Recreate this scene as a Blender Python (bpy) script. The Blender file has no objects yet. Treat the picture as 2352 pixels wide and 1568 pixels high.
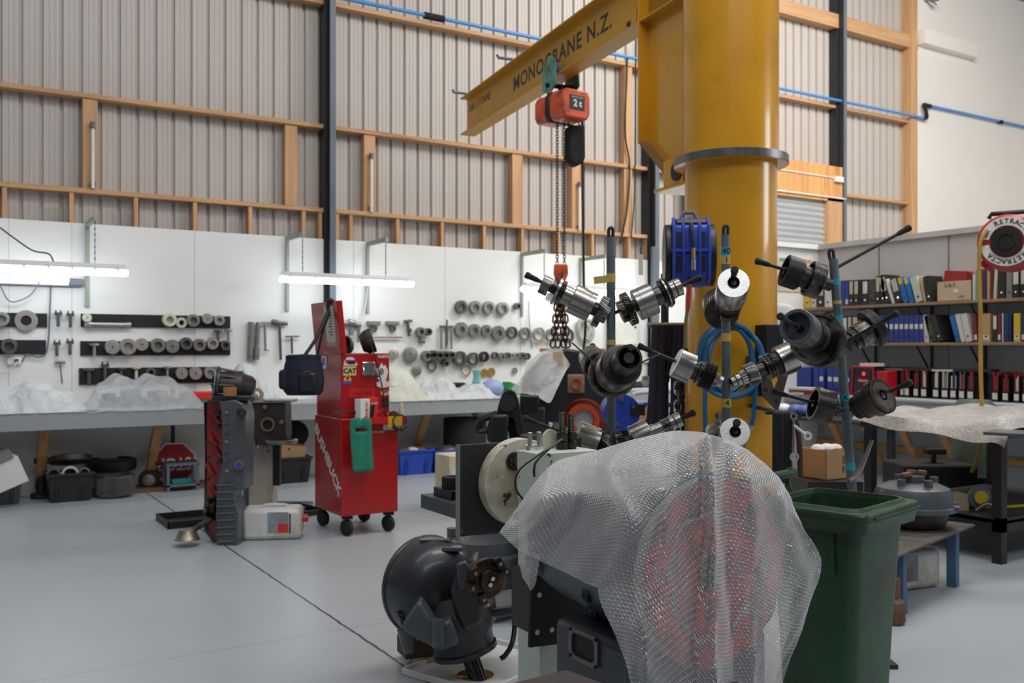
import bpy, math, random
from mathutils import Vector, Matrix, Euler
V = Vector
PI = math.pi
C = bpy.context.scene.collection
random.seed(7)
# ---------------------------------------------------------------- camera, light, exposure
H = 1.5                      # eye height
FL = 2150.0                  # focal length in pixels of the 2352 wide frame
CX, HZ = 1176.0, 802.0       # optical axis column, horizon row
YAW = math.radians(31.75)    # camera turned clockwise from the +Y axis
SN, CS = math.sin(YAW), math.cos(YAW)
cam_d = bpy.data.cameras.new('camera'); cam = bpy.data.objects.new('camera', cam_d); C.objects.link(cam)
cam.location = (0, 0, H); cam.rotation_euler = (PI/2, 0, -YAW)
cam_d.sensor_width = 22.3; cam_d.lens = FL/2352*22.3
cam_d.shift_y = (HZ-784)/2352
cam_d.clip_end = 100
cam_d.dof.use_dof = True; cam_d.dof.focus_distance = 2.75; cam_d.dof.aperture_fstop = 3.2
bpy.context.scene.camera = cam
sc = bpy.context.scene
sc.view_settings.view_transform = 'Standard'; sc.view_settings.look = 'None'
sc.view_settings.exposure = -0.28; sc.view_settings.gamma = 1.0; sc.view_settings.use_curve_mapping = False
sc.cycles.use_denoising = True
sc.cycles.max_bounces = 8; sc.cycles.transparent_max_bounces = 12
sc.cycles.sample_clamp_indirect = 6.0
wd = bpy.data.worlds.new('world'); sc.world = wd; wd.use_nodes = True
nt = wd.node_tree; bg = nt.nodes['Background']
tc = nt.nodes.new('ShaderNodeTexCoord'); sx = nt.nodes.new('ShaderNodeSeparateXYZ'); rp = nt.nodes.new('ShaderNodeValToRGB')
nt.links.new(tc.outputs['Generated'], sx.inputs[0]); nt.links.new(sx.outputs['Z'], rp.inputs[0]); nt.links.new(rp.outputs[0], bg.inputs[0])
rp.color_ramp.elements[0].position = 0.0; rp.color_ramp.elements[0].color = (.015, .015, .016, 1)
rp.color_ramp.elements[1].position = 1.0; rp.color_ramp.elements[1].color = (.36, .37, .39, 1)
bg.inputs[1].default_value = 1.0
def area(name, loc, tgt, sx_, sy_, power, col):
    l = bpy.data.lights.new(name, 'AREA'); l.shape = 'RECTANGLE'; l.size = sx_; l.size_y = sy_; l.energy = power; l.color = col
    o = bpy.data.objects.new(name, l); C.objects.link(o); o.location = loc
    o.rotation_euler = (V(tgt)-V(loc)).to_track_quat('-Z', 'Y').to_euler(); return o
area('skylight_over_office', (11.0, 5.5, 8.3), (12.5, 8.5, 3), 6, 2.0, 760, (1, .95, .88))
area('skylight_mid', (5.5, 3.0, 8.5), (5.8, 6.0, 0), 7, 1.6, 420, (1, .97, .93))
area('skylight_left', (-.5, 4.5, 8.5), (-.5, 7.0, 0), 5, 1.6, 110, (.95, .98, 1))
area('clerestory_right', (17.0, -5.0, 5.0), (4.5, 4.6, 2.8), 4.5, 3.6, 480, (.95, .97, 1.0))
area('rear_fill_light', (1.5, -2.8, 8.4), (3.4, 4.0, 1.0), 9, 2.4, 330, (.88, .94, 1.0))  # added overhead fill behind the camera, brightens the column front without a streak
# ---------------------------------------------------------------- pixel <-> world
def P(px, py, Z):
    xc = (px-CX)/FL*Z
    return V((CS*xc+SN*Z, -SN*xc+CS*Z, H+(HZ-py)/FL*Z))
def fl(px, py):
    p = P(px, py, H*FL/(py-HZ)); p.z = 0; return p
def zfor(py, z): return (H-z)*FL/(py-HZ)      # depth at which height z shows at row py
def on(px, py, Y):                              # point on the plane Y = const
    xr = (px-CX)/FL; return P(px, py, Y/(CS-SN*xr))
def oX(px, py, X):                              # point on the plane X = const
    xr = (px-CX)/FL; return P(px, py, X/(CS*xr+SN))
D = 10.8       # workshop back wall lining
OW = 9.6       # office side wall
OY = oX(1880, 572, OW).y      # its corner
OZT = oX(1880, 572, OW).z     # its height
# ---------------------------------------------------------------- materials
MATS = {}
def nodes_of(m):
    m.use_nodes = True; return m.node_tree, m.node_tree.nodes['Principled BSDF']
def mat(name, col, rough=.5, metal=0., var=.12, vs=4., bump=0., bs=60., stretch=(1, 1, 1), spec=None, coat=0., dirt=None, emit=None, chips=None, trans=0.):
    if name in MATS: return MATS[name]
    m = bpy.data.materials.new(name); t, b = nodes_of(m); N = t.nodes; L = t.links
    b.inputs['Roughness'].default_value = rough; b.inputs['Metallic'].default_value = metal
    if spec is not None: b.inputs['Specular IOR Level'].default_value = spec
    b.inputs['Coat Weight'].default_value = coat
    if coat: b.inputs['Coat Roughness'].default_value = .08
    if trans: b.inputs['Transmission Weight'].default_value = trans
    co = N.new('ShaderNodeTexCoord'); mp = N.new('ShaderNodeMapping'); mp.inputs['Scale'].default_value = stretch
    L.new(co.outputs['Object'], mp.inputs[0])
    no = N.new('ShaderNodeTexNoise'); no.inputs['Scale'].default_value = vs; no.inputs['Detail'].default_value = 5
    L.new(mp.outputs[0], no.inputs['Vector'])
    cr = N.new('ShaderNodeValToRGB'); L.new(no.outputs[0], cr.inputs[0])
    cr.color_ramp.elements[0].position = .3; cr.color_ramp.elements[1].position = .7
    cr.color_ramp.elements[0].color = (*[max(0, c*(1-var)) for c in col], 1)
    cr.color_ramp.elements[1].color = (*[min(1, c*(1+var)) for c in col], 1)
    out = cr.outputs[0]
    for dd in ([dirt] if dirt else [])+([chips] if chips else []):
        dc, amt, ds = dd
        n2 = N.new('ShaderNodeTexNoise'); n2.inputs['Scale'].default_value = ds; n2.inputs['Detail'].default_value = 8; n2.inputs['Roughness'].default_value = .65
        L.new(mp.outputs[0], n2.inputs['Vector'])
        r2 = N.new('ShaderNodeValToRGB'); L.new(n2.outputs[0], r2.inputs[0])
        w = .15 if dd is dirt else .02
        r2.color_ramp.elements[0].position = 1-amt-w; r2.color_ramp.elements[1].position = 1-amt
        mx = N.new('ShaderNodeMixRGB'); mx.inputs[2].default_value = (*dc, 1)
        L.new(r2.outputs[0], mx.inputs[0]); L.new(out, mx.inputs[1]); out = mx.outputs[0]
    L.new(out, b.inputs['Base Color'])
    if bump:
        n3 = N.new('ShaderNodeTexNoise'); n3.inputs['Scale'].default_value = bs; L.new(mp.outputs[0], n3.inputs['Vector'])
        bu = N.new('ShaderNodeBump'); bu.inputs['Strength'].default_value = bump; bu.inputs['Distance'].default_value = .01
        L.new(n3.outputs[0], bu.inputs['Height']); L.new(bu.outputs[0], b.inputs['Normal'])
    if emit:
        b.inputs['Emission Color'].default_value = (*emit[0], 1); b.inputs['Emission Strength'].default_value = emit[1]
    MATS[name] = m; return m
def wood(name, col, st, rough=.65):
    return mat(name, col, rough, var=.16, vs=2.2, stretch=st, dirt=((col[0]*.45, col[1]*.3, col[2]*.2), .30, .9), bump=.1, bs=9)
m_clad = mat('painted_steel_cladding', (.50, .455, .42), .45, var=.05, vs=3, stretch=(12, 12, .15))
m_purlin = wood('pine_along', (.56, .325, .165), (.5, 9, 9))
m_stud = wood('pine_upright', (.57, .33, .165), (9, 9, .5))
m_ply = wood('plywood', (.72, .36, .13), (7, 7, .6))
m_steelgrey = mat('grey_painted_steel', (.13, .155, .19), .45, var=.08)
m_steeldark = mat('dark_painted_steel', (.02, .022, .026), .5, var=.1)
m_lining = mat('white_painted_lining', (.80, .80, .78), .5, var=.03, vs=1.3, chips=((.35, .33, .30), .27, 14))
m_office = mat('grey_white_office_board', (.53, .52, .50), .5, var=.03, vs=1.3, chips=((.30, .26, .2), .27, 9))
m_highwhite = mat('cream_white_board', (.80, .765, .715), .55, var=.03, vs=.8)
m_black = mat('black_paint', (.012, .012, .013), .45, var=.2)
m_blackm = mat('black_matt', (.008, .008, .009), .8, var=.2)
m_rubber = mat('black_rubber', (.015, .015, .015), .75)
m_chrome = mat('chrome', (.75, .75, .76), .15, 1., var=.02)
m_steel = mat('machined_steel', (.46, .44, .41), .28, 1., var=.12, vs=9, stretch=(1, 1, 1), bump=.03, bs=90)
m_steel2 = mat('worn_steel', (.30, .285, .265), .36, 1., var=.25, vs=14, dirt=((.05, .04, .03), .42, 8))
m_oily = mat('oily_dark_steel', (.075, .068, .06), .36, .85, var=.4, vs=16, bump=.05, bs=80)
m_castblk = mat('dark_grey_cast_paint', (.020, .024, .029), .38, var=.15, vs=5, bump=.08, bs=70, coat=.25)
m_blackplate = mat('black_plate', (.008, .008, .008), .7, var=.3)
m_castgrey = mat('grey_cast_paint', (.075, .085, .095), .38, var=.18, vs=5, bump=.08, bs=70, coat=.2)
m_white = mat('white_plastic', (.78, .78, .76), .4, var=.04)
m_red = mat('red_paint', (.50, .010, .012), .28, var=.05, coat=.5, vs=2)
m_dkred = mat('dark_red_varnish', (.24, .014, .010), .22, var=.35, coat=.6, vs=9)
m_orange = mat('orange_paint', (.75, .10, .022), .38, var=.1, dirt=((.25, .06, .03), .36, 9))
m_yellow = mat('crane_yellow', (.70, .325, .010), .28, var=.05, vs=1.2, coat=.6, chips=((.10, .05, .02), .262, 7), dirt=((.60, .26, .010), .34, 1.1))
m_beam = mat('crane_yellow_dull', (.58, .30, .028), .48, var=.08, vs=1.6)
m_blue = mat('blue_plastic', (.020, .065, .42), .35, var=.08)
m_bluepipe = mat('blue_air_pipe', (.07, .28, .66), .35, var=.04)
m_bluehose = mat('blue_hose', (.012, .11, .24), .35, var=.06)
m_cream = mat('cream_machine_paint', (.62, .58, .47), .45, var=.06, chips=((.04, .03, .02), .36, 14), dirt=((.40, .35, .25), .38, 5))
m_mint = mat('pale_green_machine_paint', (.60, .65, .56), .42, var=.04, chips=((.05, .04, .025), .355, 15), dirt=((.42, .42, .34), .33, 4))
m_teal = mat('teal_trolley_paint', (.10, .36, .27), .5, dirt=((.1, .07, .04), .36, 10))
m_teald = mat('green_trolley_paint', (.03, .16, .08), .5)
m_bing = mat('bin_green', (.012, .066, .022), .42, var=.18, vs=3, dirt=((.022, .036, .018), .40, 4), bump=.04, bs=30)
m_tubelight = mat('fluorescent_tube', (.9, .95, 1), .4, emit=((.86, .94, 1.0), 12))
m_card = mat('cardboard', (.46, .28, .14), .8, var=.08)
m_tan = mat('tan_card', (.55, .42, .28), .8, var=.08)
m_paper = mat('paper', (.72, .71, .68), .8, var=.05)
m_green = mat('sea_green_cloth', (.02, .22, .14), .9, var=.12, vs=20, bump=.3, bs=150)
m_navy = mat('navy_fabric', (.012, .016, .035), .85, var=.25, bump=.3, bs=120)
m_tapey = mat('yellow_tape', (.62, .42, .10), .6)
m_tapeb = mat('blue_tape', (.02, .34, .46), .55)
m_galv = mat('weathered_galvanised_pipe', (.13, .165, .18), .5, .3, var=.25, vs=8, chips=((.22, .13, .04), .36, 7))
# ---------------------------------------------------------------- mesh building
def frame(axis):
    a = V(axis).normalized(); h = V((0, 0, 1)) if abs(a.z) < .95 else V((0, 1, 0))
    u = h.cross(a).normalized(); w = a.cross(u); return u, w, a
class MB:
    def __init__(s): s.v = []; s.f = []; s.uv = None
    def add(s, vs, fs):
        o = len(s.v); s.v += [tuple(x) for x in vs]; s.f += [tuple(i+o for i in f) for f in fs]; return s
    def box(s, c, d, R=None):
        c = V(c); x, y, z = [a/2 for a in d]
        vs = [V((i, j, k)) for i in (-x, x) for j in (-y, y) for k in (-z, z)]
        if R is not None:
            R = R if isinstance(R, Matrix) else Euler(R).to_matrix()
            vs = [R @ q for q in vs]
        return s.add([q+c for q in vs], [(0, 1, 3, 2), (4, 6, 7, 5), (0, 4, 5, 1), (2, 3, 7, 6), (0, 2, 6, 4), (1, 5, 7, 3)])
    def mm(s, a, b):
        a = V(a); b = V(b); return s.box((a+b)/2, [abs(q) for q in (b-a)])
    def lathe(s, p0, axis, prof, n=28, close=False):
        u, w, a = frame(axis); p0 = V(p0); vs = []; fs = []; k = len(prof)
        for r, t in prof:
            for i in range(n):
                g = 2*PI*i/n; vs.append(p0+a*t+(u*math.cos(g)+w*math.sin(g))*r)
        for j in range(k if close else k-1):
            for i in range(n):
                i2 = (i+1) % n; j2 = (j+1) % k; fs.append((j*n+i, j*n+i2, j2*n+i2, j2*n+i))
        if not close:
            if prof[0][0] > 1e-6: fs.append(tuple(range(n-1, -1, -1)))
            if prof[-1][0] > 1e-6: fs.append(tuple((k-1)*n+i for i in range(n)))
        return s.add(vs, fs)
    def cyl(s, p0, p1, r, r1=None, n=20):
        d = V(p1)-V(p0); return s.lathe(p0, d, [(r, 0), (r if r1 is None else r1, d.length)], n)
    def ring(s, p0, axis, t0, t1, ro, ri, n=28):
        return s.lathe(p0, axis, [(ri, t0), (ro, t0), (ro, t1), (ri, t1)], n, close=True)
    def gear(s, p0, axis, t0, t1, r, teeth, dep=.006, ri=0., twist=0.):
        u, w, a = frame(axis); p0 = V(p0); vs = []; n = teeth*4
        for q, t in enumerate((t0, t1)):
            for i in range(n):
                g = 2*PI*(i+.5)/n+twist*q; rr = r if (i % 4) in (0, 1) else r-dep
                vs.append(p0+a*t+(u*math.cos(g)+w*math.sin(g))*rr)
            for i in range(n):
                g = 2*PI*(i+.5)/n; vs.append(p0+a*t+(u*math.cos(g)+w*math.sin(g))*max(ri, .0005))
        fs = []; B = 2*n
        for i in range(n):
            j = (i+1) % n
            fs += [(i, j, B+j, B+i), (i, n+i, n+j, j), (B+i, B+j, B+n+j, B+n+i)]
            if ri > 0: fs.append((n+i, B+n+i, B+n+j, n+j))
        return s.add(vs, fs)
    def tube(s, pts, r, n=8, closed=False):
        pts = [V(p) for p in pts]; k = len(pts); vs = []; fs = []; pu = None
        for i, p in enumerate(pts):
            a = pts[(i-1) % k] if (i or closed) else p; b = pts[(i+1) % k] if (i < k-1 or closed) else p
            d = (b-a).normalized()
            if pu is None: u, w, _ = frame(d)
            else:
                u = (pu-d*pu.dot(d)).normalized(); w = d.cross(u)
            pu = u; rr = r[i] if isinstance(r, (list, tuple)) else r
            for j in range(n):
                g = 2*PI*j/n; vs.append(p+(u*math.cos(g)+w*math.sin(g))*rr)
        for i in range(k if closed else k-1):
            for j in range(n):
                i2 = (i+1) % k; j2 = (j+1) % n; fs.append((i*n+j, i*n+j2, i2*n+j2, i2*n+j))
        if not closed: fs += [tuple(range(n-1, -1, -1)), tuple((k-1)*n+j for j in range(n))]
        return s.add(vs, fs)
    def prism(s, poly, z0, z1, M=None):
        n = len(poly); vs = [V((x, y, z0)) for x, y in poly]+[V((x, y, z1)) for x, y in poly]
        if M is not None: vs = [M @ q for q in vs]
        return s.add(vs, [tuple(range(n-1, -1, -1)), tuple(range(n, 2*n))]+[(i, (i+1) % n, n+(i+1) % n, n+i) for i in range(n)])
    def ball(s, c, r, n=16, m=10):
        c = V(c); r = V(r) if hasattr(r, '__len__') else V((r, r, r)); vs = [c+V((0, 0, -r.z))]; fs = []
        for j in range(1, m):
            a = -PI/2+PI*j/m
            for i in range(n):
                g = 2*PI*i/n; vs.append(c+V((r.x*math.cos(a)*math.cos(g), r.y*math.cos(a)*math.sin(g), r.z*math.sin(a))))
        vs.append(c+V((0, 0, r.z)))
        for i in range(n): fs.append((0, 1+(i+1) % n, 1+i)); fs.append((len(vs)-1, 1+(m-2)*n+i, 1+(m-2)*n+(i+1) % n))
        for j in range(m-2):
            for i in range(n): i2 = (i+1) % n; a = 1+j*n; b = a+n; fs.append((a+i, a+i2, b+i2, b+i))
        return s.add(vs, fs)
    def hexnut(s, p0, axis, r, h): return s.lathe(p0, axis, [(r, 0), (r, h)], 6)
    def build(s, name, m, parent=None, bevel=0., smooth=True, ang=38, label=None, kind=None):
        me = bpy.data.meshes.new(name); me.from_pydata(s.v, [], s.f); me.update()
        if s.uv:
            ul = me.uv_layers.new(name='UVMap')
            for lp in me.loops: ul.data[lp.index].uv = s.uv[lp.vertex_index]
        if smooth:
            me.shade_smooth(); me.set_sharp_from_angle(angle=math.radians(ang))
        me.materials.append(m); o = bpy.data.objects.new(name, me); C.objects.link(o)
        if parent is not None: o.parent = parent
        if bevel:
            bv = o.modifiers.new('bevel', 'BEVEL'); bv.width = bevel; bv.segments = 2; bv.limit_method = 'ANGLE'; bv.angle_limit = math.radians(40)
        if label: o['label'] = label
        if kind: o['kind'] = kind
        return o
def tag(o, label, cat, group=None, kind=None):
    o['label'] = label; o['category'] = cat
    if group: o['group'] = group
    if kind: o['kind'] = kind
    return o
def thing(name, label, cat, loc=(0, 0, 0), rz=0., group=None, rot=None):
    o = bpy.data.objects.new(name, None); C.objects.link(o); o.empty_display_size = .1
    o.location = loc; o.rotation_euler = rot if rot is not None else (0, 0, rz)
    return tag(o, label, cat, group)
def solo(name, mb, m, label, cat, loc=(0, 0, 0), rz=0., group=None, rot=None, **k):
    o = mb.build(name, m, **k); o.location = loc; o.rotation_euler = rot if rot is not None else (0, 0, rz)
    return tag(o, label, cat, group)
def struct(name, mb, m, parent=None, **k):
    o = mb.build(name, m, parent, **k)
    if parent is None: o['kind'] = 'structure'
    return o
def copy_thing(o, loc, rot=None, label=None, group=None):
    c = o.copy(); C.objects.link(c); c.location = loc
    if rot is not None: c.rotation_euler = rot
    if label: c['label'] = label
    if group: c['group'] = group
    for ch in list(o.children):
        d = ch.copy(); C.objects.link(d); d.parent = c
        for g in list(ch.children):
            e = g.copy(); C.objects.link(e); e.parent = d
    return c
def text(name, body, size, m, parent, loc, rot=(PI/2, 0, 0), ext=.0008, shear=0., off=0., space=1., align='CENTER', label=None, mtx=None, sxy=None, fit=None):
    """flat lettering as a mesh; fit = width the word must span"""
    cu = bpy.data.curves.new(name, 'FONT'); cu.body = body; cu.size = size; cu.extrude = ext; cu.shear = shear; cu.offset = off
    cu.space_character = space; cu.align_x = align; cu.align_y = 'CENTER'; cu.resolution_u = 4
    tmp = bpy.data.objects.new(name, cu); C.objects.link(tmp); bpy.context.view_layer.update()
    me = bpy.data.meshes.new_from_object(tmp.evaluated_get(bpy.context.evaluated_depsgraph_get())); bpy.data.objects.remove(tmp)
    me.materials.clear(); me.materials.append(m)
    if fit:
        xs = [v.co.x for v in me.vertices]; k = fit/(max(xs)-min(xs))
        for v in me.vertices: v.co.x *= k
    if sxy:
        for v in me.vertices: v.co.x *= sxy[0]; v.co.y *= sxy[1]
    o = bpy.data.objects.new(name, me); C.objects.link(o)
    if parent is not None: o.parent = parent
    if mtx is not None: o.matrix_local = mtx
    else: o.location = loc; o.rotation_euler = rot
    if label: o['label'] = label
    return o
def arc(cx, cy, r, a0, a1, n=10):
    return [(cx+r*math.cos(a0+(a1-a0)*i/n), cy+r*math.sin(a0+(a1-a0)*i/n)) for i in range(n+1)]
def spline(pts, n=8, k_=1.):
    pts = [V(p) for p in pts]; q = [pts[0]*2-pts[1]]+pts+[pts[-1]*2-pts[-2]]; out = []
    for i in range(1, len(q)-2):
        a, b, c, d = q[i-1:i+3]
        for k in range(n):
            t = k/n; h = 2*t**3-3*t*t+1; out.append(b*h+c*(1-h)+(c-a)*.5*k_*(t**3-2*t*t+t)+(d-b)*.5*k_*(t**3-t*t))
    out.append(pts[-1]); return out
ORD = ['first', 'second', 'third', 'fourth', 'fifth', 'sixth', 'seventh', 'eighth', 'ninth', 'tenth', 'eleventh', 'twelfth', 'thirteenth', 'fourteenth', 'fifteenth', 'sixteenth', 'seventeenth', 'eighteenth', 'nineteenth', 'twentieth', 'twenty-first', 'twenty-second', 'twenty-third', 'twenty-fourth', 'twenty-fifth', 'twenty-sixth', 'twenty-seventh', 'twenty-eighth']
# ================================================================ the shell
CL = D+.15
# floor: pale grey painted concrete, sawn joints and scuffs
def floor_mat():
    m = bpy.data.materials.new('grey_painted_concrete'); t, b = nodes_of(m); N = t.nodes; L = t.links
    co = N.new('ShaderNodeTexCoord'); sp = N.new('ShaderNodeSeparateXYZ'); L.new(co.outputs['Object'], sp.inputs[0])
    n1 = N.new('ShaderNodeTexNoise'); n1.inputs['Scale'].default_value = .7; n1.inputs['Detail'].default_value = 6; L.new(co.outputs['Object'], n1.inputs['Vector'])
    r1 = N.new('ShaderNodeValToRGB'); L.new(n1.outputs[0], r1.inputs[0])
    r1.color_ramp.elements[0].color = (.37, .405, .435, 1); r1.color_ramp.elements[1].color = (.45, .48, .50, 1)
    n2 = N.new('ShaderNodeTexNoise'); n2.inputs['Scale'].default_value = 7; n2.inputs['Detail'].default_value = 10; n2.inputs['Roughness'].default_value = .72; L.new(co.outputs['Object'], n2.inputs['Vector'])
    r2 = N.new('ShaderNodeValToRGB'); L.new(n2.outputs[0], r2.inputs[0]); r2.color_ramp.elements[0].position = .665; r2.color_ramp.elements[1].position = .70
    mx = N.new('ShaderNodeMixRGB'); mx.inputs[2].default_value = (.16, .14, .11, 1); L.new(r2.outputs[0], mx.inputs[0]); L.new(r1.outputs[0], mx.inputs[1])
    out = mx.outputs[0]
    wob = N.new('ShaderNodeTexNoise'); wob.inputs['Scale'].default_value = 9; L.new(co.outputs['Object'], wob.inputs['Vector'])
    def joint(sock, at, w, col, out):
        a = N.new('ShaderNodeMath'); a.operation = 'SUBTRACT'; L.new(sock, a.inputs[0]); a.inputs[1].default_value = at
        c = N.new('ShaderNodeMath'); c.operation = 'MULTIPLY_ADD'; L.new(wob.outputs[0], c.inputs[0]); c.inputs[1].default_value = .022; c.inputs[2].default_value = -.011
        d = N.new('ShaderNodeMath'); d.operation = 'ADD'; L.new(a.outputs[0], d.inputs[0]); L.new(c.outputs[0], d.inputs[1])
        e = N.new('ShaderNodeMath'); e.operation = 'ABSOLUTE'; L.new(d.outputs[0], e.inputs[0])
        g = N.new('ShaderNodeMath'); g.operation = 'LESS_THAN'; L.new(e.outputs[0], g.inputs[0]); g.inputs[1].default_value = w
        k = N.new('ShaderNodeMixRGB'); k.inputs[2].default_value = (*col, 1); L.new(g.outputs[0], k.inputs[0]); L.new(out, k.inputs[1]); return k.outputs[0]
    for at in (-4.1, 1.9, 7.9): out = joint(sp.outputs['X'], at, .0075, (.07, .07, .07), out)
    for at in (4.74, 7.7): out = joint(sp.outputs['Y'], at, .003, (.25, .25, .25), out)
    L.new(out, b.inputs['Base Color'])
    b.inputs['Roughness'].default_value = .32; b.inputs['Specular IOR Level'].default_value = .45
    rr = N.new('ShaderNodeMapRange'); L.new(n1.outputs[0], rr.inputs[0]); rr.inputs['To Min'].default_value = .24; rr.inputs['To Max'].default_value = .42; L.new(rr.outputs[0], b.inputs['Roughness'])
    return m
struct('floor', MB().mm((-7, -7, -.1), (21, CL+.1, 0)), floor_mat(), smooth=False)
# cladding: ribbed steel sheet, the ribs are grooves seen from inside
mb = MB(); x = -3.0; prof = []
while x < 20.5:
    prof += [(x, 0), (x+.148, 0), (x+.155, .034), (x+.183, .034), (x+.19, 0)]
    for q in (.052, .104): prof.insert(len(prof)-4, (x+q-.006, 0)); prof.insert(len(prof)-4, (x+q, .004)); prof.insert(len(prof)-4, (x+q+.006, 0))
    x += .19
prof = sorted(set(prof)); n = len(prof)
zt = 8.6
mb.add([(a, CL+b, 2.3) for a, b in prof]+[(a, CL+b, zt) for a, b in prof], [(i, i+1, n+i+1, n+i) for i in range(n-1)])
cl_o = struct('wall_back_cladding', mb, m_clad, smooth=False)
mb = MB(); mb.mm((-3.5, D, 0), (on(1573, 700, D).x+3.2, D+.012, 2.83)); mb.mm((-3.5, D+.012, -.02), (21, CL+.2, 2.28))
struct('wall_back', mb, m_lining, smooth=False)
struct('wall_office_end', MB().mm((OW-1.6, OY, 0), (OW, OY+.08, OZT)), m_lining, smooth=False)
struct('trim_1', MB().mm((OW-1.62, OY-.04, OZT-.01), (OW-.05, OY+.12, OZT+.05)), m_lining, smooth=False)
# lining sheet joints
mb = MB()
for px in (20, 165, 447, 812, 1022, 1195, 1330, 1460): X = on(px, 600, D).x; mb.mm((X-.002, D-.0025, .8), (X+.002, D+.001, 2.825))
struct('trim_2', mb, mat('joint_line', (.45, .45, .44), .7), smooth=False)
# unseen sides that close the shed
struct('wall_rear', MB().mm((-7, -7.2, 0), (21, -7, 7)), mat('dim_grey_sheet', (.30, .29, .28), .6), smooth=False)
struct('wall_left', MB().mm((-7.2, -7, 0), (-7, CL, 7)), mat('dim_grey_sheet2', (.28, .28, .28), .6), smooth=False)
struct('wall_right', MB().mm((20.8, -7, 0), (21, CL, 7)), m_highwhite, smooth=False)
# timber framing
def horiz(z, x0, x1, h=.05, d=.15, n='girt'):
    return MB().mm((x0, CL-d, z-h/2), (x1, CL, z+h/2))
cpx = [on(752, 300, D).x, on(1493, 300, D).x, on(1924, 300, D).x]
xpost = on(2094, 300, D).x
T = 'wall framing timbers'
def tim(name, mb, m, label, cat='timber'): return solo(name, mb, m, label, cat, group=T, bevel=.003)
tim('wall_girt', horiz(4.19, -3.4, xpost), m_purlin, 'long pine girt crossing the ribbed wall one level above the white lining')
tim('wall_girt', horiz(5.69, -3.4, xpost), m_purlin, 'long pine girt carrying the blue air pipe high on ribbed wall')
tim('wall_girt', horiz(7.16, -3.4, xpost+.15, h=.24, d=.18), m_purlin, 'topmost deep pine girt near the crane column head')
tim('wall_girt', MB().mm((-3.4, D, 3.155), (on(1500, 550, D).x, CL, 3.205)), m_purlin, 'pine ledger on top of the short studs above white lining')
# short studs over the lining
for i, px in enumerate((10, 165, 313, 449, 576, 699, 737, 776, 808, 915, 1018, 1114, 1202, 1284, 1363, 1447, 1489)):
    X = on(px, 500, D).x
    tim('cripple_stud', MB().mm((X-.022, D+.012, 2.70), (X+.022, CL-.03, 3.155)), m_stud, 'short pine stud above the white lining, %s from the bench end with the grey crate' % ORD[i], 'timber')
for i, (a, b) in enumerate(((190, 224), (655, 683), (836, 862), (1177, 1201), (1314, 1336), (1434, 1452))):
    x0, x1 = on(a, 350, D+.02).x, on(b, 350, D+.02).x
    top = 4.165 if i < 5 else 5.665
    o = tim('wall_stud', MB().mm((x0, D+.02, 3.205), (x1, CL-.03, top)), m_stud, ['wide pine board between girts behind the first white conduit', 'wide pine board between girts just before the grey steel column', 'wide pine board between girts behind the conduit past the steel column', 'wide pine board between girts below the crane beam tip', 'wide pine board between girts behind the hoist chains', 'tall narrow pine upright beside the yellow crane column'][i])
tim('wall_stud', MB().mm((xpost-.09, D-.06, 2.4), (xpost+.09, CL, 8.5)), m_stud, 'full-height pine corner post between ribbed cladding and cream board')
# white conduits on the boards
for i, (px, y0, y1) in enumerate(((213, 280, 432), (853, 352, 486), (1331, 418, 528))):
    a = on(px, y0, D-.02); b = on(px, y1, D-.02)
    t = thing('conduit', ['white plastic conduit on the pine board nearest the long light', 'white plastic conduit on the board just past the steel column', 'white plastic conduit on the board behind the hoist chains'][i], 'conduit', (a.x, D-.02, b.z), group='white conduits')
    MB().cyl((0, 0, 0), (0, 0, a.z-b.z-.06), .018).build('tube', m_white, t)
    MB().cyl((0, 0, a.z-b.z-.07), (0, 0, a.z-b.z), .026).build('cap', m_steelgrey, t)
    MB().box((0, .018, .05), (.07, .02, .03)).build('clip', m_steelgrey, t)
# steel portal columns: web and flange
for i, (X, z0, lab) in enumerate(((cpx[0], 0, 'grey steel column on the back wall behind the red tool cabinet'), (cpx[1], 0, 'dark steel column on the back wall beside the crane column'), (cpx[2], 3.16, 'dark steel column above the roller door'))):
    t = thing('steel_column', lab, 'column', (X, D-.02, z0), group='steel portal columns')
    MB().mm((-.008, -.12, 0), (.008, .16, 8.5-z0)).build('web', m_steeldark, t)
    MB().mm((-.022, -.132, 0), (.05, -.12, 8.5-z0)).build('flange', m_steelgrey, t)
    MB().mm((-.05, .0, 0), (-.008, .16, 8.5-z0)).build('flange', m_steeldark, t)
# high cream board beyond the corner post
struct('wall_back_high', MB().mm((xpost+.09, D-.03, 3.1), (20.8, CL, 8.6)), m_highwhite, smooth=False)
struct('trim_3', MB().mm((xpost+.12, D-.19, 7.12), (on(2236, 130, D-.1).x, D-.03, 7.38)), m_highwhite, smooth=False)
# office wall with cap
struct('wall_office', MB().mm((OW, -2, 0), (OW+.1, OY+.08, OZT)), m_office, smooth=False)
zlo = oX(2352, 683, OW-.3).z-.03
struct('wall_office_lower', MB().mm((OW-.006, -2, 0), (OW, OY, zlo)), mat('blue_grey_board', (.27, .31, .33), .5, var=.04), smooth=False)
struct('trim_4', MB().mm((OW-.045, -2, OZT-.01), (OW+.14, OY+.12, OZT+.05)), mat('grey_cap', (.50, .49, .47), .5), smooth=False)
mb = MB()
for Y in [OY-.9*i for i in range(1, 7)]: mb.mm((OW-.0085, Y-.003, .7), (OW+.001, Y+.003, OZT-.01))
struct('trim_5', mb, mat('joint_dark', (.10, .10, .10), .7), smooth=False)
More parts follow.
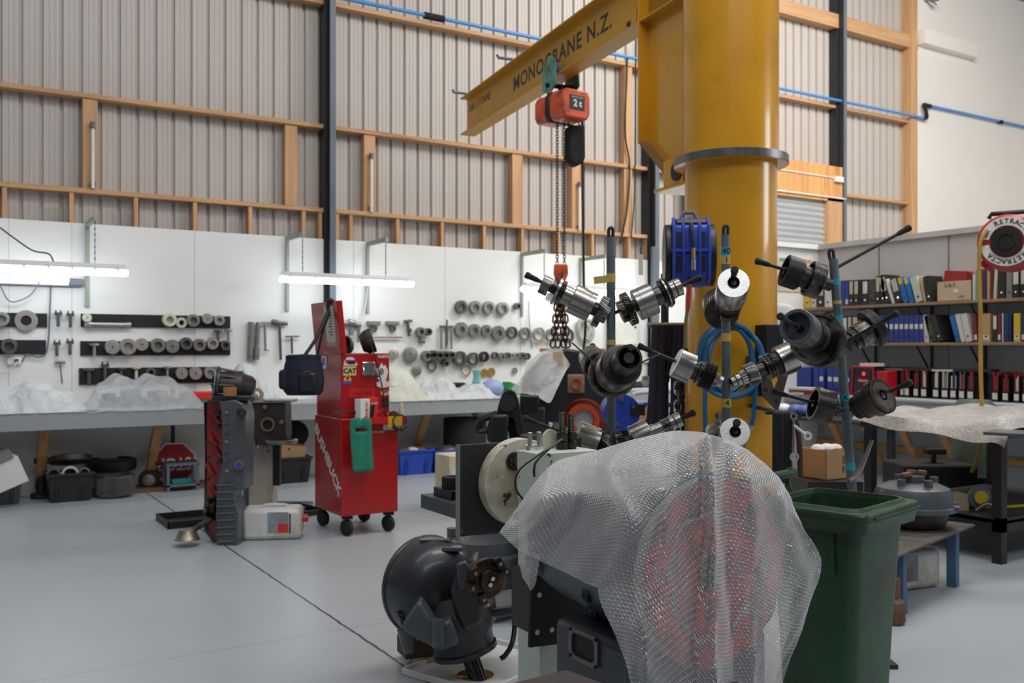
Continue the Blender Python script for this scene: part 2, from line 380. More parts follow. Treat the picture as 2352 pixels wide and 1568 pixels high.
# roller door above the corner
dx0, dx1 = on(1572, 500, D).x, on(1897, 500, D).x
t = bpy.data.objects.new('door_1', None); C.objects.link(t); t['kind'] = 'structure'
mb = MB(); z = 3.16; pr = []
while z < 4.2: pr += [(D-.02, z), (D-.055, z+.03), (D-.055, z+.055), (D-.02, z+.085)]; z += .095
k = len(pr); mb.add([(dx0, a, b) for a, b in pr]+[(dx1, a, b) for a, b in pr], [(i, i+1, k+i+1, k+i) for i in range(k-1)])
mb.build('curtain', mat('roller_curtain', (.50, .53, .54), .4, .3, var=.06, stretch=(.6, 3, 3)), t, ang=60)
b0, b1 = on(1897, 500, D-.08).x, on(1931, 500, D-.08).x
MB().mm((b0, D-.12, 3.16), (b1, D+.1, 4.1)).build('door_post', m_stud, t)
MB().mm((dx0, D-.12, 4.02), (b1, D+.1, 4.62)).build('header_board', m_ply, t)
MB().cyl((dx0, D-.14, 4.08), (b1+.06, D-.14, 4.08), .014).build('rail', m_white, t)
MB().tube([(dx0, D-.13, 4.44), (b1-.3, D-.13, 4.42), (b1+.02, D-.14, 4.36), (b1+.06, D-.14, 4.1)], .012).build('conduit', m_white, t)
MB().box((b1-.14, D-.15, 4.40), (.2, .05, .09)).build('junction_box', m_white, t)
# blue air line
a = on(755, -6, D-.06); zb = 5.77
t = thing('air_pipe', 'bright blue compressed air pipe along the high girt', 'pipe', (0, 0, 0))
MB().tube([(on(700, 0, D).x, D-.03, zb), (xpost-.08, D-.09, zb), (xpost+.1, D-.09, zb)], .024, 10).build('pipe', m_bluepipe, t)
xc = on(997, 30, D-.03).x
MB().cyl((xc-.14, D-.03, zb), (xc+.14, D-.03, zb), .045).build('coupling', m_blackm, t)
for px in (1505, 1930):
    X = on(px, 300, D-.03).x; MB().box((X, D-.03, zb), (.07, .07, .07)).build('clip', m_blackm, t)
xe = xpost+.22
MB().tube([(xpost+.1, D-.09, zb), (xe, D-.09, zb)], .024, 10).build('elbow_pipe', m_bluepipe, t)
MB().tube(spline([(xe, D-.09, zb), (xe+.08, D-.1, zb+.02), (xe+.03, D-.12, zb+.13), (xe, D-.1, zb+.24), (xe+.09, D-.08, zb+.26)]), .035, 10).build('elbow_hose', m_blackm, t)
MB().tube([(xe+.08, D-.08, zb+.26), (20.5, D-.08, zb+.26)], .024, 10).build('pipe', m_bluepipe, t)
for px in (2133, 2298): X = on(px, 280, D-.08).x; MB().box((X, D-.08, zb+.25), (.12, .06, .06)).build('clip', m_blackm, t)
# floodlight stub top right
q = on(2146, 5, D-.15)
t = thing('floodlight', 'small chrome spotlight head high on the cream board', 'light', q)
MB().lathe((0, 0, 0), (.5, -.5, -.35), [(.03, -.12), (.06, -.02), (.075, .06), (.07, .06)], 20).build('lamp_head', m_chrome, t)
MB().cyl((0, 0, 0), (-.12, .13, .06), .03).build('bracket', m_steelgrey, t)
# ================================================================ bench along the back wall
BF = D-.8; BT = .907
bx0, bx1 = -3.2, on(1573, 900, BF).x+.6
t = thing('workbench', 'long pale grey steel-topped workbench along the whole back wall', 'workbench', (bx0, BF, 0))
Lb = bx1-bx0
m_benchtop = mat('worn_bench_steel', (.40, .41, .41), .45, .15, var=.10, vs=2, stretch=(.5, 4, 4), dirt=((.30, .27, .23), .40, 3))
MB().mm((0, 0, BT-.03), (Lb, .635, BT)).build('worktop', m_benchtop, t, bevel=.006)
MB().mm((0, -.004, BT-.185), (Lb, .03, BT-.004)).build('fascia', mat('bench_fascia', (.36, .385, .40), .42, .1, var=.10, vs=1.5, stretch=(.4, 5, 5)), t, bevel=.004)
for px, dx in ((98, .12), (358, .45), (975, .55), (1290, .5), (100-700, .2)):
    X = on(px, 1060, BF+.25).x-bx0
    if X < 0: continue
    a = V((X, .60, .10)); b = V((X+.02, .12, BT-.06)); mb = MB()
    d = b-a; mb.box((a+b)/2, (.045, .09, d.length), d.to_track_quat('Z', 'X').to_matrix()); mb.build('brace', wood('pine_brace', (.42, .22, .09), (9, 9, 1)), t)
struct('trim_6', MB().mm((-3.2, D-.166, BT-.03), (bx1, D+.005, BT)), m_benchtop, smooth=False)
# plate against the floor
solo('floor_batten', MB().mm((on(180, 1140, D-.1).x, D-.45, .0), (on(480, 1125, D-.1).x, D-.03, .035)), wood('old_board', (.20, .10, .045), (.8, 6, 6)), 'flat brown boards on the floor under the bench beneath the gear drums', 'board')
# ---------------- lights on chains
def light(px0, px1, yz, lab, Y, onn=True):
    x0, x1 = on(px0, yz, Y).x, on(px1, yz, Y).x; z = on((px0+px1)/2, yz, Y).z; L_ = x1-x0
    t = thing('fluorescent_light', lab, 'light', ((x0+x1)/2, Y, z), group='long fluorescent lights')
    mb = MB(); pf = [(-.06, .0), (-.055, .035), (-.03, .055), (.03, .055), (.055, .035), (.06, .0)]
    mb.prism([(a, b) for a, b in pf], -L_/2, L_/2, Matrix(((0, 0, 1, 0), (1, 0, 0, 0), (0, 1, 0, 0), (0, 0, 0, 1)))); mb.build('housing', m_white, t, bevel=.004)
    mb = MB(); pf = [(-.06, -.002), (-.062, -.035), (-.045, -.062), (.045, -.062), (.062, -.035), (.06, -.002)]
    M_ = Matrix(((0, 0, 1, 0), (1, 0, 0, 0), (0, 1, 0, 0), (0, 0, 0, 1)))
    mb.prism(pf, -L_/2-.02, L_/2+.02, M_); mb.build('diffuser', m_tubelight, t, bevel=.012)
    for i in range(6):
        X = -L_/2+.08+i*(L_-.16)/5
        MB().box((X, -.06, .005), (.022, .018, .05)).build('clip', m_white, t)
    return t, L_, x0, x1, z
lights = []
for px0, px1, yz, lab in ((-25, 288, 614, 'long lit fluorescent light hanging over the bench near the black tool strips'), (648, 944, 641, 'long lit fluorescent light hanging above the red tool cabinet'), (1203, 1560, 666, 'long lit fluorescent light hanging behind the hoist chain and gear shafts')):
    lights.append(light(px0, px1, yz, lab, 10.25)+(lab,))
m_bracket = mat('pale_green_bracket', (.36, .40, .34), .5, var=.1)
def hang_bracket(px, ytop, lt, nm, lab):
    top = on(px, ytop, D-.02); z = top.z
    t = thing('light_bracket', lab, 'bracket', (top.x, D, 1.95), group='green light brackets')
    MB().mm((-.022, -.02, 0), (.022, 0, z-1.95)).build('upright', m_bracket, t)
    MB().mm((-.022, -.05, 0), (-.015, -.02, z-1.95)).build('upright_lip', m_bracket, t)
    mb = MB(); mb.mm((-.02, -.60, z-1.95-.05), (.02, 0, z-1.95)); mb.build('arm', m_bracket, t)
    mb = MB(); zz = lights[lt][4]+.06-1.95
    n = int((z-1.95-.05-zz)/.03)
    for i in range(n):
        zc = zz+.015+i*.03; mb.box((0, -.555, zc), (.012 if i % 2 else .004, .004 if i % 2 else .012, .034))
    mb.build('chain', m_steelgrey, t)
    return t
hang_bracket(201, 510, 0, 0, 'green light bracket over the end of the light near the black tool strips')
hang_bracket(660, 543, 1, 0, 'green light bracket just before the grey steel column')
hang_bracket(845, 556, 1, 0, 'green light bracket just past the grey steel column')
hang_bracket(1200, 580, 2, 0, 'green light bracket beside the hanging hoist chains')
hang_bracket(1335, 592, 2, 0, 'green light bracket behind the taped shaft stand pole')
def cord(name, pts, r, m, label, cat='cord', n=6, **k): return solo(name, MB().tube(spline(pts, n), r, 6), m, label, cat, **k)
cord('electric_cable', [on(0, 522, 10.3), on(30, 545, 10.3), on(75, 575, 10.27), on(112, 583, 10.25), on(124, 603, 10.25)], .008, m_black, 'dark cord drooping onto the light near the black tool strips')
cord('electric_cable', [on(0, 655, 10.72), on(20, 690, 10.72), on(45, 690, 10.72), on(72, 675, 10.72), on(92, 645, 10.72)], .007, m_steelgrey, 'thin grey cord looping below the slim wall light')
cord('electric_cable', [on(117, 645, 10.77), on(115, 700, 10.77), on(109, 800, 10.77), on(90, 820, 10.77), on(62, 814, 10.77), on(50, 832, 10.77)], .008, m_steelgrey, 'grey cord running down the wall to the power socket')
cord('electric_cable', [on(844, 658, 10.76), on(838, 710, 10.76), on(822, 770, 10.76), on(815, 815, 10.76)], .009, m_white, 'pale cord down the wall behind the red cabinet lid')
cord('electric_cable', [on(1214, 690, 10.77), on(1216, 740, 10.77), on(1222, 800, 10.77)], .005, m_blackm, 'thin wire hanging below the light by the hoist chain')
# slim wall light
a, b = on(-20, 635, 10.72), on(192, 636, 10.72)
t = thing('wall_light', 'slim steel batten light on the wall below the long light', 'light', ((a.x+b.x)/2, 10.78, a.z-.02)); w = (b.x-a.x)/2
MB().mm((-w, -.05, -.05), (w, .01, .035)).build('housing', mat('brushed_housing', (.6, .62, .64), .3, .7), t, bevel=.008)
MB().cyl((-w, -.055, .012), (w-.15, -.055, .012), .022).build('tube', m_tubelight, t)
MB().mm((w-.14, -.07, -.045), (w, -.0, .03)).build('end_cap', m_steelgrey, t, bevel=.01)
# grey power socket
q = on(32, 829, D)
t = thing('power_socket', 'white double power socket on the wall above the plastic sheets', 'socket', q)
MB().box((0, -.015, 0), (.13, .03, .075)).build('plate', m_white, t, bevel=.006)
MB().cyl((.02, -.03, .005), (.02, -.06, .005), .018).build('plug', m_black, t)
MB().tube(spline([(.02, -.06, 0), (.0, -.06, -.05), (-.05, -.04, -.10), (-.2, -.03, -.11)]), .006, 6).build('lead', m_white, t)
q = on(1480, 826, D)
solo('power_socket', MB().box((0, -.015, 0), (.12, .03, .08)), m_white, 'white power socket on the wall beside the bubble-wrapped transmission', 'socket', q)
# meter box
a, b = on(1390, 690, D), on(1456, 795, D)
t = thing('meter_box', 'cream metal wall cabinet behind the taped shaft stand', 'cabinet', (a.x, D, b.z))
MB().mm((0, -.09, 0), (b.x-a.x, 0, a.z-b.z)).build('body', mat('cream_box', (.66, .65, .55), .5), t, bevel=.006)
MB().mm((.02, -.1, .02), (b.x-a.x-.02, -.09, a.z-b.z-.02)).build('door', mat('cream_box2', (.70, .69, .60), .5), t, bevel=.006)
MB().cyl((b.x-a.x-.06, -.1, .28), (b.x-a.x-.06, -.12, .28), .014).build('lock', m_black, t)
a = on(1500, 600, 10.6); b = on(1506, 870, 10.6)
solo('service_pipe', MB().cyl((0, 0, 0), (0, 0, 2.1), .035), m_steelgrey, 'grey steel pipe standing from the bench beside the cream cabinet', 'pipe', (a.x, 10.6, BT))
# ---------------- black tool strips and what hangs on them
def discy(px, py, rpx, kind, m, lab, grp, Y=D-.02, name=None, cat=None, rin=.5, dep=.05):
    q = on(px, py, Y); Z = Y/(CS-SN*(px-CX)/FL); r = rpx*Z/FL*(1.1 if m is not m_brass_ and kind != 'ring' else 1.)
    mb = MB()
    if kind == 'ring': mb.ring((0, 0, 0), (0, -1, 0), 0, dep, r, r*rin, 26); nm, c = 'bearing_ring', 'ring'
    elif kind == 'cup':
        mb.lathe((0, 0, 0), (0, -1, 0), [(r*.85, 0), (r, .01), (r, dep*1.6), (r*.92, dep*1.8), (r*.55, dep*1.8), (r*.5, dep*.6), (0, dep*.6)], 24); nm, c = 'bearing_driver', 'driver'
    elif kind == 'plug':
        mb.lathe((0, 0, 0), (0, -1, 0), [(r*.7, 0), (r*.7, .02), (r, .022), (r, dep*1.6), (r*.94, dep*1.75), (r*.16, dep*1.75), (r*.15, dep), (0, dep)], 24); nm, c = 'bearing_driver', 'driver'
    elif kind == 'hook':
        mb.cyl((0, 0, 0), (0, -.06, 0), .008); mb.cyl((0, -.05, .02), (0, -.05, -r*2.2), r*.35); mb.lathe((0, -.05, .03), (0, 0, -1), [(r, 0), (r, .02), (r*.4, .03)], 16); nm, c = 'puller_tool', 'tool'
    elif kind == 'bolt':
        mb.cyl((0, -.03, -r*1.8), (0, -.03, r), r*.35); mb.box((0, -.03, r*1.1), (r*1.6, .03, r*.7)); mb.box((-r*.5, -.03, r*1.6), (r*.3, .03, r*.8)); mb.box((r*.5, -.03, r*1.6), (r*.3, .03, r*.8)); nm, c = 'puller_tool', 'tool'
    return solo(name or nm, mb, m, lab, cat or c, q, group=grp)
m_brass_ = None
m_alu = mat('dull_aluminium', (.50, .47, .43), .4, .8, var=.15, vs=12)
m_nylon = mat('cream_nylon', (.60, .57, .44), .5, var=.08)
m_ringd = mat('dark_bearing_steel', (.16, .15, .14), .42, .7, var=.25, vs=12)
m_ringm = mat('mid_bearing_steel', (.30, .285, .26), .42, .7, var=.2, vs=12)
strips = [((185, 720), (528, 754)), ((184, 783), (528, 815)), ((181, 845), (490, 878)), ((-40, 717), (108, 751)), ((-40, 780), (105, 813))]
sn = ['uppermost long black tool strip', 'middle long black tool strip', 'lowest long black tool strip partly behind plastic sheeting', 'short black tool strip above its twin beside the socket cord', 'lower short black tool strip above the power socket']
for (a, b), lab in zip(strips, sn):
    A = on(a[0], a[1], D); B = on(b[0], b[1], D)
    mb = MB().mm((A.x, D-.022, B.z), (B.x, D, A.z)); o = solo('tool_strip', mb, m_black, lab+' on the white wall', 'strip', group='black wall tool strips', bevel=.003)
row1 = [(198, 730, 9, 'plug', m_nylon), (387, 735, 14, 'cup', m_nylon), (415, 741, 12, 'ring', m_nylon), (441, 736, 13, 'cup', m_ringm), (473, 732, 11, 'plug', m_alu), (500, 736, 11, 'cup', m_alu), (498, 764, 9, 'hook', m_ringd), (522, 762, 9, 'hook', m_alu)]
for i, (px, py, r, k, m) in enumerate(row1): discy(px, py, r, k, m, 'small turned driver on the uppermost long black strip, %s from its socket end' % ORD[i], 'drivers on the uppermost black strip')
q = on(250, 745, D-.05)
mb = MB(); mb.cyl((-.19, 0, 0), (.19, 0, 0), .022); mb.cyl((-.24, 0, 0), (-.17, 0, 0), .034); mb.cyl((.18, 0, 0), (.22, 0, 0), .028)
solo('slide_shaft', mb, m_alu, 'horizontal pale metal shaft on the uppermost long black strip', 'shaft', q)
row2 = [(215, 795, 10, 'hook', m_alu), (256, 797, 15, 'plug', m_alu), (292, 796, 17, 'cup', m_alu), (323, 791, 13, 'plug', m_alu), (360, 793, 15, 'cup', m_ringm), (393, 795, 14, 'plug', m_ringm), (425, 789, 13, 'cup', m_ringd), (455, 792, 13, 'cup', m_ringm), (485, 789, 12, 'cup', m_alu), (514, 793, 10, 'cup', m_ringd)]
for i, (px, py, r, k, m) in enumerate(row2): discy(px, py, r, k, m, 'round turned driver on the middle long black strip, %s from its socket end' % ORD[i], 'drivers on the middle black strip')
row3 = [(203, 853, 11, 'hook', m_ringd), (240, 852, 10, 'bolt', m_ringd), (276, 850, 9, 'hook', m_ringd), (311, 848, 9, 'hook', m_nylon), (345, 855, 11, 'ring', m_ringd), (382, 847, 8, 'hook', m_alu), (414, 857, 12, 'plug', m_alu), (446, 857, 13, 'plug', m_alu), (479, 856, 12, 'cup', m_alu)]
for i, (px, py, r, k, m) in enumerate(row3): discy(px, py, r, k, m, 'turned driver on the lowest long black strip, %s from its socket end' % ORD[i], 'drivers on the lowest black strip')
discy(3, 733, 15, 'cup', m_alu, 'silver hub on the upper short black strip beside the big flat disc', None, name='hub', cat='hub')
discy(60, 736, 24, 'ring', m_alu, 'big flat grey disc on the upper short black strip', None, rin=.48, dep=.02, name='thrust_washer', cat='washer')
discy(20, 795, 16, 'cup', m_ringd, 'black lipped cup on the lower short black strip', None, name='seal_driver', cat='driver')
for i, (px, py, k) in enumerate(((133, 728, 'bolt'), (161, 730, 'bolt'), (130, 796, 'bolt'), (160, 793, 'bolt'))):
    discy(px, py+4, 9, k, m_ringd, 'small dark puller on bare wall between strips, %s' % ['upper one beside the cord', 'upper one beside the long strip', 'lower one beside the cord', 'lower one beside the long strip'][i], 'pullers between the strips')
q = on(138, 832, D-.03); solo('tommy_tool', MB().cyl((-.05, 0, 0), (.05, 0, 0), .012).cyl((0, 0, 0), (.02, 0, -.22), .006), m_ringd, 'thin T-handle tool hanging above the plastic sheets', 'tool', q)
# rods between strips and cabinet
def rod(name, segs, m, lab, cat='tool', grp=None):
    mb = MB(); o0 = on(segs[0][0], segs[0][1], D-.04)
    for (x0, y0, x1, y1, r) in segs: a = on(x0, y0, D-.04)-o0; b = on(x1, y1, D-.04)-o0; mb.cyl(a, b, r)
    return solo(name, mb, m, lab, cat, o0, group=grp)
rod('hanging_pipe', [(577, 739, 574, 826, .032)], m_ringm, 'thick grey pipe hanging on the wall past the long black strips')
rod('slide_hammer', [(593, 740, 590, 800, .026), (590, 800, 588, 826, .036)], m_ringm, 'thick grey pipe with heavy end hanging next to thinner rods')
rod('pull_rod', [(608, 741, 610, 805, .012), (600, 741, 622, 741, .012), (606, 804, 618, 804, .008)], m_ringm, 'slim T-topped rod hanging between two heavier tools')
rod('hammer', [(642, 743, 645, 826, .016), (624, 739, 638, 741, .032), (638, 741, 660, 743, .022)], m_ringd, 'long hammer-like rod hanging on the wall near the cooler bag')
rod('t_bar', [(670, 774, 671, 812, .012), (655, 773, 687, 772, .01)], m_ringd, 'small T-bar hanging on the wall above the cooler bag')
rod('slide_puller', [(785, 741, 829, 746, .028), (826, 742, 822, 786, .02), (800, 739, 815, 742, .04)], m_ringm, 'large grey slide puller hanging behind the cabinet lid')
rod('small_plug', [(806, 757, 806, 770, .03), (806, 752, 806, 757, .015)], m_ringm, 'small silver plug on the wall beside the cabinet lid')
for i, px in enumerate((856, 899)):
    q = on(px, 744, D); t = thing('mounting_channel', ['steel channel block hanging nearer the cabinet lid', 'steel channel block hanging with a ring below it'][i], 'block', q, group='channel blocks')
    MB().mm((-.085, -.06, -.015), (.085, 0, .035)).build('channel', m_ringm, t, bevel=.004)
    MB().ring((0, -.02, -.06), (0, -1, 0), 0, .03, .042, .025, 18).build('eye', m_ringd, t)
rod('flat_bar', [(838, 774, 924, 774, .013)], m_ringm, 'long thin flat bar on the wall below two channel blocks', 'bar')
rod('clamp_tool', [(936, 740, 940, 772, .02), (928, 738, 946, 736, .018), (938, 755, 944, 760, .026)], m_ringd, 'small dark clamp hanging above the plastic sheets', 'tool')
discy(962, 762, 10, 'cup', m_ringm, 'short silver tube end beside a darker one', None, name='tube_socket', cat='socket')
discy(979, 762, 8, 'cup', m_ringd, 'short dark tube end beside the silver one', None, name='tube_socket', cat='socket')
rod('bent_plate', [(963, 772, 965, 784, .016), (962, 784, 976, 785, .018)], m_ringd, 'small bent dark plate hanging under the tube ends', 'plate')
# three-leg puller
q = on(1025, 750, D-.04); t = thing('gear_puller', 'large three-legged gear puller hanging beside the bearing rings', 'puller', q)
for s in (-1, 0, 1): MB().box((s*.075, 0, -.15), (.018, .02, .28)).build('leg', m_ringm, t)
MB().box((0, 0, 0), (.19, .03, .03)).build('crosshead', m_ringd, t, bevel=.004)
MB().cyl((0, -.02, -.24), (0, -.02, .09), .012).build('screw', m_ringd, t)
# bearing rings
rows = [('top', [(1057, 705, 15, .55, m_ringd), (1089, 706, 15, .55, m_ringm), (1120, 707, 15, .6, m_ringm), (1152, 709, 15, .6, m_ringm)]),
        ('middle', [(1057, 757, 17, .45, m_ringm), (1087, 759, 15, .5, m_ringm), (1114, 759, 13, .5, m_ringm), (1142, 765, 17, .45, m_ringm), (1173, 764, 14, .7, m_ringd), (1203, 767, 15, .75, m_ringm), (1235, 768, 16, .8, m_alu), (1263, 770, 15, .8, m_ringm), (1300, 771, 17, .85, m_ringd)]),
        ('lower', [(1054, 823, 17, .62, m_ringd), (1084, 824, 15, .7, m_ringd), (1109, 819, 12, .6, m_black), (1134, 816, 8, .6, m_ringd), (1149, 819, 9, .6, m_ringm), (1163, 816, 7, .5, m_ringd), (1173, 817, 7, .5, m_alu), (1184, 817, 7, .5, m_ringm), (1196, 817, 8, .5, m_ringd), (1208, 818, 8, .5, m_ringd)]),
        ('cluster', [(975, 817, 11, .5, m_ringm), (990, 815, 10, .5, m_ringd), (1004, 816, 9, .5, m_ringd), (1018, 816, 9, .5, m_ringd), (1031, 815, 8, .5, m_ringd), (1018, 834, 7, .5, m_ringd)])]
for nm, lst in rows:
    for i, (px, py, r, ri, m) in enumerate(lst):
        lab = ('steel bearing ring on the wall, %s in the %s row counted from the gear puller' % (ORD[i], nm)) if nm != 'cluster' else 'short dark tube socket in the cluster below the gear puller, %s from the cabinet' % ORD[i]
        discy(px, py, r, 'ring' if nm != 'cluster' else 'cup', m, lab, 'bearing rings in the %s row' % nm if nm != 'cluster' else 'tube sockets below the puller', rin=ri, dep=.055, **({} if nm != 'cluster' else dict(name='tube_socket', cat='socket')))
discy(1184, 703, 7, 'cup', m_ringd, 'small dark nut-like collar past the end of the top ring row', None, name='collar', cat='collar')
discy(940, 814, 17, 'plug', m_ringm, 'round flat grey disc on the wall beyond the red cabinet', None, name='flat_disc', cat='disc', dep=.02)
discy(902, 812, 12, 'plug', m_alu, 'round disc half hidden behind the red cabinet corner', None, name='flat_disc', cat='disc', dep=.02)
discy(991, 840, 12, 'ring', m_ringd, 'thin dark ring hanging low above the pale plastic sheet', None, rin=.75, dep=.02)
discy(955, 850, 11, 'plug', m_ringm, 'small round disc peeking over the pale plastic sheet', None, name='flat_disc', cat='disc', dep=.02)
for i, (px, py, r) in enumerate(((1112, 855, 9), (1128, 854, 10))): discy(px, py, r, 'ring', mat('brass', (.55, .38, .10), .35, .8), 'small brass ring above the blue bag, %s of two' % ORD[i], 'brass rings', rin=.25, dep=.015)
discy(1070, 850, 13, 'ring', mat('brass', (.55, .38, .10), .35, .8), 'thin brass hoop hanging beside the clear teal bottle', None, rin=.8, dep=.012, name='brass_hoop', cat='hoop')
discy(1182, 851, 7, 'ring', m_ringm, 'small flat washer on the wall beside the wrapped transmission', None, rin=.3, dep=.012, name='washer', cat='washer')
# ---------------- crumpled plastic sheets on the bench
def plastic(name, col, alpha, rough=.25):
    m = bpy.data.materials.new(name); t, b = nodes_of(m); N = t.nodes; L = t.links
    b.inputs['Base Color'].default_value = (*col, 1); b.inputs['Roughness'].default_value = rough; b.inputs['Alpha'].default_value = alpha; b.inputs['Specular IOR Level'].default_value = .6
    no = N.new('ShaderNodeTexNoise'); no.inputs['Scale'].default_value = 7; no.inputs['Detail'].default_value = 8; no.inputs['Roughness'].default_value = .62; no.inputs['Distortion'].default_value = 1.2
    co = N.new('ShaderNodeTexCoord'); L.new(co.outputs['Object'], no.inputs['Vector'])
    bu = N.new('ShaderNodeBump'); bu.inputs['Strength'].default_value = 1.0; bu.inputs['Distance'].default_value = .035; L.new(no.outputs[0], bu.inputs['Height']); L.new(bu.outputs[0], b.inputs['Normal'])
    return m
m_film = plastic('clear_plastic_film', (.76, .79, .82), .5, .18)
m_film2 = plastic('milky_plastic_film', (.78, .80, .81), .82, .2)
m_film3 = plastic('cream_plastic_film', (.74, .74, .64), .85)
def noise2(x, y, s):
    return math.sin(x*2.1+s)*math.cos(y*2.3+s*1.7)*.5+math.sin(x*4.9+y*3.1+s*2.3)*.22+math.sin(x*8+s*3-y*6)*.08+(1-abs(math.sin(x*2.6-y*3.7+s)))*.28
def heap(name, px0, px1, hs, m, lab, seed, y0=.03, y1=.62, nx=46, ny=20, over=0.):
    x0, x1 = on(px0, 900, BF).x, on(px1, 900, BF).x; w = x1-x0
    mb = MB(); vs = []; fs = []
    for j in range(ny+1):
        for i in range(nx+1):
            u = i/nx; v = j/ny; k = u*(len(hs)-1); a = min(int(k), len(hs)-2); f = k-a; f = f*f*(3-2*f)
            h = hs[a]*(1-f)+hs[a+1]*f
            e = min(1, min(v, 1-v)*5)*min(1, min(u, 1-u)*9)
            z = h*(e**.55)*(.50+.50*min(1, v*1.6))+.07*noise2(u*w*2.2, v*2, seed)*(.2+e)
            yy = y0+(y1-y0)*v+.03*noise2(u*9, v*3, seed+4)
            if j == 0: z = -.02-over*abs(noise2(u*w*2, 1, seed)); yy = -.02+.006*math.sin(u*40)
            vs.append((u*w+.03*noise2(v*3, u*2, seed+1), yy, max(z, .006) if j else z)); 
    for j in range(ny):
        for i in range(nx): a = j*(nx+1)+i; fs.append((a, a+1, a+nx+2, a+nx+1))
    mb.add(vs, fs); o = solo(name, mb, m, lab, 'plastic sheet', (x0, BF, BT+.004), ang=30); return o
heap('plastic_sheet', -60, 203, [.18, .22, .20, .28, .22, .12, .06], m_film2, 'crumpled white plastic sheet on the bench below the power socket', 1.1, over=.0)
heap('plastic_sheet', 199, 478, [.06, .24, .33, .26, .34, .30, .16, .05], m_film, 'clear plastic sheet draped over parts below the lowest black strip', 2.3, over=.03)
heap('plastic_sheet', 545, 662, [.18, .36, .36, .24, .06], m_film2, 'white plastic sheet heaped behind the red-lined gearcase', 3.7)
heap('plastic_sheet', 893, 990, [.42, .38, .34, .28, .18], m_film3, 'pale yellowish plastic sheet piled beside the red tool cabinet', 5.2)
heap('plastic_sheet', 978, 1072, [.05, .17, .22, .20, .05], m_film2, 'small white bag in front of the yellowish sheet', 6.6, y1=.45)
heap('plastic_sheet', 1045, 1150, [.05, .10, .12, .12, .05], m_film2, 'flat white bag on the bench below the teal bottle', 7.9, y1=.5)
# parts covered by the clear sheet
for i, (px, w, h, m) in enumerate(((250, .2, .15, m_castblk), (300, .28, .19, m_ringd), (362, .3, .17, m_ringm), (425, .2, .14, m_castgrey))):
    q = on(px, 900, BF+.35); solo('covered_part', MB().lathe((0, 0, 0), (0, 0, 1), [(w*.5, 0), (w*.5, h*.5), (w*.36, h*.55), (w*.34, h*.9), (w*.2, h*.92), (w*.18, h*.3), (0, h*.3)], 24), m, 'dark metal part under the clear plastic sheet, %s from the socket end' % ORD[i], 'machine part', (q.x, q.y, BT), group='parts under the clear sheet')
q = on(466, 893, BF+.5); t = thing('toolbox', 'small red and green box on the bench behind the clear sheet', 'box', (q.x, q.y, BT)); MB().mm((-.14, -.1, 0), (.16, .1, .05)).build('base', mat('green_plastic', (.03, .2, .08), .5), t); MB().mm((-.15, -.1, .05), (.17, .1, .13)).build('lid', mat('bright_red', (.7, .03, .02), .4), t, bevel=.01)
q = on(1094, 890, BF+.3); t = thing('bottle', 'clear teal plastic-wrapped bottle standing on the bench', 'bottle', (q.x, q.y, BT+.08)); MB().lathe((0, 0, 0), (0, 0, 1), [(.06, 0), (.065, .02), (.05, .12), (.035, .17), (.05, .22), (.05, .25)], 16).build('bottle_body', mat('teal_film', (.25, .62, .60), .3, var=.2, trans=.3), t); MB().cyl((0, 0, .02), (0, 0, .11), .03).build('contents', m_castgrey, t)
q = on(1130, 890, BF+.35); solo('blue_bag', MB().ball((0, 0, .09), (.16, .13, .12), 18, 12), plastic('blue_film', (.38, .45, .78), .9), 'rounded pale blue plastic bag on the bench end', 'bag', (q.x, q.y, BT))
q = on(1045, 880, BF+.5); solo('black_pot', MB().lathe((0, 0, 0), (0, 0, 1), [(.1, 0), (.14, .03), (.14, .16), (.12, .17)], 20), m_black, 'black pot on the bench behind the white bag', 'pot', (q.x, q.y, BT))
q = on(1172, 880, BF+.5); solo('green_box', MB().box((0, 0, .09), (.16, .2, .1), (0, .4, 0)).mm((-.09, -.1, 0), (.09, .1, .06)), mat('bright_green', (.02, .3, .08), .5), 'small tilted green box beside the wrapped transmission', 'box', (q.x, q.y, BT))
q = on(975, 900, BF+.18); 
# far bench end: machine heap and vice-like bits
q = on(1475, 880, BF+.4)
t = thing('parts_heap', 'heap of grey machined castings on the bench end by the dark pipe', 'machine parts', (q.x, q.y, BT))
MB().mm((-.35, -.25, 0), (.3, .25, .05)).build('tray', m_castgrey, t)
MB().cyl((-.15, -.1, .06), (.2, .05, .1), .08).build('casting', m_castgrey, t); MB().lathe((.1, 0, .05), (0, 0, 1), [(.14, 0), (.14, .06), (.08, .08), (.08, .16)], 18).build('casting', m_ringd, t)
MB().box((-.2, .1, .11), (.2, .2, .12), (.1, .2, .3)).build('casting', m_ringm, t, bevel=.01)
q = on(1345, 760, D-.05); mb = MB(); mb.tube(spline([(-.12, 0, .12), (-.05, -.02, .16), (.08, -.01, .14), (.13, 0, .05), (.1, 0, -.1), (-.05, 0, -.14), (-.12, 0, -.02), (-.12, 0, .12)]), .03); mb.tube(spline([(-.05, -.03, .12), (.05, -.04, .02), (-.02, -.05, -.12)]), .03)
solo('rag_bundle', mb, mat('rag', (.42, .42, .36), .9, var=.25, vs=12), 'bundle of grey-green rags hanging on the wall behind the hoist sling', 'rags', q)
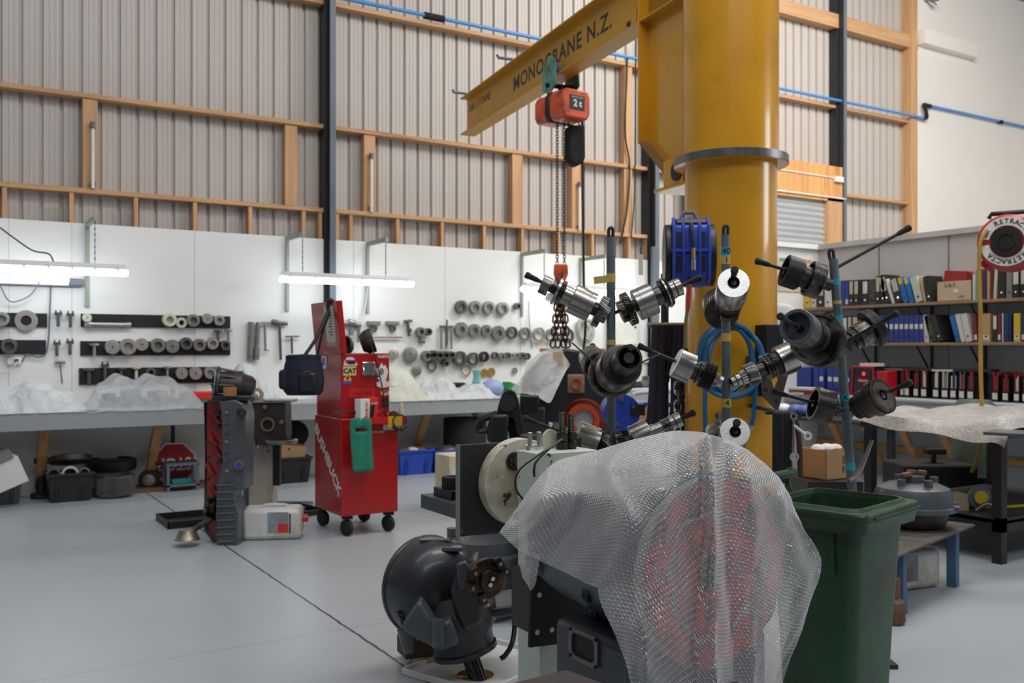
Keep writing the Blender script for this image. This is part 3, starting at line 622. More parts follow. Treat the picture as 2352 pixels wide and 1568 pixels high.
# ================================================================ office wall side: shelves, binders, bench
OZ = -PI/2        # things on the office wall: local x runs towards the camera, local -y into the room
def oloc(px, py, X): q = oX(px, py, X); return q
SX = OW-.3
z1 = oX(2352, 683, SX).z; z2 = oX(2352, 785, SX).z
Y1 = min(oX(1833, 705, SX).y, OY-.03); Yend = 3.8
m_shelf = wood('shelf_board', (.30, .20, .12), (6, .6, 6))
for z, ya, lab in ((z1, Y1, 'upper office shelf board carrying binders under the white cap'), (z2, min(oX(1905, 790, SX).y+.5, OY-.03), 'lower office shelf board carrying blue and black binders')):
    t = thing('wall_shelf', lab, 'shelf', (SX, ya, z), group='office wall shelves')
    MB().mm((0, Yend-ya, -.032), (.3, 0, 0)).build('board', m_shelf, t, bevel=.003)
    k = 0
    for px in (2010, 2139, 2262): 
        yb = oX(px, 800, OW-.02).y-ya
        MB().tube([(.02, yb, -.04), (.27, yb, -.34)], .012, 6).build('bracket', m_black, t); MB().mm((.27, yb-.01, -.36), (.298, yb+.01, -.03)).build('bracket', m_black, t)
BW = {}
m_spinew = mat('spine_label_white', (.66, .64, .58), .7, var=.12, vs=10)
m_lab2 = mat('spine_label_tan', (.52, .45, .34), .7, var=.12, vs=10)
BC = {'black': mat('binder_black', (.022, .022, .022), .5, var=.3), 'marbled black': mat('binder_marbled', (.06, .055, .05), .6, var=.8, vs=30), 'blue': mat('binder_blue', (.02, .045, .25), .45), 'bright blue': mat('binder_bblue', (.02, .14, .42), .45),
      'white': mat('binder_white', (.62, .62, .60), .5), 'cream': mat('binder_cream', (.58, .53, .42), .6), 'yellow': mat('binder_yellow', (.66, .48, .04), .5), 'green': mat('binder_green', (.08, .38, .22), .5), 'maroon': mat('binder_maroon', (.16, .02, .025), .5),
      'tan': mat('binder_tan', (.50, .33, .15), .7), 'grey': mat('binder_grey', (.22, .22, .22), .5), 'navy': mat('binder_navy', (.015, .04, .12), .45), 'pale green': mat('binder_pgreen', (.50, .56, .48), .5), 'dark red': mat('binder_dred', (.30, .02, .02), .5)}
def binder(px0, px1, pyt, pyb, z, col, lab_kind, lab, grp, X=SX+.02, tilt=0, dpt=.26, name='binder'):
    a = oX((px0+px1)/2, 700, X); ya = oX(px0, 700, X).y; yb = oX(px1, 700, X).y; w = max(abs(ya-yb), .012)
    Z = SN*X+CS*a.y; h = (pyb-pyt)*Z/FL
    w2 = w if not tilt else w
    t = thing(name, lab, 'binder' if name == 'binder' else 'book', (X, (ya+yb)/2, z), rot=(tilt, 0, 0) if tilt else None, rz=0, group=grp)
    s = 1 if tilt >= 0 else -1
    off = abs(math.sin(tilt))*w/2 if tilt else 0
    MB().mm((0, -w2/2+.001, off), (dpt, w2/2-.001, h+off)).build('cover', BC[col], t, bevel=.002)
    if lab_kind:
        m, f0, f1 = {'w': (m_spinew, .45, .92), 't': (m_lab2, .45, .95), 'b': (m_spinew, .50, .68), 's': (m_spinew, .08, .26), 'y': (BC['yellow'], .75, 1.0)}[lab_kind]
        MB().mm((-.002, -w2*.36, h*f0+off), (0.0, w2*.36, h*f1+off)).build('spine_label', m, t)
    if w > .05: MB().cyl((-.003, 0, h*.2+off), (.001, 0, h*.2+off), w*.14, n=12).build('finger_ring', m_blackm if col != 'black' else m_chrome, t)
    return t
up = [(1848, 1860, 'yellow', None, 0), (1862, 1874, 'cream', None, 0), (1876, 1893, 'black', 't', 0), (1894, 1908, 'white', None, 0),
      (1930, 1940, 'blue', None, 0), (1941, 1949, 'blue', 's', 0), (1950, 1960, 'black', 't', 0), (1961, 1972, 'black', 't', 0), (1974, 1979, 'black', None, 0), (1980, 1994, 'black', 'w', 0), (1995, 2010, 'marbled black', None, 0), (2011, 2021, 'black', 't', 0), (2022, 2033, 'black', 'w', 0),
      (2034, 2048, 'black', 't', -.33), (2049, 2055, 'white', None, -.33), (2058, 2075, 'black', 't', -.30), (2076, 2087, 'bright blue', 'y', -.30), (2090, 2100, 'bright blue', 'y', -.30), (2104, 2120, 'pale green', None, -.28), (2122, 2127, 'tan', None, -.22), (2129, 2142, 'black', None, -.18),
      (2234, 2240, 'white', None, 0), (2241, 2250, 'green', None, 0), (2254, 2258, 'dark red', None, 0), (2259, 2266, 'navy', None, 0), (2267, 2273, 'tan', None, 0), (2274, 2280, 'maroon', None, 0), (2281, 2288, 'cream', None, .05), (2292, 2309, 'black', None, 0), (2311, 2324, 'grey', None, 0), (2325, 2341, 'black', 'w', 0), (2343, 2358, 'black', 'w', 0)]
kind = {None: 'with plain spine', 'w': 'with white spine label', 't': 'with tan spine label', 'b': 'with pale band', 's': 'with low white label', 'y': 'with yellow-topped spine'}
for i, (a, b, c, l, ti) in enumerate(up):
    hgt = 695-636 if i < 14 else (60 if i < 22 else 70)
    hgt = {3: 54, 11: 66, 12: 68, 13: 66}.get(i, hgt)
    binder(a, b, 640, 640+hgt, z1, c, l, '%s binder %s, upper office shelf, %s from the corner' % (c, kind[l], ORD[i] if i < 28 else '%s past the carton' % ORD[i-22]), 'binders on the upper office shelf', tilt=ti)
lo = [(1935, 1946, 'black', 'w', 0), (1947, 1956, 'black', 't', 0), (1958, 1966, 'black', 't', 0), (1968, 1976, 'black', 't', -.1), (1978, 1986, 'black', 't', -.1), (1988, 1996, 'black', 't', -.1), (1998, 2012, 'black', 't', 0), (2019, 2028, 'blue', None, 0), (2029, 2040, 'navy', 'b', 0)] + \
     [(2042+11.5*i, 2052.5+11.5*i, 'blue', 'b', 0) for i in range(7)] + [(2123, 2134, 'cream', None, -.05), (2136, 2150, 'marbled black', None, -.25), (2153, 2168, 'black', None, -.35), (2196, 2207, 'bright blue', None, -.28), (2208, 2218, 'white', None, -.25), (2219, 2233, 'white', None, -.22), (2238, 2246, 'maroon', 's', -.1), (2256, 2274, 'tan', 's', 0), (2280, 2290, 'black', 'w', 0), (2291, 2299, 'maroon', 's', 0), (2301, 2304, 'white', None, 0), (2305, 2316, 'navy', None, 0), (2317, 2322, 'navy', None, 0), (2328, 2343, 'yellow', 's', 0), (2346, 2354, 'navy', 's', 0)]
for i, (a, b, c, l, ti) in enumerate(lo):
    binder(a, b, 640, 640+(63 if i < 20 else 66), z2, c, l, '%s binder %s, lower office shelf, %s from the corner' % (c, kind[l], ORD[i] if i < 28 else ['yellow', 'third last', 'second last', 'last'][i-28]), 'binders on the lower office shelf', tilt=ti)
# carton on upper shelf
a, b = oX(2152, 690, SX+.02), oX(2232, 685, SX+.02)
t = thing('carton', 'open brown carton with printed front on the upper office shelf', 'box', (a.x, a.y, z1))
w = a.y-b.y; Zc = SN*a.x+CS*a.y; h = 45*Zc/FL
mb = MB(); mb.mm((0, -w, 0), (.006, 0, h)); mb.mm((.25, -w, 0), (.256, 0, h+.12)); mb.mm((0, -w, 0), (.25, -w+.006, h)); mb.mm((0, -.006, 0), (.25, 0, h)); mb.mm((0, -w, 0), (.25, 0, .006)); mb.build('carton_walls', m_tan, t)
MB().box((.12, -.2, h+.04), (.2, .26, .12), (.1, .1, 0)).build('red_pack', BC['dark red'], t)
text('print', 'U.R.T.', .055, m_black, t, (-.002, -.16, h*.78), (PI/2, 0, -PI/2)); text('print', '5 KG', .03, m_black, t, (-.002, -w+.12, h*.2), (PI/2, 0, -PI/2))
MB().mm((-.002, -w*.62, h*.42), (0, -w*.48, h*.6)).build('sticker', m_paper, t)
# office bench and magazine files
zb = oX(2200, 918, SX).z
by = OY-.02
t = thing('office_bench', 'pale grey-blue bench along the office wall under the shelves', 'bench', (OW, by, 0))
m_ob = mat('pale_blue_bench', (.42, .47, .50), .45, var=.05)
MB().mm((-.62, 3.6-by, zb-.10), (-.005, 0, zb-.03)).build('rail', m_ob, t); MB().mm((-.66, 3.6-by, zb-.03), (-.005, 0, zb)).build('worktop', m_ob, t, bevel=.005)
for px in (1925, 2000, 2087, 2180): 
    X0 = OW-.6; a = oX(px, 1000, X0+.3); yb = a.y-by
    p0 = V((-.06, yb, .1)); p1 = V((-.56, yb+.02, zb-.1)); d = p1-p0
    MB().box((p0+p1)/2, (.05, .09, d.length), d.to_track_quat('Z', 'X').to_matrix()).build('brace', wood('pine_brace', (.42, .22, .09), (9, 9, 1)), t)
MB().mm((-.05, 3.6-by, .30), (-.008, 0, .37)).build('wall_rail', wood('yellow_rail', (.42, .24, .05), (6, .5, 6)), t)
fi = [(2035, 2047), (2051, 2060), (2067, 2076), (2076, 2089), (2097, 2110), (2114, 2129), (2141, 2157), (2161, 2178), (2181, 2197), (2201, 2216), (2220, 2237), (2277, 2293), (2301, 2317), (2327, 2342), (2347, 2360)]
cs = ['white', 'dark red', 'maroon', 'grey', 'dark red', 'cream', 'navy', 'dark red']
Xf = SX-.02
for i, (a, b) in enumerate(fi):
    A = oX(a, 900, Xf); B = oX(b, 900, Xf); w = A.y-B.y; Zc = SN*Xf+CS*A.y; h = 68*Zc/FL
    t = thing('magazine_file', 'black magazine file of catalogues on the office bench, %s from the radio' % ORD[i], 'magazine file', (Xf, (A.y+B.y)/2, zb), group='magazine files on the office bench')
    mb = MB(); mb.mm((0, -w/2, 0), (.005, w/2, h*.38)); mb.mm((0, -w/2, 0), (.24, -w/2+.004, h*.9)); mb.mm((0, w/2-.004, 0), (.24, w/2, h*.9)); mb.mm((.235, -w/2, 0), (.24, w/2, h)); mb.mm((0, -w/2, 0), (.24, w/2, .004)); mb.build('case', m_black, t)
    MB().mm((-.002, -w*.36, h*.08), (0, w*.36, h*.30)).build('label_card', m_spinew, t)
    yy = -w/2+.006
    for k in range(4):
        ww = (w-.014)/4
        MB().mm((.01, yy, .005), (.22, yy+ww*.85, h*(.9+.1*math.sin(i*3+k*2)))).build('catalogue', BC[cs[(i*3+k*5+k*k) % 8]], t); yy += ww
# radio
a, b = oX(1955, 912, SX-.2), oX(2012, 913, SX-.2); w = a.y-b.y; Zc = SN*a.x+CS*a.y; h = 68*Zc/FL
t = thing('site_radio', 'black and red jobsite radio with a lit red display on the office bench', 'radio', (a.x, a.y-w/2, zb))
mb = MB(); mb.prism([(-w/2, 0), (w/2, 0), (w/2-.03, h), (-w/2+.03, h)], 0, .3, Matrix(((0, 0, 1, 0), (1, 0, 0, 0), (0, 1, 0, 0), (0, 0, 0, 1)))); mb.build('body', mat('radio_black', (.02, .022, .025), .4), t, bevel=.01)
mr = mat('radio_red', (.45, .01, .02), .4)
for s in (-1, 1): MB().tube([(-.01, s*(w/2-.005), .01), (-.01, s*(w/2-.035), h-.01)], .012, 6).build('guard', mr, t)
for zz in (.01, h-.01): MB().tube([(-.01, -w/2+.02, zz), (-.01, w/2-.02, zz)], .012, 6).build('guard', mr, t)
MB().mm((.0, -w/2-.14, 0), (.24, -w/2-.0, h*.85)).build('battery_bay', mr, t, bevel=.01)
MB().mm((-.006, -w*.32, h*.6), (-.002, w*.3, h*.85)).build('screen', m_black, t)
MB().cyl((-.01, -.01, h*.75), (-.004, -.01, h*.75), .02).build('lit_dial', mat('red_glow', (.8, .01, .01), .4, emit=((1, .02, .01), 3)), t)
MB().mm((-.008, -.08, h*.46), (-.003, .07, h*.58)).build('badge', mr, t); text('badge_lettering', 'Milwaukee', .028, m_white, t, (-.01, -.005, h*.52), (PI/2, 0, -PI/2))
MB().mm((-.0, -.16, h), (.16, .05, h+.035)).build('papers', m_paper, t)
# blue folders and stack left of the radio
for i, (a, b, c) in enumerate(((1815, 1826, 'blue'), (1829, 1862, 'blue'), (1868, 1880, 'blue'), (1881, 1892, 'blue'), (1900, 1912, 'blue'), (1913, 1927, 'blue'), (1940, 1952, 'navy'))):
    binder(a, b, 850, 908, zb, c, 'b' if i > 2 else None, '%s folder on the office bench, %s from the crane column' % (c, ORD[i]), 'folders on the office bench', X=SX-.1)
for i, (px, c, zz, s) in enumerate(((1852, 'white', .0, 0), (1853, 'dark red', .028, .05), (1850, 'white', .056, -.06), (1888, 'dark red', .0, .1))):
    q = oX(px, 905, SX-.4); solo('booklet', MB().mm((-.12, -.17, .0), (.12, .17, .026)), BC[c], ['white booklet at the bottom of the small stack before the blue folders', 'dark red booklet in the middle of the small stack before the blue folders', 'white booklet on top of the small stack before the blue folders', 'red booklet lying alone before the blue folders'][i], 'booklet', (q.x, q.y, zb+zz), rz=s)
# wall poster on the back wall by the corner
a, b = on(1782, 590, OY), on(1862, 672, OY)
t = thing('wall_poster', 'faded cream and teal parts poster on the wall beside the crane column', 'poster', (a.x, OY-.004, b.z)); w = b.x-a.x; h = a.z-b.z
MB().mm((0, -.003, 0), (w, 0, h)).build('sheet', mat('poster_cream', (.60, .50, .36), .8, var=.15, vs=6), t)
for i in range(3):
    for j in range(4): MB().mm((.06+i*w*.32, -.005, .07+j*h*.24), (.06+i*w*.32+.17, -.003, .07+j*h*.24+h*.09)).build('picture_block', [mat('poster_teal', (.08, .34, .34), .7), mat('poster_blue', (.10, .25, .40), .7), mat('poster_orange', (.6, .30, .12), .7)][(i+j) % 3], t)
# hard objects near the corner: fan / white face by the column
q = oX(1795, 735, OW-1.2)
t = thing('wall_fan', 'white and chrome fitting on an arm beside the crane column', 'fitting', q)
MB().lathe((0, 0, 0), (-.6, -.6, -.1), [(.02, -.1), (.16, -.04), (.2, .02), (.17, .04), (0, .03)], 20).build('dish', m_white, t); MB().cyl((0, 0, 0), (.3, -.5, .1), .02).build('arm', m_black, t)
# red hose reel at frame edge
q = oX(2320, 560, OW-1.9); Z = SN*q.x+CS*q.y; R = 64*Z/FL
t = thing('hose_reel', 'red retractable hose reel with white lettered rings by the office wall', 'hose reel', q, rz=-PI/2+.42)
MB().lathe((0, -.22, 0), (0, 1, 0), [(R*.82, 0), (R*.97, .03), (R, .09), (R, .32), (R*.9, .40), (R*.5, .44)], 40).build('casing', mat('reel_red', (.42, .02, .02), .4, coat=.2), t)
MB().cyl((0, -.26, 0), (0, -.22, 0), R*.50, n=36).build('hub', m_black, t); MB().ring((0, -.27, 0), (0, 1, 0), 0, .015, R*.30, R*.24, 30).build('hub_ring', m_blackm, t)
for nm, a0, a1 in (('upper_band', .15, PI-.15), ('lower_band', PI+.15, 2*PI-.15)):
    mb = MB(); po = arc(0, 0, R*.86, a0, a1, 22)+arc(0, 0, R*.56, a1, a0, 22); mb.prism(po, 0, .006, Matrix(((1, 0, 0, 0), (0, 0, 1, -.229), (0, 1, 0, 0), (0, 0, 0, 1)))); mb.build(nm, m_white, t)
for word, base, flip in (('m. RETRACTA', PI/2, 1), ('RETRACTA', -PI/2, -1)):
    n = len(word)
    for i, ch in enumerate(word):
        if ch == ' ': continue
        g = base-(i-(n-1)/2)*.235
        rr = R*.71; x, z = rr*math.cos(g), rr*math.sin(g)
        text('letter', ch, R*.24, m_black, t, (x, -.231, z), (PI/2, -(g-PI/2), 0), off=.0008)
MB().tube([(-.16, 0, R*.95), (-.14, 0, R*1.12), (.14, 0, R*1.12), (.16, 0, R*.95)], .02).build('carry_handle', m_black, t)
MB().box((-R*.72, .0, -R*.72), (R*.35, .25, R*.3), (0, .78, 0)).build('outlet', mat('reel_red', (.42, .02, .02), .4), t, bevel=.01)
MB().mm((-.04, .2, -.1), (.04, 1.7, .1)).build('wall_arm', m_steeldark, t)
Zr = Z*.985
pts = [P(x, y, Zr) for x, y in ((2267, 528), (2256, 545), (2250, 570), (2249, 640), (2252, 720), (2252, 800), (2253, 870), (2255, 930), (2256, 990), (2250, 1030), (2243, 1060), (2232, 1085))]
solo('air_hose', MB().tube(spline(pts, 6), .017, 8), mat('yellow_hose', (.42, .26, .05), .5), 'yellow hose hanging from the red reel down to the floor items', 'hose')
# ---------------------------------------------------------------- steel table with bubble sheet
Tz = .93; c0 = P(2300, 990, zfor(990, Tz)); tX, tY = c0.x, c0.y
tx1 = tX+1.75; ty1 = oX(1984, 1000, tX).y
t = thing('steel_table', 'black square-legged steel table under a grey bubble sheet', 'table', (tX, tY, 0))
W_, D_ = tx1-tX, ty1-tY
MB().mm((-.02, -.02, Tz-.05), (W_, D_+.02, Tz-.0)).build('tabletop', m_steeldark, t, bevel=.004)
for x, y in ((0, 0), (W_-.07, 0), (0, D_-.07), (W_-.07, D_-.07)): MB().mm((x, y, 0), (x+.07, y+.07, Tz-.05)).build('leg', m_black, t)
MB().mm((0.0, .0, .22), (W_, .05, .32)).build('rail', m_black, t); MB().mm((0.0, .0, .22), (.05, D_, .30)).build('rail', m_black, t)
MB().mm((0.0, .0, .28), (W_, D_, .30)).build('lower_shelf', mat('dirty_shelf', (.05, .045, .04), .6, var=.4), t)
# ================================================================ jib crane
Zc = 6.3; cc = P(1678, 802, Zc); cX, cY = cc.x, cc.y
R0 = 105*Zc/FL*.985
dcam = V((-.3846, .923)); dW = V((CS*dcam.x+SN*dcam.y, -SN*dcam.x+CS*dcam.y, 0)).normalized()
jib = math.atan2(dW.y, dW.x)     # local +x of the crane runs out along the beam
zr = 2.73
t = thing('jib_crane', 'huge yellow jib crane column with a lettered beam reaching out', 'crane', (cX, cY, 0), rz=jib)
MB().lathe((0, 0, 0), (0, 0, 1), [(.44, 0), (.44, .04), (R0, .045), (R0, zr+.25)], 72).build('column', m_yellow, t, ang=30)
MB().lathe((0, 0, zr+.06), (0, 0, 1), [(R0+.012, 0), (R0+.012, 4.6)], 72).build('sleeve', m_yellow, t, ang=30)
MB().ring((0, 0, zr), (0, 0, 1), 0, .05, R0*1.25, R0*.98, 72).build('roller_track', mat('bare_ring_steel', (.22, .225, .23), .35, .9, var=.4, vs=10, stretch=(1, 1, .3)), t, ang=30)
bz = 4.03; bh = .435; fw = .18; tn = .97*1.083
L_end = (11.08-6.3)/.923+.02
mb = MB(); mb.mm((R0*.6, -.006, zr+.36), (tn, .006, 7.3)); mb.build('bracket_web', m_yellow, t)
MB().mm((tn, -.095, zr+.36), (tn+.016, .095, 7.3)).build('bracket_flange', m_yellow, t)
a = V((tn, 0, zr+.37)); b = V((tn-.35, 0, zr+.08)); d = b-a
MB().box((a+b)/2, (.19, .015, d.length), d.to_track_quat('Z', 'Y').to_matrix()).build('knee_flange', mat('brownish_flange', (.20, .12, .05), .5), t)
mb = MB(); mb.add([(R0*.8, -.006, zr+.36), (tn, -.006, zr+.36), (tn-.35, -.006, zr+.08), (R0*.8, -.006, zr+.08), (R0*.8, .006, zr+.36), (tn, .006, zr+.36), (tn-.35, .006, zr+.08), (R0*.8, .006, zr+.08)], [(0, 1, 2, 3), (4, 7, 6, 5), (0, 4, 5, 1), (1, 5, 6, 2), (2, 6, 7, 3), (3, 7, 4, 0)]); mb.build('knee_web', m_yellow, t)
MB().ring((0, 0, zr-.004), (0, 0, 1), 0, .006, R0*1.235, R0*.98, 72).build('track_underside', m_yellow, t, ang=30)
rb = MB().mm((R0*1.05, -.13, zr-.07), (tn-.28, .13, zr-.045)).mm((R0*1.25, -.13, zr-.05), (R0*2.1, -.11, zr+.14)).mm((R0*1.25, .11, zr-.05), (R0*2.1, .13, zr+.14)).build('roller_bracket', m_yellow, t)
MB().cyl((R0*1.5, -.14, zr+.04), (R0*1.5, .14, zr+.04), .07).build('roller', m_black, t)
MB().cyl((R0*1.75, -.17, zr+.05), (R0*1.75, -.12, zr+.05), .05).build('roller_pin', m_blackm, t)
MB().mm((R0*1.5, -.09, zr-.1), (R0*1.8, .0, zr-.07)).build('bolt_plate', m_blackm, t)
MB().mm((R0, -.006, bz+.012), (L_end, .006, bz+bh-.012)).build('beam_web', m_beam, t)
MB().mm((R0, -fw/2, bz), (L_end, fw/2, bz+.013)).build('beam_flange', m_beam, t)
MB().mm((R0, -fw/2, bz+bh-.013), (L_end, fw/2, bz+bh)).build('beam_flange', m_beam, t)
# end stops and hooks on beam
MB().mm((L_end-.09, -.09, bz+.013), (L_end-.02, -.006, bz+.10)).build('end_stop', m_beam, t); MB().cyl((L_end-.11, -.05, bz+.05), (L_end-.16, -.05, bz+.05), .03).build('stop_buffer', m_black, t)
MB().mm((tn+.06, .02, bz+.013), (tn+.14, .085, bz+.14)).build('end_stop', m_beam, t); MB().cyl((tn+.14, .05, bz+.05), (tn+.22, .05, bz+.05), .03).build('stop_buffer', m_black, t)
for s in (L_end-.15, L_end-1.55): MB().tube([(s, .07, bz+bh+.02), (s, .22, bz+bh+.02), (s, .24, bz+bh+.05)], .016, 6).build('cable_hook', m_steelgrey, t)
# which side is lettered: the side facing the camera (local +y or -y)
side = 1 if (V((0, 0, 0))-V((cX, cY, 0))).cross(dW).z < 0 else -1
def beam_s(px): # distance along beam at pixel column
    r = (px-CX)/FL; Zq = (1.471+.4167*6.3)/(r+.4167); return (Zq-6.3)/.923
sA, sB = beam_s(1181), beam_s(1406)
rotm = Matrix.Rotation(PI, 4, 'Z') if side > 0 else Matrix.Identity(4)
mtx = Matrix.Translation((sA/2+sB/2, side*.0075, bz+.225)) @ rotm @ Matrix.Rotation(PI/2, 4, 'X')
text('lettering', 'MONOCRANE N.Z.', .205, m_black, t, None, mtx=mtx, off=.0028, space=1.12, ext=.001, fit=abs(sA-sB))
sA2, sB2 = beam_s(1079), beam_s(1128)
mtx = Matrix.Translation((sA2/2+sB2/2, side*.0075, bz+.29)) @ rotm @ Matrix.Rotation(PI/2, 4, 'X')
text('lettering', 'SWL 2 TONNE', .12, mat('faded_black', (.10, .07, .03), .6), t, None, mtx=mtx, ext=.001, fit=abs(sA2-sB2))
# ---------------- hoist
def beam_pt(s, y=0, z=0): return V((cX, cY, 0))+dW*s+V((-dW.y, dW.x, 0))*y+V((0, 0, z))
sh = beam_s(1288)
t = thing('chain_hoist', 'orange electric chain hoist marked 2t hanging from a green beam trolley', 'hoist', beam_pt(sh, 0, bz), rz=jib)
for s_, m in ((side, m_teal), (-side, m_teald)):
    po = [(-.15, -.10), (-.13, .14), (-.06, .17), (.06, .17), (.13, .14), (.15, -.10), (.06, -.14), (-.06, -.14)]
    Mx = Matrix(((1, 0, 0, 0), (0, 0, 1, 0), (0, 1, 0, 0), (0, 0, 0, 1)))
    mb = MB(); mb.prism(po, s_*.125, s_*.11, Mx); pl = mb.build('trolley_plate', m, t, bevel=.003)
    for q in (-.08, .08): MB().cyl((q, s_*.11, .055), (q, s_*.05, .055), .045).build('trolley_wheel', m_steelgrey, t)
MB().cyl((0, -.15, -.08), (0, .15, -.08), .022).build('axle', m_blackm, t)
MB().tube([(0, 0, -.07), (.03, 0, -.09), (.03, 0, -.12), (0, 0, -.15), (-.03, 0, -.12), (-.03, 0, -.09)], .014, 8, True).build('shackle', m_steeldark, t)
# body: turned roughly towards the camera
hr = -jib-YAW+.62
def hb(mb_, nm, m, **k):
    o = mb_.build(nm, m, t, **k); o.rotation_euler = (0, 0, hr); o.location = (0, 0, -.29); return o
po = [(-.12, -.12), (-.15, -.07), (-.15, .07), (-.12, .12), (.12, .12), (.15, .07), (.15, -.07), (.12, -.12)]
Mx = Matrix(((0, 0, 1, 0), (1, 0, 0, 0), (0, 1, 0, 0), (0, 0, 0, 1)))
Mf = Matrix(((1, 0, 0, 0), (0, 0, 1, 0), (0, 1, 0, 0), (0, 0, 0, 1)))
po = [(x*1.05, z*1.12) for x, z in po]
hb(MB().prism(po, -.24, -.02, Mf), 'motor_cover', m_orange, bevel=.018)
hb(MB().prism([(x*.92, z*.92) for x, z in po], .04, .22, Mf), 'gear_cover', m_orange, bevel=.018)
hb(MB().prism([(x*1.02, z*1.05) for x, z in po], -.02, .04, Mf), 'middle_frame', m_black, bevel=.008)
hb(MB().mm((-.085, -.246, -.055), (.085, -.24, .075)), 'rating_plate', m_black)
tx = text('rating_lettering', '2 t', .085, m_white, t, (0, 0, 0), off=.003); tx.matrix_local = Matrix.Translation((0, 0, -.29)) @ Matrix.Rotation(hr, 4, 'Z') @ Matrix.Translation((0, -.2475, -.0)) @ Matrix.Rotation(PI/2, 4, 'X')
tx = text('rating_lettering', 'ELECTRIC HOIST', .018, m_white, t, (0, 0, 0)); tx.matrix_local = Matrix.Translation((0, 0, -.29)) @ Matrix.Rotation(hr, 4, 'Z') @ Matrix.Translation((0, -.2475, .055)) @ Matrix.Rotation(PI/2, 4, 'X')
def link_chain(name, p0, p1, m, pitch=.028, w=.011, r=.0035, parent=None):
    p0 = V(p0); p1 = V(p1); d = p1-p0; n = max(1, int(d.length/pitch)); u, w_, a = frame(d); mb = MB()
    for i in range(n):
        c = p0+d*((i+.5)/n); s = u if i % 2 else w_
        ls = pitch*.72
        mb.tube([c-a*ls+s*w*.55, c-a*ls*.6+s*w, c+a*ls*.6+s*w, c+a*ls+s*w*.55, c+a*ls-s*w*.55, c+a*ls*.6-s*w, c-a*ls*.6-s*w, c-a*ls-s*w*.55], r, 5, True)
    return mb.build(name, m, parent, smooth=False)
q0 = beam_pt(sh, 0, bz)
zblk = P(1290, 607, SN*q0.x+CS*q0.y).z-bz
u_ = V((CS, -SN, 0)); ri = V((math.cos(-jib)*u_.x-math.sin(-jib)*u_.y, math.sin(-jib)*u_.x+math.cos(-jib)*u_.y, 0))  # image right in local axes
for s in (-.033, .033): link_chain('lift_chain', ri*s+V((0, 0, -.36)), ri*s+V((0, 0, zblk)), m_blackm, parent=t)
mb = MB(); po = [(-.062, .09), (.062, .09), (.068, .0), (.045, -.06), (.03, -.10), (-.03, -.10), (-.045, -.06), (-.068, .0)]
o = MB().prism(po, -.045, .045, Mf).build('hook_block', m_orange, t, bevel=.012); o.location = (0, 0, zblk-.09); o.rotation_euler = (0, 0, -jib-YAW)
o = MB().hexnut((.005, -.046, .0), (0, -1, 0), .02, .012).build('block_bolt', m_chrome, t); o.location = (0, 0, zblk-.09); o.rotation_euler = (0, 0, -jib-YAW)
o = MB().tube(spline([(0, 0, -.1), (0, 0, -.15), (.05, 0, -.2), (.02, 0, -.27), (-.05, 0, -.24)]), .018, 8).build('hook', m_steeldark, t); o.location = (0, 0, zblk-.09); o.rotation_euler = (0, 0, -jib-YAW)
# chain bag
mb = MB(); po = [(-.08, .0), (.08, .02), (.085, -.28), (.06, -.34), (0, -.37), (-.06, -.34), (-.085, -.28)]
mb.prism(po, -.07, .07, Mf); o = mb.build('chain_bag', m_blackm, t, bevel=.02); o.location = ri*.13+V((0, 0, -.46)); o.rotation_euler = (0, 0, -jib-YAW+.3)
for k in (-.05, .05): MB().tube([ri*(.11+k)+V((0, 0, -.38)), ri*(.13+k)+V((0, 0, -.47))], .007, 6).build('bag_strap', m_black, t)
pend = [ri*.20+V((0, 0, -.33)), ri*.205+V((0, 0, -1.0)), ri*.215+V((0, 0, -1.9)), ri*.23+V((0, 0, -2.3)), ri*.21+V((0, 0, -2.55))]
MB().tube(spline(pend, 8), .012, 6).build('pendant_cable', m_black, t)
# chain sling down to the transmission
zs = P(1290, 668, SN*q0.x+CS*q0.y).z; ze = P(1290, 795, SN*q0.x+CS*q0.y).z
m_sling = mat('rusty_chain', (.10, .065, .04), .45, .8, var=.5, vs=20)
t = thing('chain_sling', 'heavy rusty chain sling hanging from the hoist hook', 'chain', (q0.x, q0.y, zs), rz=-YAW)
link_chain('sling_leg', (0, 0, .08), (0, 0, -.24), m_sling, .06, .028, .011, t)
for a, b in ((-.075, .03), (-.03, -.03), (.03, .03), (.065, -.02)): link_chain('sling_leg', (a*.4, b*.5, -.06), (a, b, ze-zs), m_sling, .055, .022, .009, t)
# suspended transmission with wrap
Zt = SN*q0.x+CS*q0.y
qc = P(1300, 935, Zt)
t = thing('transmission', 'large dark transmission with orange-lined openings on a stand, partly plastic-wrapped', 'transmission', (qc.x, qc.y, 0), rz=-YAW)
f = Zt/FL
def tl(px, py, dy=0): return V(((px-1300)*f, dy, H+(HZ-py)*f))
mb = MB(); po = [(1215, 1050), (1190, 960), (1200, 870), (1250, 815), (1300, 800), (1372, 812), (1400, 850), (1412, 960), (1405, 1050)]
mb.prism([((a-1300)*f, H+(HZ-b)*f) for a, b in po], -.05, .55, Mf); mb.build('case', m_castblk, t, bevel=.02)
MB().mm(tl(1195, 930, -.3), tl(1250, 1000, .0)).build('side_housing', m_castblk, t, bevel=.02)
c = tl(1338, 962, -.05); MB().lathe(c, (0, -1, 0), [(.20, 0), (.20, .03), (.17, .04), (.15, .09), (.10, .09), (.095, .02)], 36).build('orange_bore', mat('orange_primer', (.42, .055, .015), .5, var=.15, vs=12), t)
MB().ring(c, (0, -1, 0), .05, .11, .215, .2, 36).build('bore_rim', m_oily, t)
MB().cyl(c+V((0, -.01, 0)), c+V((0, -.03, 0)), .095).build('bore_opening', mat('bright_bore', (.45, .47, .5), .5), t)
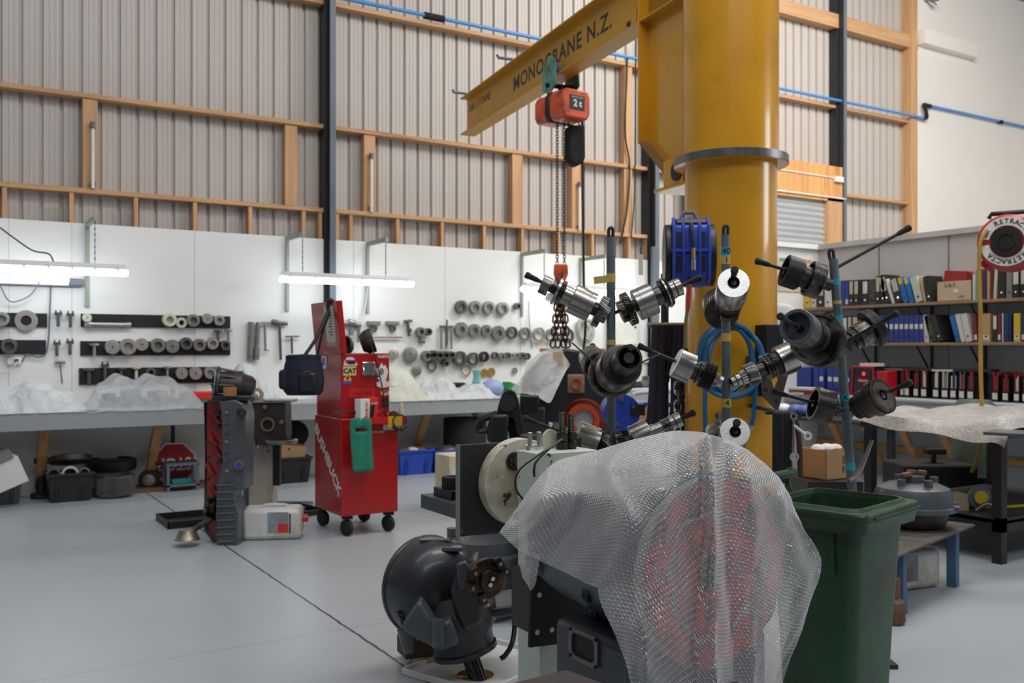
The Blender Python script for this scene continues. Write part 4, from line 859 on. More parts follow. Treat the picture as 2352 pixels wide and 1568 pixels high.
c2 = tl(1322, 881, -.05); MB().box(c2, (.16, .03, .18)).build('port_plate', mat('tan_gasket', (.28, .20, .12), .6, var=.3, vs=12), t, bevel=.02); MB().ring(c2, (0, -1, 0), 0, .035, .055, .038, 24).build('port_ring', mat('orange_primer', (.42, .055, .015), .5), t)
for a in ((1255, 1000), (1395, 900), (1380, 1010), (1275, 905), (1370, 850)): q = tl(*a, -.06); MB().hexnut(q, (0, -1, 0), .025, .02).build('bolt', m_oily, t)
for sx_ in (-.25, .25):
    for sy_ in (0.05, .45): MB().mm((sx_-.04, sy_-.04, 0), (sx_+.04, sy_+.04, tl(1300, 1040).z)).build('stand_leg', m_steeldark, t)
MB().mm((-.36, -.08, tl(0, 1052).z-.05), (.44, .56, tl(0, 1040).z-.03)).build('stand_top', m_steeldark, t)
o = MB().mm(tl(1243, 808, .50), tl(1412, 800, .56)).build('top_board', m_ply, t)
# draped film over it
def drape(name, grid, m, lab, cat='plastic sheet', par=None, sub=2, thick=.0, jitter=0.):
    """grid: rows of points; smooth surface through them"""
    rows = [spline(r, sub) for r in grid]; cols = list(zip(*rows)); cols = [spline(c_, sub) for c_ in cols]
    nu = len(cols); nv = len(cols[0]); mb = MB(); vs = [p for c_ in cols for p in c_]
    mb.add(vs, [(i*nv+j, (i+1)*nv+j, (i+1)*nv+j+1, i*nv+j+1) for i in range(nu-1) for j in range(nv-1)])
    mb.uv = []
    wu = [0]; 
    for i in range(1, nu): wu.append(wu[-1]+sum((cols[i][j]-cols[i-1][j]).length for j in range(nv))/nv)
    hv = [0]
    for j in range(1, nv): hv.append(hv[-1]+sum((cols[i][j]-cols[i][j-1]).length for i in range(nu))/nu)
    for i in range(nu):
        for j in range(nv): mb.uv.append((wu[i], hv[j]))
    o = mb.build(name, m, None, ang=70)
    if lab: tag(o, lab, cat)
    else: o.parent = par
    return o
def G(rows): return [[P(x, y, z) for x, y, z in r] for r in rows]
g = G([[(1235, 815, Zt+.45), (1265, 800, Zt+.3), (1295, 790, Zt+.2), (1340, 800, Zt+.3), (1400, 830, Zt+.45)],
       [(1215, 830, Zt+.2), (1245, 812, Zt-.05), (1285, 808, Zt-.08), (1305, 820, Zt-.02), (1385, 826, Zt+.3)],
       [(1196, 872, Zt-.1), (1218, 870, Zt-.25), (1250, 868, Zt-.28), (1298, 850, Zt-.12), (1310, 835, Zt-.02)],
       [(1180, 885, Zt-.15), (1207, 900, Zt-.3), (1240, 900, Zt-.32), (1278, 890, Zt-.28), (1290, 870, Zt-.2)],
       [(1170, 905, Zt-.2), (1200, 903, Zt-.33), (1232, 910, Zt-.36), (1262, 925, Zt-.36), (1275, 900, Zt-.3)]])
drape('plastic_wrap', g, plastic('frosted_film', (.70, .70, .70), .72, .3), 'frosted plastic wrap draped over the large dark transmission', sub=5)
q = P(1282, 823, Zt-.16); solo('card_tag', MB().box((0, 0, 0), (.085, .003, .12), (0, -.1, 0)), m_tan, 'small tan card tag pinned on the frosted plastic wrap', 'tag', q, rz=-YAW)
# black hydraulic cylinder stand left of it
q = fl(1170, 1108); q = P(1170, 900, 5.6); f2 = 5.6/FL
t = thing('lifting_jack', 'black lifting jack with a pivoting eye plate near the red cabinet', 'frame', (q.x, q.y, 0), rz=-YAW)
def fl2(px, py, dy=0): return V(((px-1170)*f2, dy, H+(HZ-py)*f2))
def pp(pts): return [((a-1170)*f2, H+(HZ-b)*f2) for a, b in pts]
mb = MB(); mb.prism(pp([(1140, 950), (1146, 925), (1152, 908), (1160, 897), (1172, 893), (1183, 899), (1190, 915), (1196, 945), (1206, 1015), (1190, 1015), (1180, 960)]), -.03, .03, Mf); mb.build('eye_plate', m_black, t, bevel=.006)
MB().cyl(fl2(1166, 925, -.05), fl2(1166, 925, .05), .05).build('pivot_pin', m_steeldark, t)
mb = MB(); mb.tube(spline([fl2(1142, 950), fl2(1110, 962), fl2(1100, 975), (fl2(1102, 990)), fl2(1130, 985)]), .022); mb.build('handle_loop', m_black, t)
mb = MB(); mb.prism(pp([(1128, 950), (1170, 948), (1165, 1015), (1120, 1015), (1118, 985)]), -.06, .06, Mf); mb.build('cylinder_body', m_black, t, bevel=.02)
MB().cyl(fl2(1175, 955, .05), fl2(1192, 1060, .05), .035).build('strut', m_blackm, t)
MB().mm(fl2(1195, 910, .1), fl2(1240, 955, .2)).build('cross_block', m_black, t, bevel=.01)
MB().mm((-.12, -.12, 0), (.15, .2, .06)).build('base', m_black, t); MB().mm((-.08, -.04, .05), (.12, .12, fl2(0, 1010).z)).build('post', m_black, t)
# grey tub with orange lip
q = P(1237, 998, 5.2); t = thing('round_tub', 'grey round tub with an orange lining behind the bolted stand head', 'tub', (q.x, q.y, .45)); hh = q.z-.45; r = 42*5.2/FL
MB().lathe((0, 0, 0), (0, 0, 1), [(r*.8, 0), (r*.93, hh-.03), (r, hh-.02), (r, hh), (r*.92, hh), (r*.9, hh-.04), (r*.7, .05), (0, .05)], 32).build('shell', m_castgrey, t)
MB().ring((0, 0, 0), (0, 0, 1), hh-.03, hh-.008, r*.9, r*.6, 32).build('orange_lining', mat('orange_primer2', (.5, .10, .03), .5), t)
MB().mm((-.08, -.08, -.45), (.1, .1, 0)).build('stand_box', m_steeldark, t)
# ================================================================ red tool cabinet
XL, YF = 2.765, 7.05
def cf(px, py): return on(px, py, YF)
cx1 = cf(914, 900).x; W = cx1-XL; DP = oX(723, 900, XL).y-YF
zb_ = P(782, 1187, SN*XL+CS*YF).z; zt = P(782, 812, SN*XL+CS*YF).z; zm = .945
t = thing('tool_cabinet', 'red roller tool cabinet with stickers, open lid and white side lettering', 'tool cabinet', (XL, YF, 0))
m_redg = mat('tool_red', (.42, .008, .010), .3, var=.04, coat=.35, vs=2)
MB().mm((0, 0, zb_), (W, DP, zm)).build('lower_cabinet', m_redg, t, bevel=.006)
CWd = cf(898, 850).x-XL
MB().mm((.01, .03, zm), (CWd, DP-.02, zt)).build('top_chest', m_redg, t, bevel=.005)
MB().mm((.03, .05, zt-.002), (CWd-.02, DP-.04, zt+.002)).build('chest_opening', m_black, t)
# front seam and tray
mb = MB(); ty = -.10; mb.mm((.09, ty, zm-.05), (W+.03, ty+.008, zm+.01)); mb.mm((.09, ty, zm-.05), (.098, .0, zm+.01)); mb.mm((W+.022, ty, zm-.05), (W+.03, .03, zm+.01)); mb.mm((.09, ty, zm-.05), (W+.03, 0, zm-.042)); mb.build('front_tray', mat('tool_red_bright', (.60, .012, .012), .35), t, bevel=.002)
MB().mm((-.002, .0, zm-.008), (-.0002, DP, zm-.004)).build('seam', m_black, t)
# lid
lz0, lz1 = zt, P(745, 694, SN*XL+CS*(YF+.3)).z
lid = bpy.data.objects.new('lid', None); C.objects.link(lid); lid.parent = t; lid.location = (.0, .0, zt); lid.rotation_euler = (0, -.10, 0)
mb = MB(); hL = lz1-zt; mb.mm((0, 0, 0), (.006, DP-.02, hL)); mb.mm((0, 0, 0), (.05, .006, hL)); mb.mm((0, DP-.026, 0), (.05, DP-.02, hL)); mb.mm((0, 0, hL-.006), (.05, DP-.02, hL)); mb.build('lid_shell', m_redg, lid, bevel=.002)
MB().mm((-.003, .07, .06), (-.0005, .29, hL-.03)).build('list_backing', m_tan, lid); MB().mm((-.005, .10, .09), (-.003, .27, hL-.04)).build('paper_list', m_paper, lid)
mb = MB()
for k in range(9): zz = .15+k*(hL-.22)/9; mb.mm((-.0062, .12, zz), (-.005, .12+.08+.035*math.sin(k*2.3), zz+.007))
mb.build('handwriting', mat('ink', (.05, .06, .12), .7), lid)
# BUSHBUCK side lettering
q0_ = oX(727, 985, XL); q1_ = oX(778, 1125, XL)
ang_ = math.atan2(q1_.z-q0_.z, -(q1_.y-q0_.y)); ln = math.hypot(q1_.z-q0_.z, q1_.y-q0_.y)
mid = (q0_+q1_)/2
mtx = Matrix.Translation((-.0015, mid.y-YF, mid.z)) @ Matrix.Rotation(-PI/2, 4, 'Z') @ Matrix.Rotation(PI/2, 4, 'X') @ Matrix.Rotation(ang_, 4, 'Z')
text('side_lettering', 'BUSHBUCK', .12, m_paper, t, None, mtx=mtx, off=.003, fit=ln*1.12)
# front side: brand lettering, stickers, handle
def fz(px, py): q = on(px, py, YF+.03); return q.x-XL, q.z
def rect(px0, py0, px1, py1, m, name, y=.0285, th=.0015):
    a, b = fz(px0, py0), fz(px1, py1); return MB().mm((a[0], y-th, b[1]), (b[0], y, a[1])).build(name, m, t)
x, z = fz(880, 819); text('brand_lettering', 'WURTH', .03, m_white, t, (x, .028, z), off=.0008, fit=.095)
rect(788, 841, 818, 862, mat('cat_yellow', (.72, .55, .22), .5), 'sticker'); x, z = fz(803, 852); text('sticker_lettering', 'CAT', .055, m_black, t, (x, .026, z), off=.002)
m_st = mat('sticker_white', (.75, .74, .72), .5)
a, b = fz(789, 820), fz(821, 839)
MB().prism([(a[0], b[1]), (b[0], b[1]), (b[0]-.01, (a[1]+b[1])/2), (b[0]-.04, a[1]), (a[0]+.03, a[1]), (a[0]+.005, (a[1]+b[1])/2)], .0, .002, Matrix(((1, 0, 0, 0), (0, 0, 1, .027), (0, 1, 0, 0), (0, 0, 0, 1)))).build('sticker', m_st, t)
a, b = fz(793, 823), fz(818, 836); MB().mm((a[0], .0255, b[1]+.008), (b[0], .027, a[1]-.012)).build('sticker_print', mat('car_red', (.35, .03, .06), .5), t); MB().mm((a[0]+.02, .0253, b[1]), (b[0]-.012, .0268, b[1]+.022)).build('sticker_print', m_black, t)
def blob(px, py, rx, rz_, m, y, nm='sticker', n=14, wob=.0): x, z = fz(px, py); po = [(x+rx*math.cos(2*PI*i/n)*(1+wob*math.sin(i*2.4)), z+rz_*math.sin(2*PI*i/n)*(1+wob*math.cos(i*3.1))) for i in range(n)]; return MB().prism(po, 0, .0012, Matrix(((1, 0, 0, 0), (0, 0, 1, y), (0, 1, 0, 0), (0, 0, 0, 1)))).build(nm, m, t)
blob(798, 872, .032, .030, mat('st_yel', (.75, .50, .05), .5), .027); blob(797, 878, .036, .014, mat('st_blu', (.05, .10, .45), .5), .0255, 'sticker_print'); blob(798, 868, .014, .014, m_red, .0252, 'sticker_print')
blob(878, 857, .048, .075, m_st, .027, wob=.22); blob(880, 882, .062, .030, m_st, .0265, wob=.10); blob(876, 853, .020, .03, mat('st_grey', (.2, .18, .17), .6), .0253, 'sticker_print'); 
blob(884, 902, .040, .022, mat('st_yel', (.75, .50, .05), .5), .027, wob=.1); blob(884, 899, .025, .010, mat('st_blu', (.05, .10, .45), .5), .0255, 'sticker_print')
rect(877, 912, 891, 935, m_black, 'sticker'); rect(802, 891, 861, 912, mat('ghost_red', (.62, .015, .015), .45), 'sticker')
x, z = fz(832, 903); text('sticker_lettering', 'GEDORE', .036, m_redg, t, (x, .0262, z), off=.001, fit=.17)
# side badge blue/white near bag
a, b = oX(748, 818, XL), oX(737, 846, XL); MB().mm((-.001, a.y-YF, b.z), (.0085, b.y-YF, a.z)).build('side_sticker', m_st, t)
a, b = oX(750-4, 822, XL), oX(740, 838, XL); MB().mm((-.002, a.y-YF, b.z), (-.001, b.y-YF, a.z)).build('side_sticker_print', mat('st_blu', (.05, .10, .45), .5), t)
# chrome handle
hx, hz_ = fz(846, 845)
MB().mm((hx-.055, .018, hz_-.05), (hx+.055, .03, hz_+.05)).build('handle_plate', m_chrome, t, bevel=.012)
MB().tube([(hx-.05, .02, hz_+.01), (hx-.062, -.03, hz_-.065), (hx+.062, -.03, hz_-.065), (hx+.05, .02, hz_+.01)], .008, 8).build('handle_bail', m_chrome, t)
MB().tube([(hx-.062, -.03, hz_-.065), (hx+.062, -.03, hz_-.065)], .012, 8).build('handle_grip', m_black, t)
# lower brand and label by tray
text('brand_lettering', 'Milwaukee', .03, m_white, t, (W*.62, -.002, .83), shear=.3); 
text('brand_lettering', 'TOOL STORAGE', .012, m_white, t, (W*.84, -.002, .84))
MB().mm((W*.73, ty-.004, .87), (W-.01, ty-.002, .96)).build('yellow_label', mat('lab_yel', (.7, .42, .03), .5), t); MB().mm((W*.73, -.003, .845), (W-.01, -.0005, .90)).build('label_card', m_paper, t)
MB().mm((W+.012, -.06, .85), (W+.016, .1, .95)).build('side_card', m_tan, t)
# castors
for (x, y) in ((.07, .05), (W-.06, .05), (.06, DP-.05), (W-.06, DP-.05)):
    MB().mm((x-.035, y-.03, zb_-.03), (x+.035, y+.04, zb_)).build('caster_plate', m_blackm, t)
    c_ = bpy.data.objects.new('caster_wheel', None); 
    w_ = MB().lathe((x-.022, y+.0, .066), (1, .35, 0), [(.04, 0), (.064, .006), (.066, .022), (.064, .038), (.04, .044)], 24).build('caster_wheel', m_rubber, t)
    MB().box((x, y+.02, .10), (.014, .05, .1)).build('caster_fork', m_black, t)
# antenna-like rod, caps on top of the chest, tray contents
tp = lambda x, y, z: (XL+x, YF+y, z)
solo('welding_mask', MB().lathe((0, 0, 0), (.7, -.3, .25), [(.0, -.02), (.07, -.015), (.10, .03), (.105, .09), (.09, .095), (.085, .03), (.02, .005)], 22), mat('camo_brown', (.06, .045, .035), .5, var=.7, vs=16), 'brown mottled helmet-like mask on top of the red cabinet', 'mask', tp(.30, .28, zt+.085))
solo('leather_pouch', MB().lathe((0, 0, 0), (-.5, -.6, .2), [(.02, -.04), (.07, -.03), (.085, .04), (.07, .06), (.06, 0), (.01, -.01)], 20), m_black, 'black rounded holder beside the mask on top of the red cabinet', 'holder', tp(.14, .28, zt+.06))
solo('tin_can', MB().cyl((0, 0, 0), (0, 0, .05), .04), m_tan, 'small tan tin at the front of the red cabinet top', 'tin', tp(.06, .16, zt+.003))
solo('thin_rod', MB().tube(spline([(0, -.06, .0), (-.03, -.02, .3), (-.07, .02, .52), (-.10, .04, .62)]), .006, 6), m_black, 'thin black bendy magnet rod standing in the cabinet tray', 'rod', tp(.36, -.02, zm-.03))
bx_ = thing('glove_box', 'white and red lettered glove box standing in the cabinet tray', 'box', tp(.17, -.06, zm-.04), rz=.35)
MB().mm((-.07, -.035, 0), (.03, .035, .20)).build('white_side', m_white, bx_, bevel=.003); MB().mm((.03, -.036, 0), (.12, .036, .21)).build('red_side', mat('box_red', (.7, .03, .02), .4), bx_, bevel=.003)
tx = text('box_lettering', 'WURTH', .035, mat('box_red', (.7, .03, .02), .4), bx_, (-.005, -.0365, .11), (PI/2, -PI/2, 0), off=.0008)
text('box_lettering', 'GLOVES', .02, m_white, bx_, (.075, -.0375, .16)); MB().mm((-.03, -.0375, .03), (-.0, -.0352, .06)).build('red_mark', mat('box_red', (.7, .03, .02), .4), bx_)
mb = MB().tube(spline([(-.18, 0, .05), (-.10, 0, .065), (-.02, 0, .06)]), .006, 6); s_ = solo('pliers', mb.tube(spline([(-.02, 0, .06), (.02, 0, .03), (.03, 0, -.02)]), .016, 8), m_steeldark, 'small hooked tool poking out of the cabinet tray beside the glove box', 'tool', tp(.10, -.05, zm))
solo('knife', MB().box((0, 0, .09), (.03, .02, .14), (.1, .1, 0)), m_black, 'black knife handle standing before the glove box in the tray', 'knife', tp(.225, -.09, zm-.045), bevel=.006)
t2 = thing('pipe_cutter', 'red-handled pipe cutter in the cabinet tray', 'cutter', tp(.33, -.05, zm-.035))
MB().ring((0, 0, .08), (0, -1, 0), -.01, .015, .03, .015, 20).build('handle_ring', m_red, t2); MB().box((.05, 0, .05), (.09, .02, .035), (0, .5, 0)).build('jaw', m_red, t2, bevel=.006); MB().box((-.03, 0, .05), (.04, .02, .09), (0, -.3, 0)).build('handle', m_red, t2, bevel=.006)
t2 = thing('spray_bottle', 'small cream squeeze bottle at the outer end of the cabinet tray', 'bottle', tp(.50, -.05, zm-.035))
MB().lathe((0, 0, 0), (0, 0, 1), [(.022, 0), (.024, .02), (.024, .09), (.012, .11)], 16).build('bottle_body', m_tan, t2); MB().lathe((0, 0, .11), (0, 0, 1), [(.014, 0), (.012, .03), (.003, .05)], 12).build('nozzle', m_nylon, t2)
solo('dark_cloth', MB().ball((0, 0, .045), (.05, .035, .05), 12, 8), mat('maroon_cloth', (.05, .008, .012), .8), 'dark maroon cloth bundle in the tray beside the squeeze bottle', 'cloth', tp(.43, -.05, zm-.04))
t2 = thing('cable_plug', 'black rubber plug and lead hooked on the tray front', 'plug', tp(.45, -.125, .90)); MB().tube([(0.06*math.cos(a*PI/8), 0, .05*math.sin(a*PI/8)+.02) for a in range(16)], .006, 6, True).build('lead_loop', m_black, t2)
for s in (-1, 1): MB().cyl((s*.01, 0, -.05), (s*.055, 0, -.02), .022, .018).build('plug_end', m_black, t2)
# green cloth hanging
a = on(826, 960, YF-.11); z0 = on(828, 1083, YF-.11).z; x0 = on(803, 1000, YF-.11).x-XL; x1 = on(850, 1000, YF-.11).x-XL
mb = MB(); ny_ = 16; vs = []; 
for j in range(ny_+1):
    v = j/ny_; zz = a.z+(z0-a.z)*v; sh_ = .02*v; e = .012*(1 if j in (0, ny_) else 0)
    for i in range(9):
        u = i/8; vs.append((x0+sh_+(x1-x0)*u*(1+.03*v)+(e if i == 0 else -e if i == 8 else 0), -.114-.012*v+.010*math.sin(u*5+v*4)+.004*math.sin(u*13), zz))
mb.add(vs, [(j*9+i, j*9+i+1, j*9+i+10, j*9+i+9) for j in range(ny_) for i in range(8) if not (j == 3 and 2 <= i <= 5)])
o = solo('microfibre_cloth', mb, m_green, 'long green microfibre cloth with a slot hanging from the tray', 'cloth', (XL, YF, 0)); sd = o.modifiers.new('thick', 'SOLIDIFY'); sd.thickness = .006
# cooler bag
q = P(697, 862, 7.45); t = thing('cooler_bag', 'dark navy cooler bag hanging from the red cabinet lid by its strap', 'bag', (q.x, q.y, q.z), rz=-.45)
def bagm(a, b, m, nm, bev=.03): return MB().mm(a, b).build(nm, m, t, bevel=bev)
mb = MB(); mb.lathe((0, 0, -.155), (0, 0, 1), [(.0, 0), (.13, .0), (.155, .03), (.165, .12), (.15, .24), (.13, .30), (0, .31)], 24); o = mb.build('bag_body', m_navy, t); o.scale = (1.0, .75, 1)
mb = MB(); mb.lathe((0, 0, .115), (0, 0, 1), [(.0, .0), (.14, .0), (.14, .04), (.12, .05), (0, .055)], 24); o = mb.build('bag_lid', m_navy, t); o.scale = (1.0, .75, 1)
bagm((-.185, -.09, -.11), (-.11, .07, .05), m_navy, 'side_pocket'); bagm((-.02, -.15, -.12), (.11, -.09, .03), m_black, 'front_pocket', .02); MB().mm((.02, -.155, .03), (.07, -.14, .04)).build('zip_pull', m_chrome, t)
Mb = (Matrix.Translation(q) @ Matrix.Rotation(-.45, 4, 'Z')).inverted(); lt_ = Mb @ V((XL-.045, YF+.14, lz1+.012)); l2 = Mb @ V((XL-.055, YF+.15, lz1-.06)); l3 = Mb @ V((XL+.025, YF+.16, lz1-.02))
MB().tube(spline([(.0, -.09, .13), l2*.5+V((.01, -.06, .03)), l2+V((-.005, -.015, -.04)), l2+V((-.002, -.004, .02)), lt_, l3]), .015, 8).build('strap', m_black, t); MB().tube(spline([(.10, .0, .13), l2*.6+V((.035, -.03, .02)), l2+V((.012, -.01, -.03))]), .011, 8).build('strap', m_black, t)
# ================================================================ engine on repair stand with red lined casing
zf = 3225/(1250-802)
q = fl(515, 1246); t = thing('gearcase', 'tall dark grey gearcase half with a red-varnished hollow standing on the floor', 'gearcase', (q.x, q.y, 0), rz=-YAW)
f3 = (SN*q.x+CS*q.y)/FL
def g3(px, py): return ((px-515)*f3, H+(HZ-py)*f3)
# slab seen edge-on from the right: long depth, hollow face turned to the left
pts = [(498, 918), (520, 912), (536, 925), (548, 965), (556, 1100), (558, 1170), (560, 1248), (514, 1252), (510, 1248)]
outer = [(470, 925), (482, 918), (512, 920), (517, 945), (519, 1000), (518, 1060), (506, 1110), (504, 1180), (507, 1250), (490, 1245), (470, 1215), (471, 1150)]
body = [(512, 920), (548, 916), (566, 925), (572, 948), (570, 1120), (545, 1122), (543, 1140), (555, 1175), (555, 1248), (508, 1252), (504, 1180), (507, 1110), (519, 1060), (519, 1000), (517, 945)]
MB().prism([g3(*p) for p in body], -.10, .16, Mf).build('case_wall', m_castgrey, t, bevel=.01)
MB().prism([g3(*p) for p in outer], .02, .14, Mf).build('hollow_face', m_dkred, t, bevel=.01)
rim = [V((g3(*p)[0], .02, g3(*p)[1])) for p in outer]; MB().tube(rim, .014, 8, True).build('rim', m_castgrey, t)
for i in range(9): a = g3(508, 1110+i*16); b = g3(553, 1108+i*16); MB().tube([V((a[0], -.105, a[1])), V((b[0]-.01, -.105, b[1]))], .009, 6).build('rib', m_castgrey, t)
for (px, py) in ((495, 960), (489, 1010), (500, 1040), (484, 1080), (494, 1130), (488, 1190)): a = g3(px, py); MB().tube([V((a[0]-.03, .01, a[1]+.05)), V((a[0], -.005, a[1])), V((a[0]+.03, .01, a[1]-.04))], .016, 8).build('web', m_dkred, t)
for (px, py, r) in ((498, 950, .02), (500, 980, .02), (478, 1000, .008), (478, 1050, .008), (478, 1100, .008), (503, 1060, .02)): a = g3(px, py); MB().cyl((a[0], .015, a[1]), (a[0], -.01, a[1]), r).build('boss', m_oily, t)
for i in range(8): a = g3(528, 945+i*22); MB().box((a[0]+.01, -.105, a[1]), (.03, .014, .02)).build('lug', m_ringm if i % 3 == 0 else m_castgrey, t)
a = g3(558, 1062); MB().cyl((a[0], -.10, a[1]), (a[0]+.01, -.15, a[1]), .033).build('cap_ring', m_ringm, t); MB().cyl((a[0]+.01, -.15, a[1]), (a[0]+.012, -.156, a[1]), .022).build('blue_cap', m_blue, t)
a = g3(490, 1165); MB().gear((a[0]-.02, -.02, a[1]), (1, -.35, 0), 0, .03, .085, 22, .008, .05).build('gear', m_steel2, t); MB().cyl((a[0]-.03, -.02, a[1]), (a[0]+.04, -.04, a[1]), .05).build('gear_hub', m_oily, t)
MB().cyl((a[0]-.0, -.05, a[1]-.08), (a[0]-.15, -.12, .10), .022).build('drain_arm', m_oily, t)
MB().lathe((a[0]-.16, -.12, .05), (0, 0, 1), [(.10, 0), (.085, .01), (.06, .075), (.04, .08)], 18).build('drain_cup', mat('brass_dull', (.30, .27, .2), .4, .8), t)
a = g3(570, 945); MB().cyl((a[0]-.03, -.11, a[1]), (a[0], -.14, a[1]), .03).build('port', m_oily, t)
# mount plate etc + cream post = repair stand
q2 = fl(598, 1192); q2 = P(598, 1190, 3225/(1192-802)); t = thing('repair_stand', 'cream square-post repair stand with a black mounting head behind the gearcase', 'stand', (q2.x, q2.y, 0), rz=-YAW)
f4 = (SN*q2.x+CS*q2.y)/FL
def g4(px, py): return ((px-598)*f4, H+(HZ-py)*f4)
a, b = g4(571, 1015), g4(627, 1190)
MB().mm((a[0], 0, .02), (b[0], .16, a[1])).build('post', mat('stand_cream', (.48, .44, .36), .5, var=.08, dirt=((.3, .25, .18), .36, 4)), t, bevel=.004); MB().mm((a[0]-.055, .02, .02), (a[0], .13, a[1])).build('post_flange', m_castgrey, t)
MB().mm((-.3, -.0, 0), (.3, .8, .03)).build('base', m_castgrey, t)
a, b = g4(574, 922), g4(662, 1020)
MB().prism([g4(574, 922), g4(662, 922), g4(664, 1000), g4(655, 1016), g4(598, 1022), g4(578, 1015)][::-1], -.12, .12, Mf).build('mounting_head', mat('dark_bronze_cast', (.035, .03, .026), .45, var=.3, vs=10), t, bevel=.01)
MB().mm((g4(570, 0)[0], -.14, a[1]-.005), (g4(675, 0)[0], .14, a[1]+.02)).build('head_plate', m_ringm, t, bevel=.003)
c_ = g4(624, 972); MB().ring((c_[0], -.12, c_[1]), (0, -1, 0), 0, .02, .062, .045, 28).build('bore_ring', mat('tan_ring', (.20, .13, .07), .5), t); MB().cyl((c_[0], -.118, c_[1]), (c_[0], -.122, c_[1]), .045).build('bore', m_black, t)
for (px, py) in ((618, 932), (655, 966), (585, 972)): c_ = g4(px, py); MB().cyl((c_[0], -.12, c_[1]), (c_[0], -.145, c_[1]), .018).build('bolt', m_ringm, t)
MB().tube([(g4(588, 995)[0], -.13, g4(0, 990)[1]), (g4(597, 0)[0], -.14, g4(0, 1018)[1])], .008, 6).build('rod', m_chrome, t)
c_ = g4(653, 1012); MB().lathe((c_[0], -.1, c_[1]), (0, 0, 1), [(.13, -.012), (.14, 0), (.14, .02), (.12, .022), (.11, .0)], 30).build('round_cover', m_ringm, t)
for (px, py) in ((606, 1020), (614, 1020), (624, 1022), (628, 1030), (676, 1026)): c_ = g4(px, py); MB().hexnut((c_[0], -.16, c_[1]), (0, -1, 0), .013, .02).build('bolt', m_chrome, t)
c_ = g4(636, 1060); MB().mm((c_[0]-.03, -.02, .3), (c_[0]+.03, .04, c_[1]+.2)).build('back_arm', m_black, t)
# gearcase on the top
q = P(535, 880, 7.3); t = thing('gearbox_cover', 'ribbed dark brown gearbox cover lying on the gearcase top', 'gearbox cover', (q.x, q.y, q.z), rz=-YAW)
f5 = 7.3/FL
zb5 = (H+(HZ-918)*f5)-q.z
MB().lathe((-.145, 0, 0), (1, .35, -.12), [(.115, 0), (.135, .01), (.135, .03), (.10, .04), (.105, .10), (.115, .16), (.12, .20), (.10, .22), (.085, .28), (.06, .31), (0, .31)], 30).build('housing', mat('brown_dark_cast', (.045, .036, .034), .42, var=.2, vs=8), t)
MB().ring((-.148, 0, 0), (1, .35, -.12), -.006, .004, .138, .06, 30).build('gasket_face', mat('blue_grey_face', (.16, .21, .24), .5, var=.3, vs=20), t); MB().cyl((-.15, 0, 0), (-.146, 0, 0), .06).build('bore', m_black, t)
for k in range(10): g = 2*PI*k/10; MB().tube([(-.14+.03*0, .128*math.cos(g), .128*math.sin(g)), (.03, .05+.11*math.cos(g), -.02+.11*math.sin(g))], .008, 6).build('rib', mat('brown_dark_cast', (.045, .036, .034), .42), t)
MB().mm((-.13, -.12, zb5), (.16, .14, -.09)).build('foot', m_castblk, t, bevel=.01)
MB().box((.02, -.13, -.06), (.09, .03, .07)).build('orange_block', mat('orange_brown', (.40, .17, .05), .5), t, bevel=.006); MB().cyl((-.02, -.15, -.09), (-.02, -.15, -.02), .008).build('stud', m_chrome, t)
q = P(590, 905, 7.35); t = thing('lifting_eye', 'tan flame-cut lifting eye on the repair stand head', 'eye', (q.x, q.y, q.z-.05), rz=-YAW)
MB().ring((0, 0, .05), (0, -1, 0), -.012, .012, .05, .024, 24).mm((-.05, -.012, -.012), (.05, .012, .02)).build('eye_plate', mat('tan_rust', (.42, .33, .24), .6), t)
# drip tray behind, jerrycan
def tray(name, px, lab, m, cx_, sx_, sy_, h, loc, rz, grp=None, cat='tray'):
    mb = MB(); a = sx_/2; b = sy_/2
    mb.mm((-a, -b, 0), (a, b, .006)); 
    for (x0, y0, x1, y1) in ((-a, -b, -a+.015, b), (a-.015, -b, a, b), (-a, -b, a, -b+.015), (-a, b-.015, a, b)): mb.mm((x0, y0, 0), (x1, y1, h))
    return solo(name, mb, m, lab, cat, loc, rz, grp, bevel=.003)
p0 = fl(388, 1185); p1 = fl(455, 1216); p2 = fl(714, 1185)
cx_ = (p0+p2)/2
qa = fl(430, 1192); tray('drip_tray', 0, 'black plastic drip tray on the floor beside the gearcase', m_black, 0, .66, .50, .06, (fl(462, 1196).x, fl(462, 1196).y, 0), 0)
qa = fl(672, 1178); tray('drip_tray', 0, 'black plastic drip tray on the floor behind the white jerrycan', m_black, 0, .40, .50, .05, (qa.x, qa.y, 0), .2)
